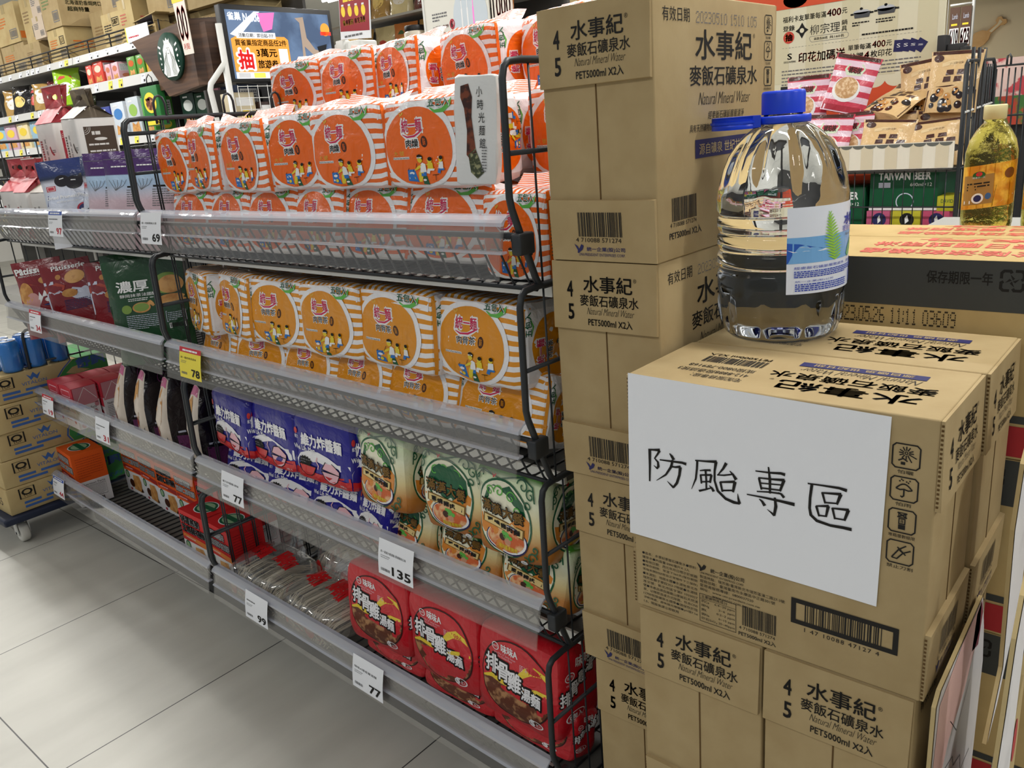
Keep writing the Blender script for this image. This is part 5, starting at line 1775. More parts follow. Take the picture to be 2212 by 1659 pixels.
CO = Proto(cracker(mat('cracker_orange', (232, 92, 18), .5), 'o', 3, False))
CR = Proto(cracker(mat('cracker_red', (206, 26, 30), .5), 'r', 4, True))
GRPK = 'orange and red cracker boxes'
CO.put(G(-2.20, -.015, .106), (0, 0, GYAW - radians(3)), 'orange cracker box standing apart at the far end of the bottom basket', GRPK, (1.06, 1.05, 1.1))
for i in range(4):
    CO.put(G(-2.085 + .143 * i, .150 - .004 * i, .106), (0, 0, GYAW + radians((2, -2, 1, 0)[i])), 'orange cracker box, %s in the row behind the lone orange one' % ORD[i], GRPK)
CR.put(G(-1.513, .14, .106), (0, 0, GYAW), 'red cracker box ending the row of orange cracker boxes', GRPK)
CR.put(G(-1.37, .142, .106), (0, 0, GYAW), 'red cracker box directly behind the pair of red boxes', GRPK)
CR.put(G(-1.362, .015, .106), (0, 0, GYAW + radians(1)), 'red cracker box in the pair by the rail, farther from the bagged noodles', GRPK)
CR.put(G(-1.228, .018, .106), (0, 0, GYAW - radians(1)), 'red cracker box by the rail, touching the wire divider beside the bagged noodles', GRPK)

# bagged white noodles
NOOD = mat('dried_noodle_strands', (222, 212, 190), .5); REDP = mat('red_bag_print', (196, 26, 30), .4)
BAGC = clear_mat('clear_noodle_bag', (240, 240, 238), .72, .08, .06)
for i, (x, y, rz, lab) in enumerate(((-1.05, .02, 4, 'clear bag of dried white noodles beside the red cracker boxes'), (-.81, .02, -3, 'clear bag of dried white noodles beside the red noodle packs'), (-.93, .20, 3, 'clear bag of dried white noodles lying behind two other noodle bags'))):
    nb = thing('dried_noodle_bag', lab, 'noodle bag', G(x, y, .106), (0, 0, GYAW + radians(rz)), 'clear bags of dried white noodles')
    b = MB()
    rnd = random.Random(40 + i)
    for k in range(95):
        # two folded hanks of strands lying side by side
        hk = k % 2
        cx = -.055 + .11 * hk
        xo = rnd.uniform(-.045, .045); z0 = .012 + .068 * rnd.random() * (1 - abs(xo) * 8) + .008
        L_ = .075 + rnd.uniform(-.008, .004)
        bend = rnd.uniform(-.012, .012)
        b.tube([(cx + xo, L_, z0 * .8), (cx + xo + bend, .02, z0 + .012), (cx + xo * .96 + bend, -.04, z0 + .010), (cx + xo * .9, -L_ + .01, z0 * .85), (cx + xo * .8, -L_, z0 * .5)], .0016, NOOD, 4, cap=False)
    b.build('noodle_hanks', nb)
    S = pillow(.235, .118, .185, 50 + i, amp=.009, e=3.0)
    b = MB()
    pack_film(b, S, .235, .118, .185, BAGC, 12)
    p = Print()
    for hk in range(2):
        o_ = .02 + .48 * hk
        for j, ch in enumerate('陽春麵'):
            p.text(ch, o_ + .06 + .12 * j, .46 - .04 * j, o_ + .18 + .12 * j, .74 - .04 * j, REDP, bold=.05)
    p.onto(b, lambda u, v, ly: S(2 * u - 1, 2 * v - 1, 1, .0012))
    p = Print()
    for hk in range(2):
        o_ = .03 + .48 * hk
        p.ell(o_ + .24, .52, .08, .22, REDP, 20, 2)
        p.up(); p.text('關廟', o_ + .19, .44, o_ + .29, .62, NOOD); p.layer = 0
        for r_ in range(5):
            p.rect(o_ + .34, .15 + .12 * r_, o_ + .46, .165 + .12 * r_, REDP)
            p.rect(o_ + .0, .15 + .12 * r_, o_ + .12, .165 + .12 * r_, REDP)
    p.onto(b, lambda u, v, ly: S(2 * u - 1, -1, 2 * v - 1, .0012 + .0003 * ly))
    # loose twisted mouth of the bag
    sd = i * 3.3
    b.grid(lambda a, c: (-.10 + .17 * a * (1 - .25 * c), .055 + .03 * c + .012 * noise.noise(Vector((a * 9, c * 4, sd))), .095 + .075 * c * (.7 + .5 * noise.noise(Vector((a * 6, sd, 1))))), 10, 5, BAGC)
    b.build('clear_film', nb)
# ------------------------------------------------------------------ dolly with drink cartons beyond the gondola
DX, DY = -3.0, .79
dl = thing('dolly', 'navy platform dolly on white casters carrying stacked drink cartons', 'dolly', (DX - .15, DY + .22, 0))
DNAVY = mat('navy_painted_steel', (24, 34, 58), .45)
b = MB(); b.box(-.17, .17, -.25, .30, .082, .108, DNAVY, .006); b.build('platform', dl)
CAST = mat('caster_nylon', (206, 204, 196), .5)
for cx, cy in ((.125, -.19), (-.125, -.19), (.125, .24), (-.125, .24)):
    c = MB()
    pr = [(.012, -.014), (.030, -.014), (.034, -.010), (.034, .010), (.030, .014), (.012, .014)]
    n = 24
    vs, fs = [], []
    for r, y in pr:
        for j in range(n):
            a = 2 * pi * j / n
            vs.append((cx + r * cos(a), cy + y, .034 + r * sin(a)))
    for i in range(len(pr)):
        for j in range(n):
            fs.append((i * n + j, i * n + (j + 1) % n, ((i + 1) % len(pr)) * n + (j + 1) % n, ((i + 1) % len(pr)) * n + j))
    c.add(vs, fs, CAST, True)
    w_ = c.build('caster', dl)
    c = MB()
    for s in (-1, 1):
        c.box(cx - .012, cx + .012, cy + s * .019 - .002, cy + s * .019 + .002, .03, .082, STEELW)
    c.tube([(cx, cy - .021, .034), (cx, cy + .021, .034)], .007, STEELW, 8)
    c.build('fork', w_)
VGRN = mat('carton_green_ink', (58, 140, 72), .6); VBLU = mat('carton_blue_ink', (58, 100, 168), .6)
CW, CL, CH = .26, .40, .0945
vc = thing('drink_carton', 'carton', 'carton')
b = MB(); b.box(-CW / 2, CW / 2, -CL / 2, CL / 2, 0, CH - .001, KRAFT2, .003); b.build('box_body', vc)
p = Print()
p.poly([(.60, .0), (.57, .25), (.585, .5), (.64, .75), (.72, 1.0), (1.0, 1.0), (1.0, .0)], VGRN)
p.up(); p.stroke([(.585, 0), (.555, .25), (.57, .5), (.625, .75), (.70, 1.0)], .014, VBLU)
p.poly([(.64, .55), (.70, .72), (.80, .78), (.76, .62), (.84, .5), (.72, .44)], KRAFT2)
p.text('舒跑', .74, .62, .98, .98, VBLU, bold=.06); p.text('運動飲料', .62, .12, .98, .30, VBLU, italic=.3)
p.layer = 0
p.poly([(.33, .86), (.36, .62), (.385, .72), (.41, .62), (.445, .86), (.41, .76), (.385, .9), (.36, .76)], VBLU)
p.text('VITALON', .28, .48, .48, .60, VBLU)
p.frame(.10, .50, .22, .88, .012, BLACK); p.ell(.16, .72, .045, .12, BLACK, 16, 1, inner=.6); p.text('TOP', .125, .53, .195, .63, BLACK)
p.dashes(.12, .10, .50, .40, 2, VBLU, 3, fill=.6, per=.9)
g = MB(); p.onto(g, plane((CW / 2, -CL / 2, 0), (0, CL, 0), (0, 0, CH), (1, 0, 0)))
g.build('wide_face_print', vc); g = MB()
q = Print(); q.text('2023.02.15', .2, .3, .8, .6, BLACK)
q.onto(g, plane((-CW / 2, -CL / 2, 0), (CW, 0, 0), (0, 0, CH), (0, -1, 0)))
g.build('end_print', vc); g = MB()
q = Print(); q.dashes(.1, .15, .8, .6, 3, VBLU, 4, fill=.5, per=1.2); q.rect(.0, .75, 1, 1.0, VGRN)
q.onto(g, plane((-CW / 2, -CL / 2, CH), (CW, 0, 0), (0, CL, 0), (0, 0, 1)))
g.build('top_print', vc)
VC = Proto(vc)
for k in range(5):
    VC.put((DX - CW / 2 + (.0, .004, -.003, .003, 0)[k], DY + CL / 2 + (.0, .01, .02, .03, .034)[k] * .8, .109 + k * CH), (0, 0, radians((1, -1, 0, 1, -1)[k])), 'kraft drink carton with green wave, %s from the dolly platform' % ORD[k], 'kraft drink cartons on the dolly')
VC.put((DX - CW / 2, DY + CL + .22, .109), (0, 0, 0), 'kraft drink carton standing low behind the drink carton stack', 'kraft drink cartons on the dolly', (1, .55, 1))
# cans
can = thing('drink_can', 'can', 'can')
ALU = mat('brushed_aluminium', (206, 208, 210), .3, metal=.9); CBL = mat('can_blue', (40, 112, 188), .3, coat=.4); CGR = mat('can_green', (40, 130, 74), .3, coat=.4)
b = MB(); b.lathe([(.024, .0), (.029, .003), (.033, .012), (.033, .094), (.029, .103), (.0275, .105)], 28, CBL); b.build('can_body', can)
b = MB(); b.lathe([(.0275, .104), (.0285, .1065), (.027, .1075), (.0255, .1045), (.001, .1040)], 28, ALU, cap=False); b.tube([(-.006, .0, .1062), (.006, .0, .1062)], .0035, ALU, 6); b.build('can_lid', can)
b = MB()
p = Print()
p.poly([(.10, .0), (.10, .62), (.24, .86), (.42, .6), (.5, .3), (.5, 0)], CGR); p.poly([(.60, 0), (.62, .4), (.72, .5), (.86, .3), (.90, 0)], CGR)
p.up(); p.stroke([(.24, .88), (.43, .6), (.52, .3), (.52, .02)], .012, WHITE); p.text('舒跑', .46, .44, .62, .72, WHITE, bold=.05); p.dashes(.5, .12, .6, .3, 3, WHITE, 4)
p.onto(b, lambda u, v, ly: ((.0333 + .0003 * ly) * cos(2 * pi * u - 1.6), (.0333 + .0003 * ly) * sin(2 * pi * u - 1.6), .013 + .08 * v))
b.build('can_print', can)
CN = Proto(can)
for i in range(2):
    for j in range(3):
        CN.put((DX - .105 + .07 * i, .925 + .075 * j, .109 + 5 * CH), (0, 0, radians(30 * i + 55 * j - 40)), 'blue and green drink can, %s pair on the top carton, %s' % (ORD[j], 'gondola side' if i else 'outer side'), 'blue and green drink cans')
lf = MB(); lf.grid(lambda i, j: (DX - .24 + .14 * i, .83 + .1 * j, .1105 + 5 * CH + .006 * sin(3 * i + 2 * j) ** 2), 8, 6, PAPER)
o = lf.build('leaflet'); tag(o, 'white leaflet lying on the top drink carton beside the cans', 'leaflet')
# ------------------------------------------------------------------ noodle cartons with a dark band behind the bottle
DGREY = mat('dark_grey_ink', (62, 64, 62), .6); CRDI = mat('carton_red_ink', (206, 92, 78), .65); CRDF = mat('carton_red_face', (176, 40, 46), .6)
NCX0, NCX1, NCZ = -.515, -.03, 1.0285


def noodle_carton(d, h, front):
    root = thing('noodle_carton', 'carton', 'carton')
    w = NCX1 - NCX0
    b = MB(); b.box(0, w, 0, d, 0, h, mat('tan_cardboard', (196, 170, 118), .75, spec=.2, mottle=((184, 158, 106), 14, .4, .7)), .0022); b.build('box_body', root)
    g = MB()
    if front:
        p = Print()
        p.rect(0, h - .0635, w, h - .0005, DGREY, 2)
        p.rect(0, h - .205, w, h - .195, DGREY); p.rect(0, 0.004, w, h - .209, CRDF)
        p.up()
        p.text('保存期限一年', .233, h - .031, .308, h - .015, BLACK, bold=.03)
        u0, v0, s = .316, h - .037, .026
        for k in range(4):
            a = k * pi / 2
            R = lambda x, y: (u0 + s / 2 + (x * cos(a) - y * sin(a)) * s, v0 + s / 2 + (x * sin(a) + y * cos(a)) * s)
            p.stroke([R(-.46, .1), R(-.46, .36), R(-.36, .46), R(-.1, .46), R(-.04, .36)], .0034, BLACK)
            p.poly([R(.10, .12), R(-.1, .30), R(.02, .02)][::1], BLACK)
        dot_digits(p, '2023.05.26 11:11 03609', .115, h - .0885, .272, h - .0665, BLACK)
        g2 = Print(); g2.items = p.items
        g2.onto(g, plane((0, 0, 0), (1, 0, 0), (0, 0, 1), (0, -1, 0)))
        g.build('front_print', root); g = MB()
    q = Print()
    for i, s_ in enumerate(('請勿直接日曬或雨淋', '請置於陰涼乾燥處')):
        q.text(s_, .02 + .02 * i, .28 * d + .34 * d * i, .33, .50 * d + .34 * d * i, CRDI, bold=.02)
    q.ell(.05, .13 * d, .035, .012, CRDI, 20, 1); q.text('味丹', .11, .06 * d, .28, .2 * d, CRDI, bold=.03)
    q.onto(g, plane((w - .02, d, h), (-1, 0, 0), (0, -1, 0), (0, 0, 1)))
    g.build('top_print', root)
    return root


nc = Proto(noodle_carton(.175, .254, True))
nc2 = Proto(noodle_carton(.125, .254, False))
hz = NCZ - .254
nc.put((NCX0, 1.140, hz), (0, 0, 0), 'tan noodle carton with a dark grey band, right behind the water bottle', 'tan noodle cartons behind the water cartons')
nc2.put((NCX0, 1.319, hz), (0, 0, radians(.3)), 'tan noodle carton with red print, between the dark-banded carton and the oil', 'tan noodle cartons behind the water cartons')
for k in range(3):
    nc.put((NCX0 + .006 * k, 1.140, hz - .258 * (k + 1)), (0, 0, 0), 'tan noodle carton stacked %s below the dark-banded carton' % ('directly', 'second', 'third')[k], 'tan noodle cartons behind the water cartons', (1, 1, 1.012))
    nc2.put((NCX0, 1.319, hz - .258 * (k + 1)), (0, 0, 0), 'tan noodle carton out of sight under the red-printed carton', 'tan noodle cartons behind the water cartons', (1, 1, 1.012))

# oil: carton base, grey tray, bottles
oc = thing('oil_carton', 'kraft carton carrying the bottles of sunflower oil', 'carton', (-.39, 1.449, 0))
b = MB(); b.box(0, .40, 0, .22, 0, 1.006, KRAFT2, .003); b.build('box_body', oc)
b = MB(); b.box(-.0, .40, -.001, .215, 1.006, 1.0125, mat('grey_tray_plastic', (150, 150, 146), .5)); b.build('tray', oc)
OILM = mat('sunflower_oil_bottle', (255, 240, 120), .03, trans=1.0, ior=1.36, bump=(120, .5, .003))
OCLR = mat('oil_bottle_neck', (240, 238, 210), .05, trans=1.0, ior=1.3)
ob = thing('oil_bottle', 'bottle', 'bottle')


def squash(r, z, a):
    k = (abs(cos(a)) ** 4 + abs(sin(a)) ** 4) ** -.25
    t = 1 if z < .128 else max(0, 1 - (z - .128) / .04)
    q = r * (1 + (k - 1) * .75 * t)
    if z < .03 or .102 < z < .136:
        q += .0007 * sin(a * 22 + z * 900)
    return q


b = MB(); b.lathe([(.002, .003), (.030, .0), (.0345, .004), (.036, .014), (.036, .105), (.0355, .122), (.032, .140), (.024, .155), (.0150, .166), (.0138, .170), (.0138, .180)], 56, OILM, mod=squash); b.build('bottle_body', ob)
b = MB(); b.lathe([(.0150, .1705), (.0162, .172), (.0162, .190), (.0150, .192), (.001, .192)], 32, mat('pale_yellow_cap', (232, 222, 168), .4, trans=.2), cap=False); b.build('cap', ob)
b = MB()
SUNF = mat('sunflower_print', (242, 186, 30), .4); HONEY = mat('honey_label', (214, 140, 26), .4, mottle=((246, 196, 70), 40, .45, .6)); KHAK = mat('khaki_label', (166, 126, 62), .4); OGRN = mat('oil_leaf_green', (38, 96, 36), .4)
p = Print()
p.rect(0, 0, 1, 1, HONEY, 24, 2)
p.up(); p.rect(.12, .10, .56, .78, KHAK, 10); p.poly([(.56, .02), (.60, .50), (.80, .70), (1, .62), (1, .2), (.78, .06)], OGRN); p.poly([(.6, .0), (.7, .14), (.86, .24), (1, .26), (1, .0)], WHITE)
for k in range(18):
    a = 2 * pi * k / 18
    p.poly([(.77 + .06 * cos(a - .2), .74 + .10 * sin(a - .2)), (.77 + .17 * cos(a), .74 + .26 * sin(a)), (.77 + .06 * cos(a + .2), .74 + .10 * sin(a + .2))], SUNF)
p.up(); p.ell(.77, .74, .075, .12, mat('sunflower_heart', (120, 70, 20), .5), 18, 1)
p.ell(.34, .78, .09, .08, OGRN, 18, 1); p.ell(.34, .80, .045, .05, BRED, 14, 1); p.text('得意的一天', .25, .70, .43, .745, WHITE, bold=.02)
p.dashes(.18, .42, .50, .62, 3, BLACK, 3, fill=.5, per=1.1)
p.ell(.34, .24, .085, .12, WHITE, 20, 1); p.up(); p.ell(.34, .24, .055, .08, NAVY, 18, 1); p.layer -= 1; p.ell(.49, .27, .045, .075, mat('seal_blue', (60, 100, 150), .4), 18, 1); p.rect(.14, .13, .24, .2, WHITE)
p.layer = 0


def oilwrap(u, v, ly):
    a = -2.75 + 2.5 * u
    k = (abs(cos(a)) ** 4 + abs(sin(a)) ** 4) ** -.25
    r = .0364 * (1 + (k - 1) * .75) + .0003 * ly
    return (r * cos(a), r * sin(a), .034 + .066 * v + .012 * u)


p.onto(b, oilwrap); b.build('wrap_label', ob)
OB = Proto(ob)
OB.put((-.292, 1.508, 1.0125), (0, 0, radians(8)), 'bottle of golden sunflower oil standing nearest the wire rack', 'bottles of sunflower oil')
OB.put((-.207, 1.512, 1.0125), (0, 0, radians(3)), 'bottle of golden sunflower oil cut by the picture edge', 'bottles of sunflower oil')

# marbled display boards beside the cartons
MARB = mat('marbled_board_print', (222, 220, 222), .45, mottle=((176, 176, 180), 6, .55, .72)); MPINK = mat('marble_pink_print', (226, 186, 180), .5); MMAR = mat('marble_maroon_print', (118, 50, 66), .5); BOARDE = mat('board_grey', (112, 112, 106), .7)


def board(x, t, yz, label, extra=None):
    root = thing('marbled_board', label, 'display board', (x, 0, 0), group='marbled display boards')
    b = MB(); b.prism(yz, 'x', -t, 0, KRAFT2); b.build('cardboard_core', root)
    cy = sum(q[0] for q in yz) / len(yz); cz = sum(q[1] for q in yz) / len(yz)
    p = Print(); p.poly([(cy + (a - cy) * .985, cz + (c - cz) * .995) for a, c in yz], MARB)
    if extra:
        p.up(); extra(p); p.layer = 0
    b = MB(); p.onto(b, lambda u, v, ly: (.0008 + .0004 * ly, u, v)); b.build('marble_print', root)
    return root


def ex_a(p):
    p.poly([(.80, .50), (.81, .62), (.90, .645), (.985, .652), (.99, .61), (.93, .56), (.87, .535), (.82, .47)], MPINK)
    p.poly([(.955, .60), (.965, .645), (.988, .652), (1.0, .63), (.99, .59)], MMAR)
    p.stroke([(.81, .535), (.86, .50), (.90, .49), (.91, .47), (.945, .46), (.955, .43), (1.0, .43)], .0016, GREYINK)
    p.stroke([(.87, .56), (.91, .52), (.96, .56)], .0012, GREYINK)


board(-.160, .004, [(.797, .0), (.797, .625), (.812, .637), (.993, .655), (1.02, .60), (1.037, .54), (1.034, .40), (1.02, .0)], 'pointed white marbled board standing against the lower water cartons', ex_a)
board(-.122, .004, [(.868, .548), (.905, .575), (.965, .645), (.99, .69), (.99, .92), (.913, .862), (.896, .795), (.920, .615)], 'curled white marbled flap behind the pointed board', lambda p: p.poly([(.93, .82), (.94, .87), (.985, .90), (.98, .82)], MPINK))
board(-.098, .004, [(.775, .0), (.775, .60), (.788, .65), (.803, .728), (.822, .765), (.86, .80), (.86, .0)], 'white marbled board at the picture edge')
b = MB(); b.prism([(.87, .0), (.87, .50), (.93, .58), (.98, .66), (.99, .0)], 'x', -.1165, -.113, BOARDE); o = b.build('grey_board'); tag(o, 'plain grey board wedged between two marbled boards', 'display board')
b = MB(); b.prism([(.90, .0), (.90, .44), (.97, .58), (.985, .60), (.985, .0)], 'x', -.111, -.107, KRAFT2)
p = Print(); p.ell(.955, .50, .012, .03, CRDF, 16, 1); p.poly([(.91, .0), (.91, .36), (.95, .45), (.96, .0)], CRDF); p.onto(b, lambda u, v, ly: (-.1062, u, v)); o = b.build('torn_board'); tag(o, 'torn kraft board with a red print between the marbled boards', 'display board')

# ------------------------------------------------------------------ wire rack with candy and beer cartons
RK = thing('candy_rack', 'black wire rack with a cream striped front rail holding candy bags', 'rack', (0, 0, 0))
b = MB()
for k in range(23):
    xx = -1.42 + .033 * k
    b.tube([(xx, 3.09, .75), (xx, 3.09, .985)], .0018, WIRE, 4)
    b.tube([(xx, 3.09, .985), (xx, 3.46, .995)], .0018, WIRE, 4)
for zz in (.76, .86, .985):
    b.tube([(-1.43, 3.09, zz), (-.69, 3.09, zz)], .003, WIRE, 5)
b.build('front_grid', RK)
b = MB()
for i in range(13):
    yy = 3.08 + .034 * i
    b.tube([(-.69, yy, .62), (-.69, yy, 1.31)], .0026, WIRE, 4)
b.tube([(-.69, 3.08, .62), (-.69, 3.08, 1.305), (-.69, 3.10, 1.318), (-.69, 3.46, 1.325), (-.69, 3.49, 1.30), (-.69, 3.49, .62)], .006, WIRE, 6)
b.tube([(-.69, 3.08, 1.16), (-.69, 3.49, 1.18)], .004, STEELW, 6); b.tube([(-.69, 3.08, .985), (-.69, 3.49, .985)], .004, WIRE, 6)
for yy in (3.16, 3.24, 3.32):
    b.tube([(-.69, yy, .62), (-.69, yy, 1.36)], .006, WIRE, 6)
b.build('side_panel', RK)
b = MB(); b.box(-1.44, -.70, 3.10, 3.48, .975, .985, PLATE); b.box(-1.44, -.70, 3.10, 3.48, .765, .778, PLATE); b.box(-1.44, -.70, 3.10, 3.48, 0, .08, PB); b.box(-1.45, -1.42, 3.44, 3.49, 0, 1.3, PB); b.box(-.72, -.70, 3.44, 3.49, 0, 1.3, PB); b.build('shelf_plate', RK)
CREAMP = mat('cream_rail_card', (246, 240, 224), .3); CREAMS = mat('beige_stripe', (230, 218, 190), .3); SCAL = mat('scallop_grey', (92, 96, 90), .5)
b = MB(); b.box(-1.43, -.705, 3.070, 3.078, .990, 1.075, CREAMP)
p = Print()
for k in range(9):
    p.rect(-1.40 + .08 * k, .992, -1.36 + .08 * k, 1.072, CREAMS)
p.up()
for k in range(18):
    p.ell(-1.41 + .04 * k, 1.073, .02, .012, SCAL, 8, 1, a0=pi, a1=2 * pi)
p.onto(b, lambda u, v, ly: (u, 3.0692 - .0003 * ly, v)); b.build('rail_card', RK)
b = MB(); b.grid(lambda i, j: (-1.43 + .726 * i, 3.059, .984 + .095 * j), 4, 1, RAILC); b.build('rail_cover', RK)
# another rack beyond
RK2 = thing('wire_rack', 'dark wire rack standing beyond the candy rack', 'rack', (0, 0, 0))
b = MB()
for i in range(14):
    xx = -.86 + .022 * i
    b.tube([(xx + .02, 3.95, .5), (xx + .02, 3.95, 1.30)], .003, WIRE, 4)
b.tube([(-.86, 3.95, .5), (-.86, 3.95, 1.31), (-.53, 3.95, 1.31), (-.51, 3.95, 1.29), (-.51, 3.95, .5)], .006, WIRE, 6)
b.tube([(-.86, 3.95, 1.12), (-.51, 3.95, 1.12)], .004, WIRE, 6)
for xx in (-.74, -.64):
    b.tube([(xx, 3.95, 1.31), (xx, 3.95, 1.345), (xx + .008, 3.95, 1.352), (xx + .014, 3.95, 1.34), (xx + .014, 3.95, 1.31)], .004, WIRE, 6)
b.build('wire_panel', RK2)
b = MB(); b.box(-.87, -.50, 3.94, 4.3, 0, .5, PB); b.build('plinth', RK2)
b = MB(); b.tube([(-.50, 3.93, 1.30), (-.478, 3.93, 1.285), (-.47, 3.93, 1.24), (-.462, 3.93, 1.05)], .009, STEELW, 8); b.build('white_strap', RK2)

CANP = uv_stripe_mat('pink_striped_candy_film', (236, 206, 222), (206, 60, 84), 5.0); CTAN = film_mat('tan_candy_film', c=(226, 190, 136)); CCHO = film_mat('chocolate_film', c=(70, 34, 26)); PEARL = mat('pearl_print', (30, 20, 22), .15, coat=.6); NUT = mat('nut_print', (196, 150, 100), .45, mottle=((232, 200, 160), 90, .45, .6)); CMNT = mat('mint_plaque', (214, 228, 200), .5); CFAC = mat('candy_face_tan', (236, 208, 160), .5)


def candy(kind, seed):
    w, h = .165, .20
    b, ff, fb = sheet_bag('c', w, h, .055, CANP if kind == 0 else CTAN, seed, .007)
    p = Print()
    if kind == 0:
        p.rect(.03, .93, .97, .995, CCHO, 8)
        p.poly([(.28, .74), (.34, .84), (.66, .86), (.74, .78), (.68, .66), (.36, .64)], CMNT); p.up(); p.text('琥珀核', .38, .69, .66, .80, DBROWN, bold=.05); p.layer = 0
        p.ell(.46, .40, .32, .22, WHITE, 28, 3); p.up(); p.ell(.46, .43, .27, .19, NUT, 28, 3); p.layer = 0
        p.rect(.03, .02, .97, .12, REDL, 8)
    else:
        p.rect(.03, .94, .97, .995, CCHO, 8)
        p.poly([(.02, .02), (.02, .36), (.2, .42), (.5, .44), (.8, .42), (.98, .36), (.98, .02)], CCHO)
        p.up()
        rnd = random.Random(seed)
        for k in range(16):
            a, c, r = rnd.uniform(.1, .9), rnd.uniform(.05, .38), rnd.uniform(.05, .09)
            p.ell(a, c, r, r * .85, PEARL if k % 4 else BISC, 14, 1)
            p.up(); p.ell(a - r * .3, c + r * .3, r * .25, r * .18, WHITE, 8, 1); p.layer -= 1
        p.layer = 0
        p.poly([(.24, .80), (.4, .84), (.62, .84), (.78, .80), (.78, .74), (.6, .77), (.4, .77), (.24, .74)], CFAC); p.up(); p.text('冰沙沙', .34, .78, .66, .82, DBROWN); p.layer = 0
        for a, c in ((.34, .60), (.56, .60), (.30, .49), (.52, .49), (.72, .49)):
            p.poly([(a, c), (a + .01, c + .09), (a + .15, c + .095), (a + .16, c + .01)], CCHO)
        p.ell(.16, .88, .10, .06, CCHO, 16, 1)
    p.onto(b, ff)
    o = b.build('candy_bag'); return tag(o, 'bag', 'candy bag')


K0, K1 = Proto(candy(0, 61)), Proto(candy(1, 63))
GRPS = 'bags of candy on the wire rack'
K0.put((-1.125, 3.22, 1.185), (radians(-10), radians(14), 0), 'pink striped candy bag standing highest beside the poster pots', GRPS)
K0.put((-1.27, 3.24, 1.13), (radians(-10), 0, 0), 'pink striped candy bag behind the blue bottle cap', GRPS)
K0.put((-1.15, 3.13, .988), (radians(-12), radians(3), 0), 'pink striped candy bag upright behind the bottle shoulder', GRPS)
K0.put((-1.075, 3.17, .988), (radians(-10), radians(-2), 0), 'pink striped candy bag edge beside the tan candy bags', GRPS)
K0.put((-1.30, 3.14, .988), (radians(-10), 0, 0), 'pink striped candy bag hidden behind the bottle', GRPS)
K1.put((-.765, 3.22, 1.16), (radians(-8), radians(3), 0), 'tan and chocolate candy bag standing tall next to the rack side panel', GRPS)
K1.put((-.86, 3.30, 1.145), (radians(-8), radians(-6), 0), 'tan candy bag tucked behind the tall one, below the black clamp', GRPS)
K1.put((-.99, 3.20, 1.165), (radians(-62), radians(8), radians(-26)), 'chocolate candy bag lying slumped on the lower tan bags', GRPS, (1.1, 1, 1))
K1.put((-.945, 3.12, .988), (radians(-14), radians(4), 0), 'tan candy bag lower front, beside the pink striped ones', GRPS, (1.1, 1, .85))
K1.put((-.775, 3.12, .988), (radians(-16), radians(-4), 0), 'tan candy bag lower front, against the rack side panel', GRPS, (1.1, 1, .8))
K1.put((-.955, 3.22, .988), (radians(-8), 0, 0), 'tan candy bag second layer behind the pink striped ones', GRPS, (1.05, 1, .95))
K1.put((-.785, 3.22, .988), (radians(-8), 0, 0), 'tan candy bag second layer against the rack side panel', GRPS, (1.05, 1, .93))

# beer and drink cartons under the candy
BGR = mat('beer_carton_green', (14, 84, 52), .45)
bc = thing('beer_carton', 'carton', 'carton')
b = MB(); b.box(0, .225, 0, .28, 0, .148, BGR, .002); b.build('box_body', bc)
p = Print(); p.text('TAIWAN BEER', .03, .105, .20, .13, WHITE, bold=.05); p.text('600ml×12', .135, .082, .205, .094, WHITE); p.rect(.03, .078, .07, .096, LAV); p.ell(.12, .03, .03, .03, LAV, 20, 1, inner=.88); p.rect(0, .0, .225, .008, WHITE)
b = MB(); p.onto(b, plane((0, 0, 0), (1, 0, 0), (0, 0, 1), (0, -1, 0))); b.build('lettering', bc)
BCX = Proto(bc)
BCX.put((-.985, 3.135, .778 + .066), (0, 0, 0), 'green beer carton lettered in white, above the pink and yellow boxes', 'green beer cartons')
BCX.put((-1.225, 3.135, .778), (0, 0, 0), 'green beer carton partly hidden by the water bottle', 'green beer cartons')
for i, (c, x, w_, lab) in enumerate((((186, 84, 120), -.99, .082, 'pink drink box under the green beer carton'), ((188, 180, 40), -.907, .10, 'yellow drink box under the green beer carton'), ((186, 70, 104), -.806, .09, 'pink drink box at the rack side panel'))):
    dbx = thing('drink_box', lab, 'drink box', (x, 3.125, .778), group='pink and yellow drink boxes')
    b = MB(); b.box(.001, w_ - .001, 0, .12, 0, .064, mat('drink_box_%d' % i, c, .5), .001); b.build('box_body', dbx)
    p = Print(); p.ell(w_ * .55, .034, .024, .024, NAVY if i != 1 else BLACK, 16, 1); p.up(); p.poly([(w_ * .5, .02), (w_ * .48, .04), (w_ * .56, .05), (w_ * .62, .03)], WHITE)
    b = MB(); p.onto(b, plane((0, 0, 0), (1, 0, 0), (0, 0, 1), (0, -1, 0))); b.build('print', dbx)
ybx = thing('drink_box', 'yellow drink box stacked on the pink box beside the beer carton', 'drink box', (-.758, 3.125, .842), group='pink and yellow drink boxes')
b = MB(); b.box(0, .056, 0, .12, 0, .05, mat('drink_box_1', (188, 180, 40), .5), .001); b.build('box_body', ybx)
p = Print(); p.text('DAVID', .012, .028, .05, .04, PGREEN)
b = MB(); p.onto(b, plane((0, 0, 0), (1, 0, 0), (0, 0, 1), (0, -1, 0))); b.build('print', ybx)

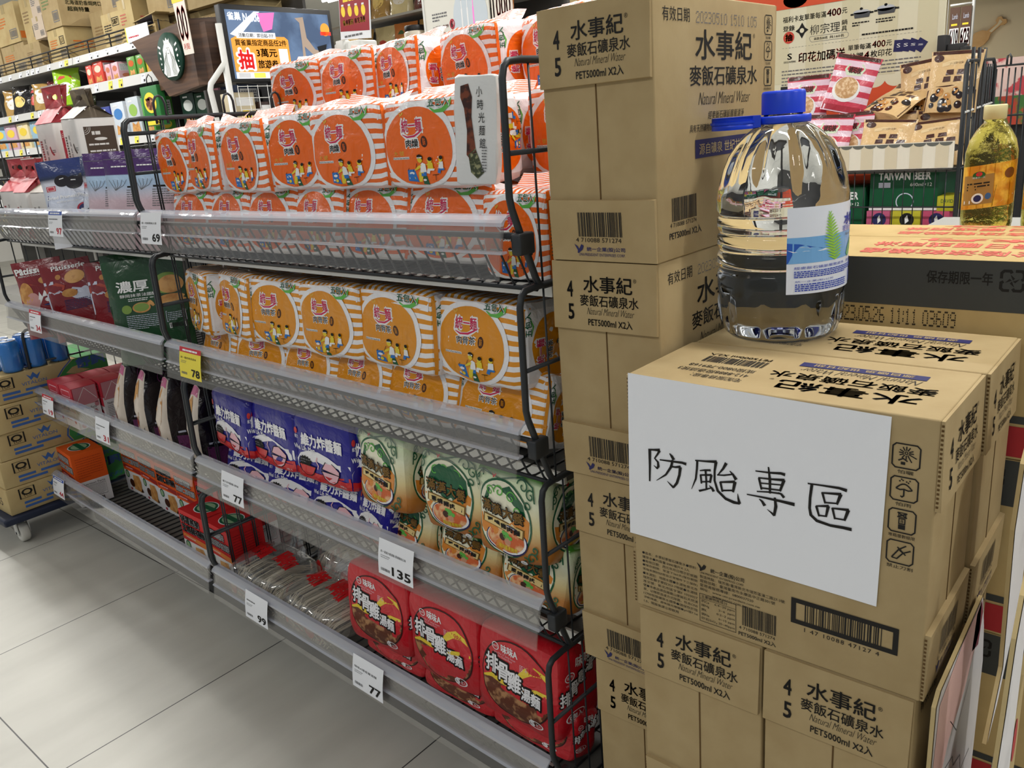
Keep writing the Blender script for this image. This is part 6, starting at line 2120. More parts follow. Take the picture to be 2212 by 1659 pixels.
# poster board behind the candy
PX0, PX1, PZ0, PZ1, PY = -1.70, -.877, .70, 1.98, 3.54
po = thing('promotion_poster', 'tall cream poster board with black and red lettering behind the candy rack', 'poster', (0, PY, 0))
CRM = mat('poster_cream', (232, 226, 198), .6); CRM2 = mat('poster_cream_stripe', (222, 214, 180), .6); PRED = mat('poster_red', (206, 62, 48), .55); PORG = mat('poster_orange', (222, 84, 44), .55); POT = mat('pot_grey', (78, 80, 84), .4); POTL = mat('pot_lid', (196, 200, 206), .35); PYEL = mat('poster_yellow', (246, 214, 60), .55)
b = MB(); b.box(PX0, PX1, 0, .012, PZ0, PZ1, CRM); b.build('board', po)
k_ = PY / 3.45
mx = lambda X: X * k_
mz = lambda z: 1.229 + (z - 1.229) * k_
p = Print()
for i in range(6):
    p.rect(PX0 + .14 * i + .03, mz(1.31), PX0 + .14 * i + .10, PZ1, CRM2)
p.up()


def pt(s_, a, m, bold=.02):
    p.text(s_, mx(a[0]), mz(a[1]), mx(a[2]), mz(a[3]), m, bold=bold)


pt('福利卡友單筆每滿', (-1.449, 1.540, -1.278, 1.562), BLACK); pt('400', (-1.274, 1.541, -1.221, 1.566), PRED, .03); pt('元', (-1.217, 1.544, -1.198, 1.564), BLACK)
pt('登錄', (-1.448, 1.508, -1.401, 1.528), BLACK)
p.ell(mx(-1.424), mz(1.484), .023, .023, PRED, 24, 1); p.up(); pt('抽', (-1.438, 1.471, -1.410, 1.498), PYEL, .05); p.layer = 1
cx, cz = mx(-1.371), mz(1.504)
p.poly([(cx - .027, cz), (cx - .012, cz + .010), (cx, cz + .03), (cx + .012, cz + .010), (cx + .027, cz), (cx + .012, cz - .010), (cx, cz - .03), (cx - .012, cz - .010)], BLACK); p.up(); p.ell(cx, cz, .009, .009, CRM, 16, 1); p.layer = 1
pt('柳宗理', (-1.339, 1.483, -1.223, 1.519), BLACK, 0); pt('鍋', (-1.217, 1.504, -1.196, 1.522), BLACK); pt('具', (-1.217, 1.482, -1.196, 1.500), BLACK)
a = (-1.337, 1.460, -1.196, 1.476)
p.stroke([(mx(a[0]), mz(1.462)), (mx(a[0]) + .006, mz(1.457)), (mx(a[2]), mz(1.457)), (mx(a[2]) + .006, mz(1.463)), (mx(a[2]) + .006, mz(1.472)), (mx(a[2]), mz(1.477)), (mx(a[0]), mz(1.477)), (mx(a[0]) - .004, mz(1.472))], .0014, GREYINK, True)
pt('共160名', (-1.262, 1.462, -1.207, 1.472), BLACK); pt('兩款各80名', (-1.322, 1.462, -1.27, 1.472), BLACK)
for i in range(40):
    u = mx(-1.45) + i * .0135
    p.rect(u, mz(1.445), u + .008, mz(1.446), GREYINK)
pt('印花加碼送', (-1.382, 1.385, -1.200, 1.422), PRED, .03); pt('S', (-1.428, 1.402, -1.410, 1.424), BLACK); pt('SIEGWERK', (-1.443, 1.389, -1.393, 1.396), BLACK)
pt('單筆每滿', (-1.189, 1.408, -1.105, 1.428), BLACK); pt('400', (-1.100, 1.409, -1.053, 1.432), PRED, .03); pt('元', (-1.050, 1.410, -1.030, 1.430), BLACK)
pt('共贈', (-1.185, 1.374, -1.133, 1.398), BLACK); pt('4', (-1.128, 1.374, -1.110, 1.398), PRED, .04); pt('枚印花', (-1.105, 1.375, -1.028, 1.400), BLACK)
for i in range(4):
    a0_ = radians(-14 - 10 * (i - 1))
    u, v = mx(-1.006) + .026 * i, mz(1.405) - .002 * i * i * .3
    R = lambda x, y: (u + x * cos(a0_) - y * sin(a0_), v + x * sin(a0_) + y * cos(a0_))
    p.poly([R(-.017, -.021), R(.017, -.021), R(.017, .021), R(-.017, .021)], NAVY); p.up(); p.text('S', *R(-.006, -.006), *R(.006, .009), WHITE)
for i, (a, w_) in enumerate((((-1.175, 1.520), .060), ((-1.089, 1.522), .064))):
    u, v = mx(a[0]), mz(a[1])
    p.poly([(u + .006, v), (u + .002, v + .020), (u + w_ + .006, v + .020), (u + w_, v)], POT); p.ell(u + w_ / 2, v + .021, w_ / 2, .008 + .003 * i, POTL, 20, 1); p.ell(u + w_ / 2, v + .032, .006, .005, BLACK, 10, 1); p.rect(u - .010, v + .012, u + .002, v + .018, BLACK); p.rect(u + w_ + .002, v + .012, u + w_ + .016, v + .018, BLACK)
    p.dashes(u - .002, v - .030, u + w_ + .004, v - .012, 2, BLACK, 3, fill=.5)
p.dashes(mx(-1.140), mz(1.456), mx(-.930), mz(1.464), 1, BLACK, 6, fill=.7)
p.dashes(mx(-1.45), mz(1.30), mx(-.926), mz(1.365), 5, GREYINK, 7, fill=.3)
p.rect(PX0, mz(1.590), mx(-1.127), PZ1 - .16, PORG)
p.ell(mx(-1.40), mz(1.62), .05, .03, PYEL, 20, 1)
p.rect(PX0, PZ0, PX1, mz(1.285), PORG)
p.up()
for i in range(11):
    p.ell(PX0 + .04 + .078 * i, mz(1.293), .039, .028, CRM, 14, 1, a0=pi, a1=2 * pi)
p.onto(b2 := MB(), lambda u, v, ly: (u, -.0006 - .0003 * ly, v)); b2.build('poster_print', po)
b = MB(); b.box(-1.5, -1.46, .002, .03, 0, PZ0, PB); b.box(-1.0, -.96, .002, .03, 0, PZ0, PB); b.box(-1.55, -.92, -.03, .2, 0, .02, PB); b.build('stand', po)
cl = thing('clamp_scanner', 'black clamp device fixed to the poster edge above the tan candy', 'device', (-.835, 3.50, 1.33))
b = MB(); b.box(-.045, -.015, -.03, .03, -.03, .095, PB, .003); b.box(-.015, .045, -.02, .02, .02, .062, PB, .003); b.box(.03, .055, -.025, .025, -.06, .05, PB, .003); b.box(-.02, .062, -.03, .03, -.075, -.055, PB, .003); b.box(-.045, .06, -.03, .03, -.34, -.07, PB); b.build('clamp_body', cl)

# far end: hanging date signs, wall deco, ceiling slats, track lamps
sg = thing('date_sign', 'pair of brown hanging price boards reading 6/10 and 6/23 on a pole', 'sign', (0, 8.0, 0))
SBRN = mat('sign_brown', (92, 66, 52), .5)
for i, (x0, s_) in enumerate(((-1.945, '6/10'), (-1.862, '6/23'))):
    b = MB(); b.box(x0, x0 + .076, 0, .01, 1.45, 1.88, SBRN)
    p = Print(); p.rect(x0 + .004, 1.59, x0 + .072, 1.72, WHITE); p.up(); p.text(s_, x0 + .007, 1.60, x0 + .069, 1.71, MAGENTA if False else REDL, bold=.05); p.rect(x0 + .015, 1.74, x0 + .06, 1.755, PYEL); p.text('Lamb', x0 + .02, 1.79, x0 + .06, 1.83, LAV); p.text('Lamb', x0 + .02, 1.50, x0 + .06, 1.54, LAV)
    p.onto(b, lambda u, v, ly: (u, -.0012 - .0008 * ly, v)); b.build('price_board', sg)
b = MB(); b.tube([(-1.778, .02, 1.32), (-1.778, .02, 2.05)], .012, STEELW, 8); b.tube([(-1.95, .02, 1.90), (-1.778, .02, 1.90)], .008, STEELW, 6); b.tube([(-1.778, .02, 0), (-1.778, .02, 1.32)], .012, STEELW, 8); b.build('sign_pole', sg)
sg2 = thing('hanging_banner', 'small grey and maroon promotional board hanging behind the date boards', 'sign', (0, 8.4, 0))
b = MB(); b.box(-2.14, -1.98, 0, .01, 1.47, 1.70, mat('banner_grey', (150, 140, 140), .6)); b.box(-2.14, -1.98, -.002, 0, 1.50, 1.62, REDL)
p = Print(); p.text('B7', -2.12, 1.52, -2.01, 1.60, WHITE, bold=.05); p.onto(b, lambda u, v, ly: (u, -.004, v)); b.build('banner_board', sg2)
b = MB(); b.tube([(-2.06, .005, 1.70), (-2.06, .005, CEIL)], .004, STEELW, 5); b.tube([(-2.06, .005, 0), (-2.06, .005, 1.47)], .008, STEELW, 5); b.build('banner_pole', sg2)
dr = thing('wall_drumstick', 'light wooden chicken drumstick cut-out mounted on the cream wall', 'wall decoration', (0, 15.93, 0))
MAPLE = mat('maple_veneer', (232, 186, 124), .5, mottle=((220, 168, 104), 5, .4, .7))
R = lambda pts: [(-3.58 + a, 1.88 + c) for a, c in pts]
b = MB(); b.prism(R([(.0, .04), (.03, .14), (.10, .22), (.20, .25), (.27, .23), (.40, .33), (.38, .37), (.41, .42), (.46, .42), (.48, .38), (.53, .37), (.54, .32), (.50, .29), (.45, .29), (.32, .18), (.30, .10), (.24, .03), (.14, -.02), (.05, -.01)]), 'y', 0, .05, MAPLE); b.build('cut_out', dr)
b = MB(); b.prism(R([(.30, .22), (.41, .31), (.44, .38), (.48, .34), (.45, .31), (.34, .20)]), 'y', -.004, 0, mat('warm_wall_paint', (240, 222, 186))); b.build('bone_inlay', dr)
SLAT = mat('dark_walnut_slat', (66, 44, 34), .6)
for i in range(7):
    b = MB(); b.box(-4.0 + .1 * (i % 2) + .18 * i * .0 - (0 if i % 2 else .25), 5, 13.0 + .42 * i, 13.16 + .42 * i, CEIL - .30, CEIL - .06, SLAT); b.box(-2.0, -1.9, 13.06 + .42 * i, 13.1 + .42 * i, CEIL - .06, CEIL, SLAT); struct(b.build('ceiling_slat'))
for i, (x, y) in enumerate(((-3.55, 13.6), (-3.35, 14.2))):
    tl = thing('track_lamp', 'black and white spot lamp under the dark ceiling slats, %s from the date boards' % ORD[i], 'lamp', (x, y, CEIL - .30), group='spot lamps at the far end')
    b = MB(); b.tube([(0, 0, 0), (0, 0, -.06)], .02, PB, 8); b.tube([(0, .06, -.08), (0, -.08, -.12)], .05, PB, 12); b.build('lamp_body', tl)
    b = MB(); b.tube([(0, -.081, -.12), (0, -.086, -.1215)], .045, LAMPW, 12); b.build('lamp_lens', tl)
mt = thing('meat_counter', 'far meat counter with dark front and bright pink photo panel', 'counter', (-1.9, 9.0, 0))
b = MB(); b.box(0, 3.0, 0, .8, 0, 1.10, PB); b.build('counter_body', mt)
b = MB(); b.box(.02, 3.0, .05, .09, 1.12, 1.48, mat('photo_panel', (226, 196, 188), .5, mottle=((196, 70, 80), 7, .52, .58))); b.box(.0, .02, .0, .1, 1.10, 1.50, SBRN); b.box(.62, .65, .0, .1, 1.10, 1.50, SBRN); b.build('photo_panel', mt)
b = MB(); b.box(.1, 2.8, -.1, .0, .9, 1.15, mat('mixed_produce', (176, 60, 40), .6, mottle=((60, 110, 50), 9, .45, .55))); b.build('produce_tray', mt)
# ------------------------------------------------------------------ tall shelving across the far aisle
SHX0, SHX1, SY = -9.2, -4.12, 2.70
STRIP = mat('glossy_price_strip', (216, 216, 214), .18, coat=.5)
SHM = mat('shelf_grey_steel', (176, 174, 170), .45)
DKB = mat('shelf_back_dark', (66, 64, 62), .7)


def shelf_board(x0, x1, z, y, d, label, strip=.05):
    r = thing('shelf_board', label, 'shelf', (0, 0, 0), group='boards of the tall shelving')
    b = MB(); b.box(x0, x1, y, y + d, z - .03, z, SHM); b.build('board', r)
    b = MB(); b.hexa([(x0, y - .012, z - strip), (x1, y - .012, z - strip), (x1, y, z - strip), (x0, y, z - strip), (x0, y - .004, z), (x1, y - .004, z), (x1, y, z), (x0, y, z)], STRIP)
    rnd = random.Random(int(z * 1000))
    x = x0 + .05
    p = Print()
    while x < x1 - .1:
        m = PAPER if rnd.random() < .75 else TAGY
        p.rect(x, -.95, x + .055, -.12, m)
        p.up(); p.dashes(x + .008, -.5, x + .04, -.2, 2, GREYINK, int(x * 10), fill=.4); p.rect(x + .03, -.85, x + .05, -.6, BLACK); p.layer = 0
        x += rnd.choice((.09, .14, .2, .3))
    p.onto(b, lambda u, v, ly: (u, y - .0045 + .008 * v - .001 - .0004 * ly, z + v * strip))
    b.build('price_strip', r)
    return r


fr = thing('tall_shelving', 'tall grey store shelving with a dark back, loaded with cartons on top', 'shelving', (0, 0, 0))
b = MB(); b.box(SHX0, SHX1, 3.16, 3.18, 0, 2.05, DKB); b.build('back_sheet', fr)
b = MB(); b.box(SHX0, SHX1, 2.74, 3.15, 0, .12, SHM); b.build('plinth', fr)
for xx in (-8.65, -7.40, -6.12, -4.93):
    b = MB(); b.box(xx - .02, xx + .02, 3.10, 3.16, 0, 2.05, SHM)
    for z in (1.87, 1.60 if xx < -6.2 else 1.67, 1.34, 1.05):
        b.prism([(3.10, z - .035), (2.74, z - .035), (2.80, z - .06), (3.10, z - .14)], 'x', xx - .004, xx + .004, SHM)
    b.build('upright', fr)
shelf_board(SHX0, -6.09, 1.912, SY, .46, 'topmost grey board of the tall shelving, far half with cartons on it', .045)
shelf_board(-6.08, -4.93, 1.912, SY, .46, 'topmost grey board of the tall shelving, near half ending at the wood panel', .045)
shelf_board(-6.15, -4.90, 1.722, SY - .02, .46, 'second grey board holding small snack boxes, beside the wood panel', .06)
shelf_board(SHX0, -6.40, 1.625, SY, .46, 'grey board holding dark snack bags at the far end', .05)
shelf_board(SHX0, -6.2, 1.372, SY, .46, 'grey board with price cards under pale blue snack boxes', .05)
shelf_board(-6.18, -4.12, 1.372, SY, .46, 'grey board with yellow price cards under the tea boxes', .05)
shelf_board(SHX0, -4.12, .985, SY, .46, 'waist-high grey board of the tall shelving, seen through the baskets', .06)
shelf_board(SHX0, -4.12, .745, SY, .46, 'knee-high grey board of the tall shelving, seen through the baskets', .06)
fe = thing('guard_fence', 'thin dark wire fence along the edge of the topmost shelf', 'fence', (0, 0, 0))
b = MB()
for z in (1.945, 1.968, 1.992):
    b.tube([(SHX0, SY + .01, z), (-4.98, SY + .01, z)], .003 if z < 1.99 else .005, PB, 5)
for i in range(14):
    xx = -9.0 + i * .315
    b.tube([(xx, SY + .01, 1.912), (xx, SY + .01, 1.995)], .005, PB, 5)
b.build('fence_wire', fe)

# cartons on the top shelf
BC = [  # x0 x1 y0 y1 z0 z1 ink
    (-7.95, -7.45, 2.76, 3.12, 1.912, 2.15, 'r'), (-7.95, -7.50, 2.78, 3.12, 2.152, 2.42, 'o'), (-7.42, -6.98, 2.76, 3.12, 1.912, 2.125, 'o'), (-7.40, -6.98, 2.75, 3.12, 2.127, 2.40, 'o'),
    (-6.93, -6.66, 2.74, 3.10, 1.912, 2.09, 'b'), (-6.90, -6.66, 2.76, 3.10, 2.092, 2.40, 'b'), (-6.64, -6.52, 2.80, 3.10, 1.912, 2.09, 'g'), (-6.65, -6.47, 2.72, 3.05, 2.092, 2.235, 'p'), (-6.64, -6.47, 2.73, 3.05, 2.237, 2.40, 'p'),
    (-6.48, -6.20, 2.73, 3.13, 1.912, 2.125, 'l'), (-6.46, -6.18, 2.72, 3.13, 2.127, 2.42, 'c'), (-5.66, -5.42, 2.74, 3.10, 1.912, 2.115, 's'), (-5.66, -5.40, 2.76, 3.10, 2.117, 2.36, 'b'), (-5.40, -5.22, 2.73, 3.10, 1.912, 2.16, 'r'), (-5.39, -5.20, 2.75, 3.10, 2.162, 2.40, 'r'),
    (-5.13, -4.86, 2.86, 3.12, 1.912, 2.03, 'r'), (-5.16, -4.76, 2.80, 3.12, 2.032, 2.28, 'r'), (-4.84, -4.26, 2.88, 3.12, 1.912, 2.02, 'k'), (-4.74, -4.20, 2.82, 3.12, 2.022, 2.27, 'k'), (-8.6, -8.0, 2.76, 3.12, 1.912, 2.2, 'r'), (-6.15, -5.70, 2.90, 3.12, 1.912, 2.2, 'b'), (-5.2, -4.2, 2.86, 3.12, 2.284, 2.5, 'b')]
INKS = {'r': mat('faded_red_ink', (192, 104, 88), .7), 'o': mat('carton_orange_band', (206, 112, 40), .7), 'b': mat('faded_brown_ink', (142, 116, 78), .7), 'g': mat('faded_green_ink', (112, 132, 84), .7), 'p': GREYINK, 'l': mat('carton_orange_band', (206, 112, 40), .7), 'c': mat('faded_green_ink', (112, 132, 84), .7), 's': BLACK, 'k': mat('faded_brown_ink', (142, 116, 78), .7)}
DESC = ['far carton with red print', 'far carton with an orange band', 'carton with an orange stripe near its base', 'carton with a red oval and orange stripe', 'plain carton behind the fence', 'plain carton leaning over another', 'narrow carton behind the pale pair', 'pale carton, lower of the pale pair', 'pale carton, upper of the pale pair', 'carton marked L11', 'big carton with green lettering above the L11 one', 'carton marked S87', 'pale carton above the S87 one', 'taped carton with faint red print beside S87', 'carton with red corner tape on the taped one', 'low carton beside the wood panel', 'large carton with faint print above the wood panel', 'carton with dark script above the wood panel', 'carton with a boxed barcode nearest the screen', 'carton with red print at the far shelf end', 'carton set back in the gap of the row', 'long carton topmost above the wood panel']
for i, (x0, x1, y0, y1, z0, z1, k) in enumerate(BC):
    r = thing('storage_carton', 'kraft storage %s on the top shelf' % DESC[i].replace(' on the top shelf', ''), 'carton', (x0, y0, z0), group='cartons on the tall shelving')
    w, d, h = x1 - x0, y1 - y0, z1 - z0
    b = MB(); b.box(0, w, 0, d, 0, h, mat('pale_carton', (196, 178, 158), .7) if k == 'p' else (KRAFT2 if i % 2 else KRAFT)); b.box(w * .42, w * .56, -.0012, 0, h * .78, h, mat('parcel_tape', (176, 156, 110), .25, coat=.3)); b.build('box_body', r)
    ink = INKS[k]
    p = Print()
    p.dashes(.10, .42, .50, .70, 4, ink, i, fill=.45, per=1.1); p.frame(.60, .12, .90, .34, .02, GREYINK); p.bars(.63, .15, .87, .31, GREYINK, 14, i)
    if k == 'l':
        p.frame(.66, .52, .90, .74, .02, BLACK); p.text('L11', .70, .56, .86, .70, BLACK, bold=.03)
    if k == 's':
        p.frame(.58, .62, .94, .84, .02, BLACK); p.text('S87', .62, .66, .90, .80, BLACK, bold=.03)
    g = MB(); p.onto(g, lambda u, v, ly: (u * w, -.0014 - .0004 * ly, v * h))
    g.build('front_print', r); g = MB()
    p = Print()
    if k == 'o':
        p.rect(.02, .08, .98, .26, INKS['o']); p.ell(.5, .85, .25, .06, mat('oval_tomato', (196, 76, 58), .6), 20, 1); p.dashes(.2, .32, .9, .42, 1, BLACK, 3, per=1)
    elif k == 'c':
        p.text('洋芋片', .12, .62, .45, .72, INKS['c'], bold=.03); p.text('北海道奶香焗烤口味', .12, .46, .80, .56, INKS['c'], bold=.02); p.text('超商特量', .14, .32, .5, .42, INKS['c'], bold=.03)
    else:
        p.dashes(.12, .35, .7, .62, 3, ink, i + 3, fill=.45, per=1.1)
    p.onto(g, lambda u, v, ly: (w + .0008 + .0004 * ly, u * d, v * h)); 
    g.build('side_print', r)
ocx = thing('open_carton', 'opened carton with a raised flap and blue liner beside the wood panel', 'carton', (-5.18, 2.72, 1.912))
b = MB(); b.box(0, .22, 0, .13, 0, .07, KRAFT2); b.build('box_body', ocx)
b = MB(); b.hexa([(-.03, -.01, .10), (.26, -.01, .125), (.26, .10, .125), (-.03, .10, .10), (-.03, -.01, .104), (.26, -.01, .129), (.26, .10, .129), (-.03, .10, .104)], KRAFT2); b.box(.0, .005, 0, .1, .07, .102, KRAFT2); b.box(.2, .205, 0, .1, .07, .122, KRAFT2); b.build('flap', ocx)
b = MB(); b.grid(lambda i, j: (.01 + .2 * i, .004 + .1 * j, .072 + .03 * noise.noise(Vector((i * 7, j * 5, 0))) ** 2 + .012), 8, 6, mat('blue_liner', (40, 66, 170), .3)); b.build('blue_liner', ocx)
ws = thing('shelf_sign', 'white card sign with dark red letters standing on the topmost shelf edge', 'sign', (-5.26, 2.685, 1.905))
b = MB(); b.box(0, .27, 0, .003, 0, .085, PAPER); b.box(-.012, 0, 0, .003, 0, .085, TAGY)
p = Print(); p.dashes(.02, .02, .25, .035, 1, TAGR, 4, per=1.2); p.onto(b, lambda u, v, ly: (u, -.0008, v)); b.build('card', ws)


# small boxes and bags on the boards
def little_box(x, y, z, w, d, h, c, c2, label, grp, name='snack_box'):
    r = thing(name, label, 'snack box', (x, y, z), (0, 0, radians(random.uniform(-4, 4))), grp)
    b = MB(); b.box(0, w, 0, d, 0, h, mat('box_%d_%d_%d' % c, c, .4), .001)
    m2 = mat('box_%d_%d_%d' % c2, c2, .4)
    p = Print(); p.ell(.5, .66, .34, .16, m2, 18, 1); p.poly([(.15, .08), (.25, .36), (.5, .28), (.78, .38), (.86, .1)], BISC); p.dashes(.2, .86, .8, .94, 1, WHITE, 3, per=.8)
    p.onto(b, lambda u, v, ly: (u * w, -.0008 - .0003 * ly, v * h))
    p = Print(); p.rect(.1, .5, .9, .9, WHITE); p.up(); p.dashes(.15, .52, .85, .86, 5, GREYINK, 6, fill=.4); p.ell(.5, .24, .3, .12, m2, 16, 1); p.layer = 0
    p.onto(b, lambda u, v, ly: (w + .0008 + .0003 * ly, u * d, v * h))
    b.build('box_body', r)
    return r


gs = 'small snack boxes on the second board'
X = -5.98
for i, (w, d, h, c, c2, s_) in enumerate(((.085, .09, .125, (214, 74, 60), (240, 214, 190), 'tall salmon red'), (.15, .09, .135, (210, 70, 54), (240, 210, 190), 'wide salmon red'), (.07, .07, .105, (222, 170, 182), (200, 120, 90), 'narrow pink'), (.10, .10, .105, (224, 176, 186), (200, 120, 90), 'pale pink'), (.098, .10, .115, (92, 150, 60), (206, 96, 40), 'green and orange, first of its pair'), (.098, .10, .115, (92, 150, 60), (206, 96, 40), 'green and orange, nearer the wood panel'), (.098, .10, .125, (230, 196, 40), (196, 120, 40), 'yellow, first of its pair'), (.098, .10, .125, (230, 196, 40), (196, 120, 40), 'yellow, nearest the wood panel'))):
    little_box(X, SY + .02, 1.722, w, d, h, c, c2, 'snack box, %s, on the board left of the wood panel' % s_ if False else 'snack box, %s, on the second grey board' % s_, gs)
    X += w + (.12 if i == 3 else .02)
gs = 'tea and biscuit boxes on the third board'
X = -6.05
for i, (w, h, c, c2, s_) in enumerate(((.12, .20, (40, 52, 130), (236, 206, 70), 'dark blue and yellow'), (.13, .205, (46, 62, 140), (236, 206, 70), 'royal blue'), (.20, .22, (206, 214, 224), (70, 130, 196), 'white and sky blue'), (.18, .235, (196, 204, 212), (150, 190, 90), 'white and pale green'), (.13, .22, (84, 160, 66), (236, 206, 70), 'leaf green'))):
    little_box(X, SY + .03, 1.372, w, .14, h, c, c2, 'tea box, %s, on the board with yellow price cards' % s_, gs, 'tea_box')
    X += w + .02
for i, (x, w, h, c, s_) in enumerate(((-4.84, .14, .20, (20, 52, 40), 'dark green coffee'), (-4.68, .16, .19, (24, 66, 48), 'deep green gift'), (-4.50, .09, .20, (226, 160, 176), 'pink'), (-4.39, .16, .20, (28, 40, 66), 'navy and white'))):
    little_box(x, SY + .02, 1.372, w, .14, h, c, (220, 224, 220), '%s box on the board under the wood panel' % s_, gs, 'coffee_box')
for i in range(6):
    little_box(-7.9 + .26 * i, SY + .02, 1.372, .22, .14, .19, ((150, 186, 206), (206, 170, 190), (230, 214, 170))[i % 3], (236, 206, 70), 'pale %s snack box, %s from the far end of its board' % (('blue', 'pink', 'cream')[i % 3], ORD[i]), 'pale snack boxes at the far end', 'snack_box')
hb = thing('hanging_bag', 'green paper carrier bag with a round yellow emblem hanging from the shelf', 'bag', (-5.10, SY - .035, 1.41))
b = MB(); b.box(0, .20, -.05, .0, 0, .225, mat('carrier_green', (40, 116, 56), .5), .004)
p = Print(); p.ell(.5, .58, .36, .26, PYEL, 24, 2); p.up(); p.ell(.5, .56, .26, .17, FOOD, 20, 2); p.dashes(.25, .62, .75, .72, 1, DBROWN, 4, per=1); p.layer = 0; p.rect(.08, .14, .92, .22, PRED); p.rect(.06, .02, .94, .12, PYEL); p.up(); p.text('59', .62, .03, .86, .11, BLACK, bold=.03)
p.onto(b, lambda u, v, ly: (u * .2, -.0512 - .0004 * ly, v * .225)); b.build('bag_body', hb)
b = MB(); b.tube([(.06, -.03, .22), (.07, -.03, .27), (.10, -.03, .29), (.13, -.03, .27), (.14, -.03, .22)], .003, PB, 5); b.build('cord_handle', hb)


def foil(x, y, z, w, h, m, rz, label, grp, seed, tilt=-8):
    b, ff, fb = sheet_bag('f', w, h, w * .42, m, seed, .014)
    p = Print(); rnd = random.Random(seed)
    mm = [mat('bag_ink_%d' % k, c, .4) for k, c in enumerate(((196, 60, 50), (236, 206, 120), (230, 226, 218), (60, 100, 60)))]
    p.ell(.5, .42, .3, .2, mm[seed % 3], 18, 2); p.poly([(.2, .7), (.3, .8), (.74, .78), (.8, .68)], mm[(seed + 1) % 4])
    p.onto(b, ff)
    o = b.build('snack_bag', None, (x, y, z), (radians(tilt), 0, radians(rz)))
    return tag(o, label, 'snack bag', grp)


FM = [film_mat('foil_%d' % k, c=c, rough=.16) for k, c in enumerate(((30, 28, 30), (92, 30, 32), (176, 140, 80), (150, 196, 34), (36, 54, 110), (58, 66, 30), (196, 120, 60), (40, 90, 46), (210, 196, 150), (170, 40, 40)))]
foil(-6.36, 2.73, 1.625, .22, .25, FM[3], 30, 'bright lime green chips bag leaning at the end of its board', 'snack bags on the tall shelving', 71)
for i, (x, k, h, s_) in enumerate(((-6.18, 5, .22, 'dark olive chips bag beside the lime green one'), (-6.62, 1, .2, 'dark red chips bag beside the lime green one'), (-6.80, 2, .19, 'brown and gold chips bag on the far board'), (-7.00, 0, .2, 'black chips bag with pale print on the far board'), (-7.22, 0, .21, 'black chips bag nearest the frame edge'), (-7.45, 2, .2, 'gold chips bag past the black ones'))):
    foil(x, 2.74 + .03 * (i % 2), 1.625 if i else 1.372, .2, h if i else .30, FM[k], 12 + 8 * (i % 3), s_, 'snack bags on the tall shelving', 72 + i)
COLN = ['black', 'maroon', 'gold', 'lime', 'blue', 'olive', 'orange', 'green', 'cream', 'red']
for row, z in ((0, .985), (1, .745)):
    for i in range(17):
        k = (i * 3 + row * 4 + (4 if i < 5 and row == 0 else 0)) % 10
        foil(-8.6 + .26 * i, 2.74 + .02 * (i % 2), z, .21, .19, FM[k], 6 * (i % 3), '%s snack bag, number %d from the far end of the %s board' % (COLN[k], i + 1, 'waist-high' if row == 0 else 'knee-high'), 'snack bags on the low boards', 90 + i + 20 * row)

# wood panel with a round emblem
WALN = bpy.data.materials.new('walnut_laminate'); WALN.use_nodes = True
nt = WALN.node_tree; bs = nt.nodes['Principled BSDF']; bs.inputs['Roughness'].default_value = .45
tc = nt.nodes.new('ShaderNodeTexCoord'); mp = nt.nodes.new('ShaderNodeMapping'); mp.inputs['Scale'].default_value = (.8, .8, 14)
ns = nt.nodes.new('ShaderNodeTexNoise'); ns.inputs['Scale'].default_value = 3; ns.inputs['Detail'].default_value = 5
rp = nt.nodes.new('ShaderNodeValToRGB'); rp.color_ramp.elements[0].position = .3; rp.color_ramp.elements[0].color = rgba((58, 40, 32)); rp.color_ramp.elements[1].position = .75; rp.color_ramp.elements[1].color = rgba((108, 78, 58))
nt.links.new(tc.outputs['Object'], mp.inputs[0]); nt.links.new(mp.outputs[0], ns.inputs['Vector']); nt.links.new(ns.outputs['Fac'], rp.inputs[0]); nt.links.new(rp.outputs[0], bs.inputs['Base Color'])
wp = thing('wood_panel', 'dark walnut header panel with a round green and white emblem', 'sign', (0, 0, 0))
b = MB(); b.prism([(-5.05, 1.885), (-4.40, 1.925), (-4.40, 1.585), (-4.74, 1.555)], 'y', 2.60, 2.64, WALN); b.build('front_board', wp)
b = MB(); b.hexa([(-4.40, 2.60, 1.585), (-4.30, 2.72, 1.60), (-4.30, 2.76, 1.60), (-4.40, 2.64, 1.585), (-4.40, 2.60, 1.925), (-4.30, 2.72, 1.925), (-4.30, 2.76, 1.925), (-4.40, 2.64, 1.925)], WALN); b.box(-4.30, -4.27, 2.72, 3.1, 1.60, 1.925, WALN); b.box(-4.9, -4.30, 2.64, 2.70, 1.60, 1.90, WALN); b.build('side_board', wp)
EG = mat('emblem_green', (14, 62, 48), .45)
cx, cz, R0 = -4.62, 1.757, .125
b = MB(); b.lathe([(R0, 0), (R0, .022)], 40, EG); 
b.v = [(cx + v[0], 2.60 - v[2], cz + v[1]) for v in b.v]
p = Print()
p.poly([(-.055, .04), (-.02, .085), (.02, .085), (.055, .04), (.06, -.02), (.085, -.08), (.05, -.105), (-.05, -.105), (-.085, -.08), (-.06, -.02)], WHITE)
p.up()
for s in (-1, 1):
    for k in range(4):
        p.stroke([(s * (.018 + .009 * k), .035 - .012 * k), (s * (.026 + .010 * k), -.02), (s * (.014 + .012 * k), -.06), (s * (.022 + .012 * k), -.10)], .0035, EG)
    for k in range(5):
        p.stroke([(s * (.078 + .004 * k), .05 - .028 * k), (s * (.102 - .002 * k), .062 - .03 * k)], .011, WHITE)
p.ell(0, .035, .021, .032, WHITE, 20, 2)
p.up(); p.stroke([(-.012, .045), (-.005, .047)], .003, EG); p.stroke([(.012, .045), (.005, .047)], .003, EG); p.stroke([(0, .045), (.001, .03)], .002, EG); p.stroke([(-.007, .018), (0, .016), (.007, .018)], .003, EG)
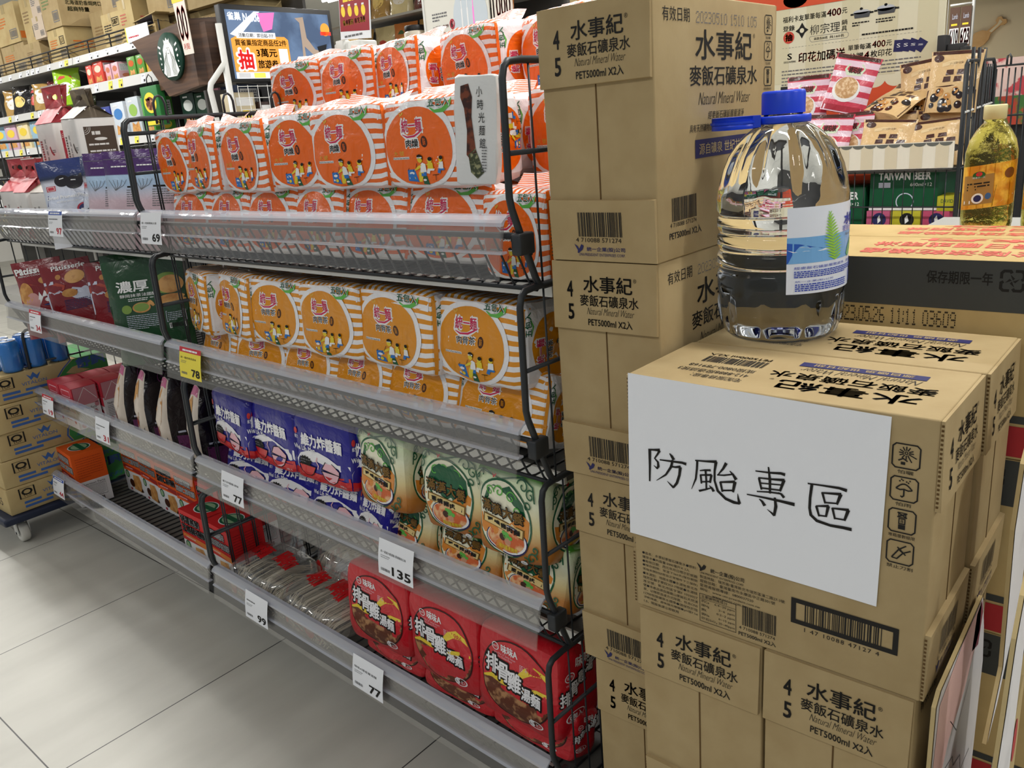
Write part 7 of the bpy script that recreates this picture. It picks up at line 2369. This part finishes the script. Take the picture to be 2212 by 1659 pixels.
p.poly([(-.03, .07), (-.03, .092), (-.014, .08), (0, .10), (.014, .08), (.03, .092), (.03, .07)], WHITE)
p.onto(b, lambda u, v, ly: (cx + u, 2.5775 - .0005 * ly, cz + v))
b.build('round_emblem', wp)
ht = thing('hanging_price_strip', 'slim white hanging strip with tall red zeros before the wood panel', 'sign', (0, 2.5, 0))
b = MB(); b.hexa([(-4.32, 0, 1.73), (-4.225, 0, 1.73), (-4.225, .003, 1.73), (-4.32, .003, 1.73), (-4.36, 0, 2.12), (-4.235, 0, 2.12), (-4.235, .003, 2.12), (-4.36, .003, 2.12)], mat('strip_cream', (236, 226, 214), .5))
p = Print(); p.rect(-4.352, 1.985, -4.238, 2.12, PYEL); p.text('00', -4.326, 1.80, -4.240, 1.965, PRED, bold=.02); p.text('利點', -4.310, 1.755, -4.25, 1.785, PRED); p.onto(b, lambda u, v, ly: (u, -.0008, v)); b.build('strip', ht)
b = MB(); b.tube([(-4.30, .001, 2.12), (-4.30, .001, CEIL)], .002, PB, 4); b.build('hanging_wire', ht)

# white bent post and the screen on the end of the aisle
wpst = thing('white_post', 'white bent steel post beside the wood panel and screen', 'post', (0, 0, 0))
b = MB(); b.tube([(-4.0, 2.53, .0), (-4.0, 2.53, 1.845)], .017, STEELW, 8); b.build('upright', wpst)
b = MB(); b.tube([(-4.0, 2.53, 1.66), (-4.0, 2.50, 1.63), (-4.0, 2.43, 1.56), (-4.0, 2.42, 1.53), (-4.0, 2.44, 1.30), (-4.0, 2.44, .0)], .015, STEELW, 8); b.build('bent_leg', wpst)
tv = thing('advert_screen', 'black framed advertising screen with an orange lottery panel', 'screen', (-4.0, 2.55, 1.565))
SW, SHh = .70, .375
b = MB(); b.box(-.05, .0, 0, SW, 0, SHh, PB, .006); b.build('frame', tv)
SCR = mat('screen_scene', (96, 118, 150), .25, emit=.55, mottle=((52, 64, 88), 6, .42, .6)); SPNK = mat('screen_pink', (232, 120, 190), .3, emit=.5); SORG = mat('screen_orange', (236, 160, 66), .3, emit=.5); SWHT = mat('screen_white', (236, 240, 246), .3, emit=.5); SBLK = mat('screen_dark', (36, 38, 44), .3); SRED = mat('screen_red', (214, 66, 64), .3, emit=.5); SBEI = mat('screen_beige', (176, 156, 140), .3, emit=.3); SYEL = mat('screen_yellow', (232, 226, 96), .3, emit=.5)
p = Print()
p.rect(.035, .045, .965, .93, SCR)
p.up()
p.poly([(.30, .90), (.34, .66), (.42, .70), (.46, .92)], SPNK); p.poly([(.05, .62), (.28, .92), (.33, .92), (.12, .58)], SWHT)
p.poly([(.64, .86), (.72, .88), (.73, .60), (.80, .44), (.86, .42), (.86, .36), (.78, .36), (.70, .48), (.70, .24), (.67, .24), (.68, .52), (.68, .80)], SBEI); p.poly([(.82, .48), (.92, .52), (.90, .40), (.84, .36)], SBLK)
p.ell(.92, .72, .045, .09, SORG, 18, 1); p.rect(.87, .64, .975, .69, SRED)
p.poly([(.05, .14), (.05, .56), (.10, .60), (.52, .60), (.55, .56), (.55, .17), (.52, .14), (.08, .13)], SORG); p.poly([(.05, .045), (.05, .13), (.62, .13), (.62, .045)], SWHT)
p.up()
p.text('雀巢', .05, .80, .16, .90, SWHT, bold=.04); p.text('Nestlé', .18, .79, .32, .89, SWHT, bold=.03)
p.rect(.10, .57, .44, .65, SWHT); p.rect(.20, .055, .30, .12, SYEL); p.rect(.07, .055, .17, .12, PAPER)
p.up()
p.text('活動日期：即日起-7/7', .12, .585, .42, .635, SBLK, bold=.02)
p.text('買雀巢指定商品任2件', .08, .475, .53, .555, SBLK, bold=.02)
p.text('抽', .08, .16, .22, .43, SWHT, bold=.10); p.up(); p.text('抽', .09, .175, .21, .415, SRED, bold=.05); p.layer -= 1
p.text('3萬元', .25, .33, .43, .44, SBLK, bold=.03); p.text('旅遊券', .25, .18, .43, .29, SBLK, bold=.03)
p.poly([(.45, .18), (.45, .44), (.53, .44), (.53, .18)], SWHT)
g = MB(); p.onto(g, plane((0, 0, 0), (0, SW, 0), (0, 0, SHh), (1, 0, 0), .0016, .0004)); g.build('picture', tv)
b = MB(); b.box(-.12, -.05, .25, .45, -1.565, .2, PB); b.build('stand', tv)
gm = thing('wire_mesh_panel', 'pale wire mesh panel with packets behind it, below the screen', 'rack', (-4.0, 2.56, 0))
b = MB()
for i in range(12):
    b.tube([(0, .02 + .06 * i, .1), (0, .02 + .06 * i, 1.55)], .0022, STEELW, 4)
for i in range(9):
    b.tube([(0, .02, 1.08 + .058 * i), (0, .68, 1.08 + .058 * i)], .0022, STEELW, 4)
b.box(-.30, -.28, 0, .7, 0, 1.55, DKB); b.box(-.28, 0, 0, .7, 0, .1, DKB); b.box(-.28, -.02, 0, .7, 1.34, 1.35, SHM); b.box(-.28, -.02, 0, .7, 1.19, 1.20, SHM); b.build('mesh', gm)
for i, (y, z, w, h, c, s_) in enumerate(((2.58, 1.35, .13, .17, (206, 192, 160), 'beige packet behind the wire mesh, under the white post'), (2.73, 1.35, .16, .12, (60, 40, 34), 'dark packet behind the wire mesh below the screen'), (2.92, 1.35, .15, .15, (90, 110, 170), 'blue packet behind the wire mesh below the screen'), (2.58, 1.20, .14, .12, (222, 186, 60), 'yellow packet low behind the wire mesh'), (2.74, 1.20, .20, .13, (206, 60, 56), 'red and green packet low behind the wire mesh'), (2.97, 1.20, .18, .13, (236, 160, 70), 'orange packet low behind the wire mesh'))):
    r = thing('mesh_packet', s_, 'packet', (-4.18, y, z), group='packets behind the wire mesh')
    b = MB(); b.box(0, .12, 0, w, 0, h, mat('packet_%d' % i, c, .4), .004)
    p = Print(); p.rect(.1, .6, .9, .85, WHITE); p.ell(.5, .3, .25, .18, (PYEL, PGREEN, SPNK)[i % 3], 16, 1); p.onto(b, lambda u, v, ly: (.1208, u * w, v * h)); b.build('packet_body', r)

# red notice on a white stand, dried goods, white board, 1000 sign
rn = thing('red_notice', 'dark red notice with four yellow pots and yellow lettering on a white pole', 'notice', (0, 3.0, 0))
b = MB(); b.hexa([(-3.635, 0, 1.735), (-3.40, 0, 1.715), (-3.40, .004, 1.715), (-3.635, .004, 1.735), (-3.60, 0, 2.03), (-3.36, 0, 2.02), (-3.36, .004, 2.02), (-3.60, .004, 2.03)], PAPER)
p = Print(); NRED = mat('notice_red', (150, 34, 44), .5)
p.poly([(-3.628, 1.772), (-3.402, 1.752), (-3.368, 2.01), (-3.597, 2.02)], NRED); p.up()
for i in range(4):
    u = -3.588 + .052 * i; v = 1.862 - .004 * i
    p.ell(u, v, .016, .026, PYEL, 14, 1); p.rect(u - .009, v + .024, u + .009, v + .033, PAPER)
p.text('餐桌服務 肯定滿意', -3.60, 1.795, -3.425, 1.822, PYEL, bold=.03); p.dashes(-3.58, 1.90, -3.42, 1.94, 2, PYEL, 4, fill=.6, per=1); p.dashes(-3.60, 1.735, -3.42, 1.752, 1, GREYINK, 5)
p.onto(b, lambda u, v, ly: (u, -.0008 - .0004 * ly, v)); b.build('sheet', rn)
b = MB(); b.tube([(-3.615, .02, 0), (-3.615, .02, 2.2)], .008, STEELW, 6); b.box(-3.66, -3.60, -.02, .03, 1.66, 1.73, STEELW, .006); b.box(-3.70, -3.49, .0, .12, .0, 1.72, STEELW, .01); b.build('white_stand', rn)
dg = thing('dried_goods_rack', 'wire and steel rack of bagged dried goods beyond the red notice', 'rack', (0, 0, 0))
b = MB(); b.box(-5.3, -3.3, 4.55, 4.58, 0, 2.5, DKB); b.box(-5.3, -3.3, 4.10, 4.55, 1.70, 1.72, SHM); b.box(-5.3, -3.3, 4.14, 4.55, 2.00, 2.015, SHM); b.box(-5.3, -3.3, 4.16, 4.55, 2.28, 2.295, SHM); b.box(-5.3, -3.3, 4.10, 4.55, 1.35, 1.37, SHM); b.box(-5.3, -3.3, 4.10, 4.55, 0, .1, SHM); b.build('shelves', dg)
b = MB()
for z in (1.75, 1.79):
    b.tube([(-5.3, 4.09, z), (-3.3, 4.09, z)], .004, PB, 5)
for i in range(11):
    b.tube([(-5.3 + .2 * i, 4.09, 1.70), (-5.3 + .2 * i, 4.09, 1.80)], .003, PB, 4)
b.build('front_wire', dg)
for row, z in enumerate((1.72, 2.015, 2.295)):
    for i in range(7):
        if row == 0 and i in (4, 5):
            continue
        k = (2, 8, 6, 2, 8, 1, 6)[(i + row * 2) % 7]
        foil(-4.85 + .215 * i, 4.20, z, .2, .25, FM[k], 8 * (i % 3) - 6, '%s bag of dried goods, %s on the %s shelf of the dried goods rack' % (COLN[k], ORD[i], ('low', 'middle', 'high')[row]), 'bags of dried goods', 140 + i + 10 * row)
for i, (x, w) in enumerate(((-4.10, .06), (-3.97, .055), (-3.86, .055), (-4.27, .075))):
    j = thing('food_jar', ('clear jar with a yellow lid, first of three on the dried goods rack', 'clear jar with a yellow lid, second of three on the dried goods rack', 'clear jar with a yellow lid, third of three on the dried goods rack', 'big pale jar with a dark lid beside the yellow-lidded jars')[i], 'jar', (x, 4.16, 1.72), group='jars on the dried goods rack')
    h = .115 if i < 3 else .17
    b = MB(); b.lathe([(w * .9, 0), (w, .008), (w, h - .012), (w * .86, h)], 24, NUT if i != 3 else mat('pale_jar', (216, 206, 190), .3)); b.build('jar_body', j)
    b = MB(); b.lathe([(w * .9, h), (w * .92, h + .004), (w * .92, h + .03), (w * .88, h + .033), (.001, h + .033)], 24, PYEL if i < 3 else PB, cap=False); b.build('lid', j)
wb = thing('offer_board', 'white offer board picturing three electric toothbrushes', 'sign', (0, 3.0, 0))
b = MB(); b.box(-3.0, -2.60, 0, .006, 1.58, 2.05, mat('offer_board_white', (226, 224, 214), .5)); 
p = Print()
p.ell(-2.715, 1.72, .105, .135, mat('pale_disc', (204, 214, 222), .5), 30, 2); p.up()
for i, mm in enumerate((WHITE, WHITE, SPNK)):
    u = -2.765 + .035 * i
    p.rect(u - .004, 1.62, u + .004, 1.76, mm); p.rect(u - .002, 1.76, u + .002, 1.80, mm); p.rect(u - .003, 1.795, u + .003, 1.815, GREYINK)
p.ell(-2.83, 1.705, .017, .022, REDL, 18, 1); p.up(); p.text('6', -2.838, 1.692, -2.828, 1.718, WHITE, bold=.05); p.text('4折', -2.826, 1.70, -2.817, 1.716, WHITE); p.layer = 1
p.text('200福利點', -2.955, 1.692, -2.905, 1.708, BLACK, bold=.02); p.text('+$699', -2.900, 1.692, -2.855, 1.708, PRED, bold=.02)
p.dashes(-2.955, 1.725, -2.86, 1.765, 3, GREYINK, 4, fill=.5); p.dashes(-2.955, 1.64, -2.88, 1.68, 4, GREYINK, 5, fill=.4); p.poly([(-2.95, 1.83), (-2.94, 1.90), (-2.92, 1.90), (-2.91, 1.83)], POTL)
p.onto(b, lambda u, v, ly: (u, -.0008 - .0004 * ly, v)); b.build('board', wb)
b = MB(); b.box(-3.012, -3.0, -.004, .01, 0, 2.05, STEELW); b.box(-3.012, -2.6, -.004, .01, 1.57, 1.58, STEELW); b.box(-2.61, -2.6, -.002, .008, 0, 1.58, STEELW); b.build('frame', wb)
s1 = thing('thousand_sign', 'small white sign with red figures reading 1000', 'sign', (0, 3.0, 0))
b = MB(); b.box(-2.595, -2.475, .01, .014, 1.64, 1.86, mat('strip_cream', (236, 226, 214), .5))
p = Print(); p.text('1000', -2.585, 1.695, -2.485, 1.79, PRED, bold=.02); p.rect(-2.595, 1.81, -2.475, 1.86, PYEL); p.onto(b, lambda u, v, ly: (u, .0092, v)); b.build('card', s1)
b = MB(); b.tube([(-2.535, .016, 0), (-2.535, .016, 1.66)], .006, STEELW, 6); b.build('stem', s1)
# cartons on a shelf run further off
fs = thing('far_shelving', 'distant shelving run stacked with kraft cartons', 'shelving', (0, 0, 0))
b = MB(); b.box(-6.5, -2.2, 5.3, 5.9, 0, 1.78, DKB); b.box(-6.5, -2.2, 5.25, 5.95, 1.78, 1.80, SHM); b.build('shelf_body', fs)
for i in range(11):
    r = thing('storage_carton', 'distant kraft carton on the far run, %s counted from the wood panel side' % (ORD[i]), 'carton', (-6.4 + .38 * i, 5.3, 1.80), group='cartons on the far shelving run')
    h = (.32, .40, .28, .36)[i % 4]
    b = MB(); b.box(0, .36, 0, .5, 0, h, KRAFT2 if i % 3 else KRAFT); b.build('box_body', r)
    p = Print(); p.dashes(.15, .4, .7, .7, 3, INKS['r'], i, fill=.4, per=1); p.frame(.62, .1, .9, .3, .02, GREYINK)
    b = MB(); p.onto(b, lambda u, v, ly: (u * .36, -.0008, v * h)); b.build('print', r)
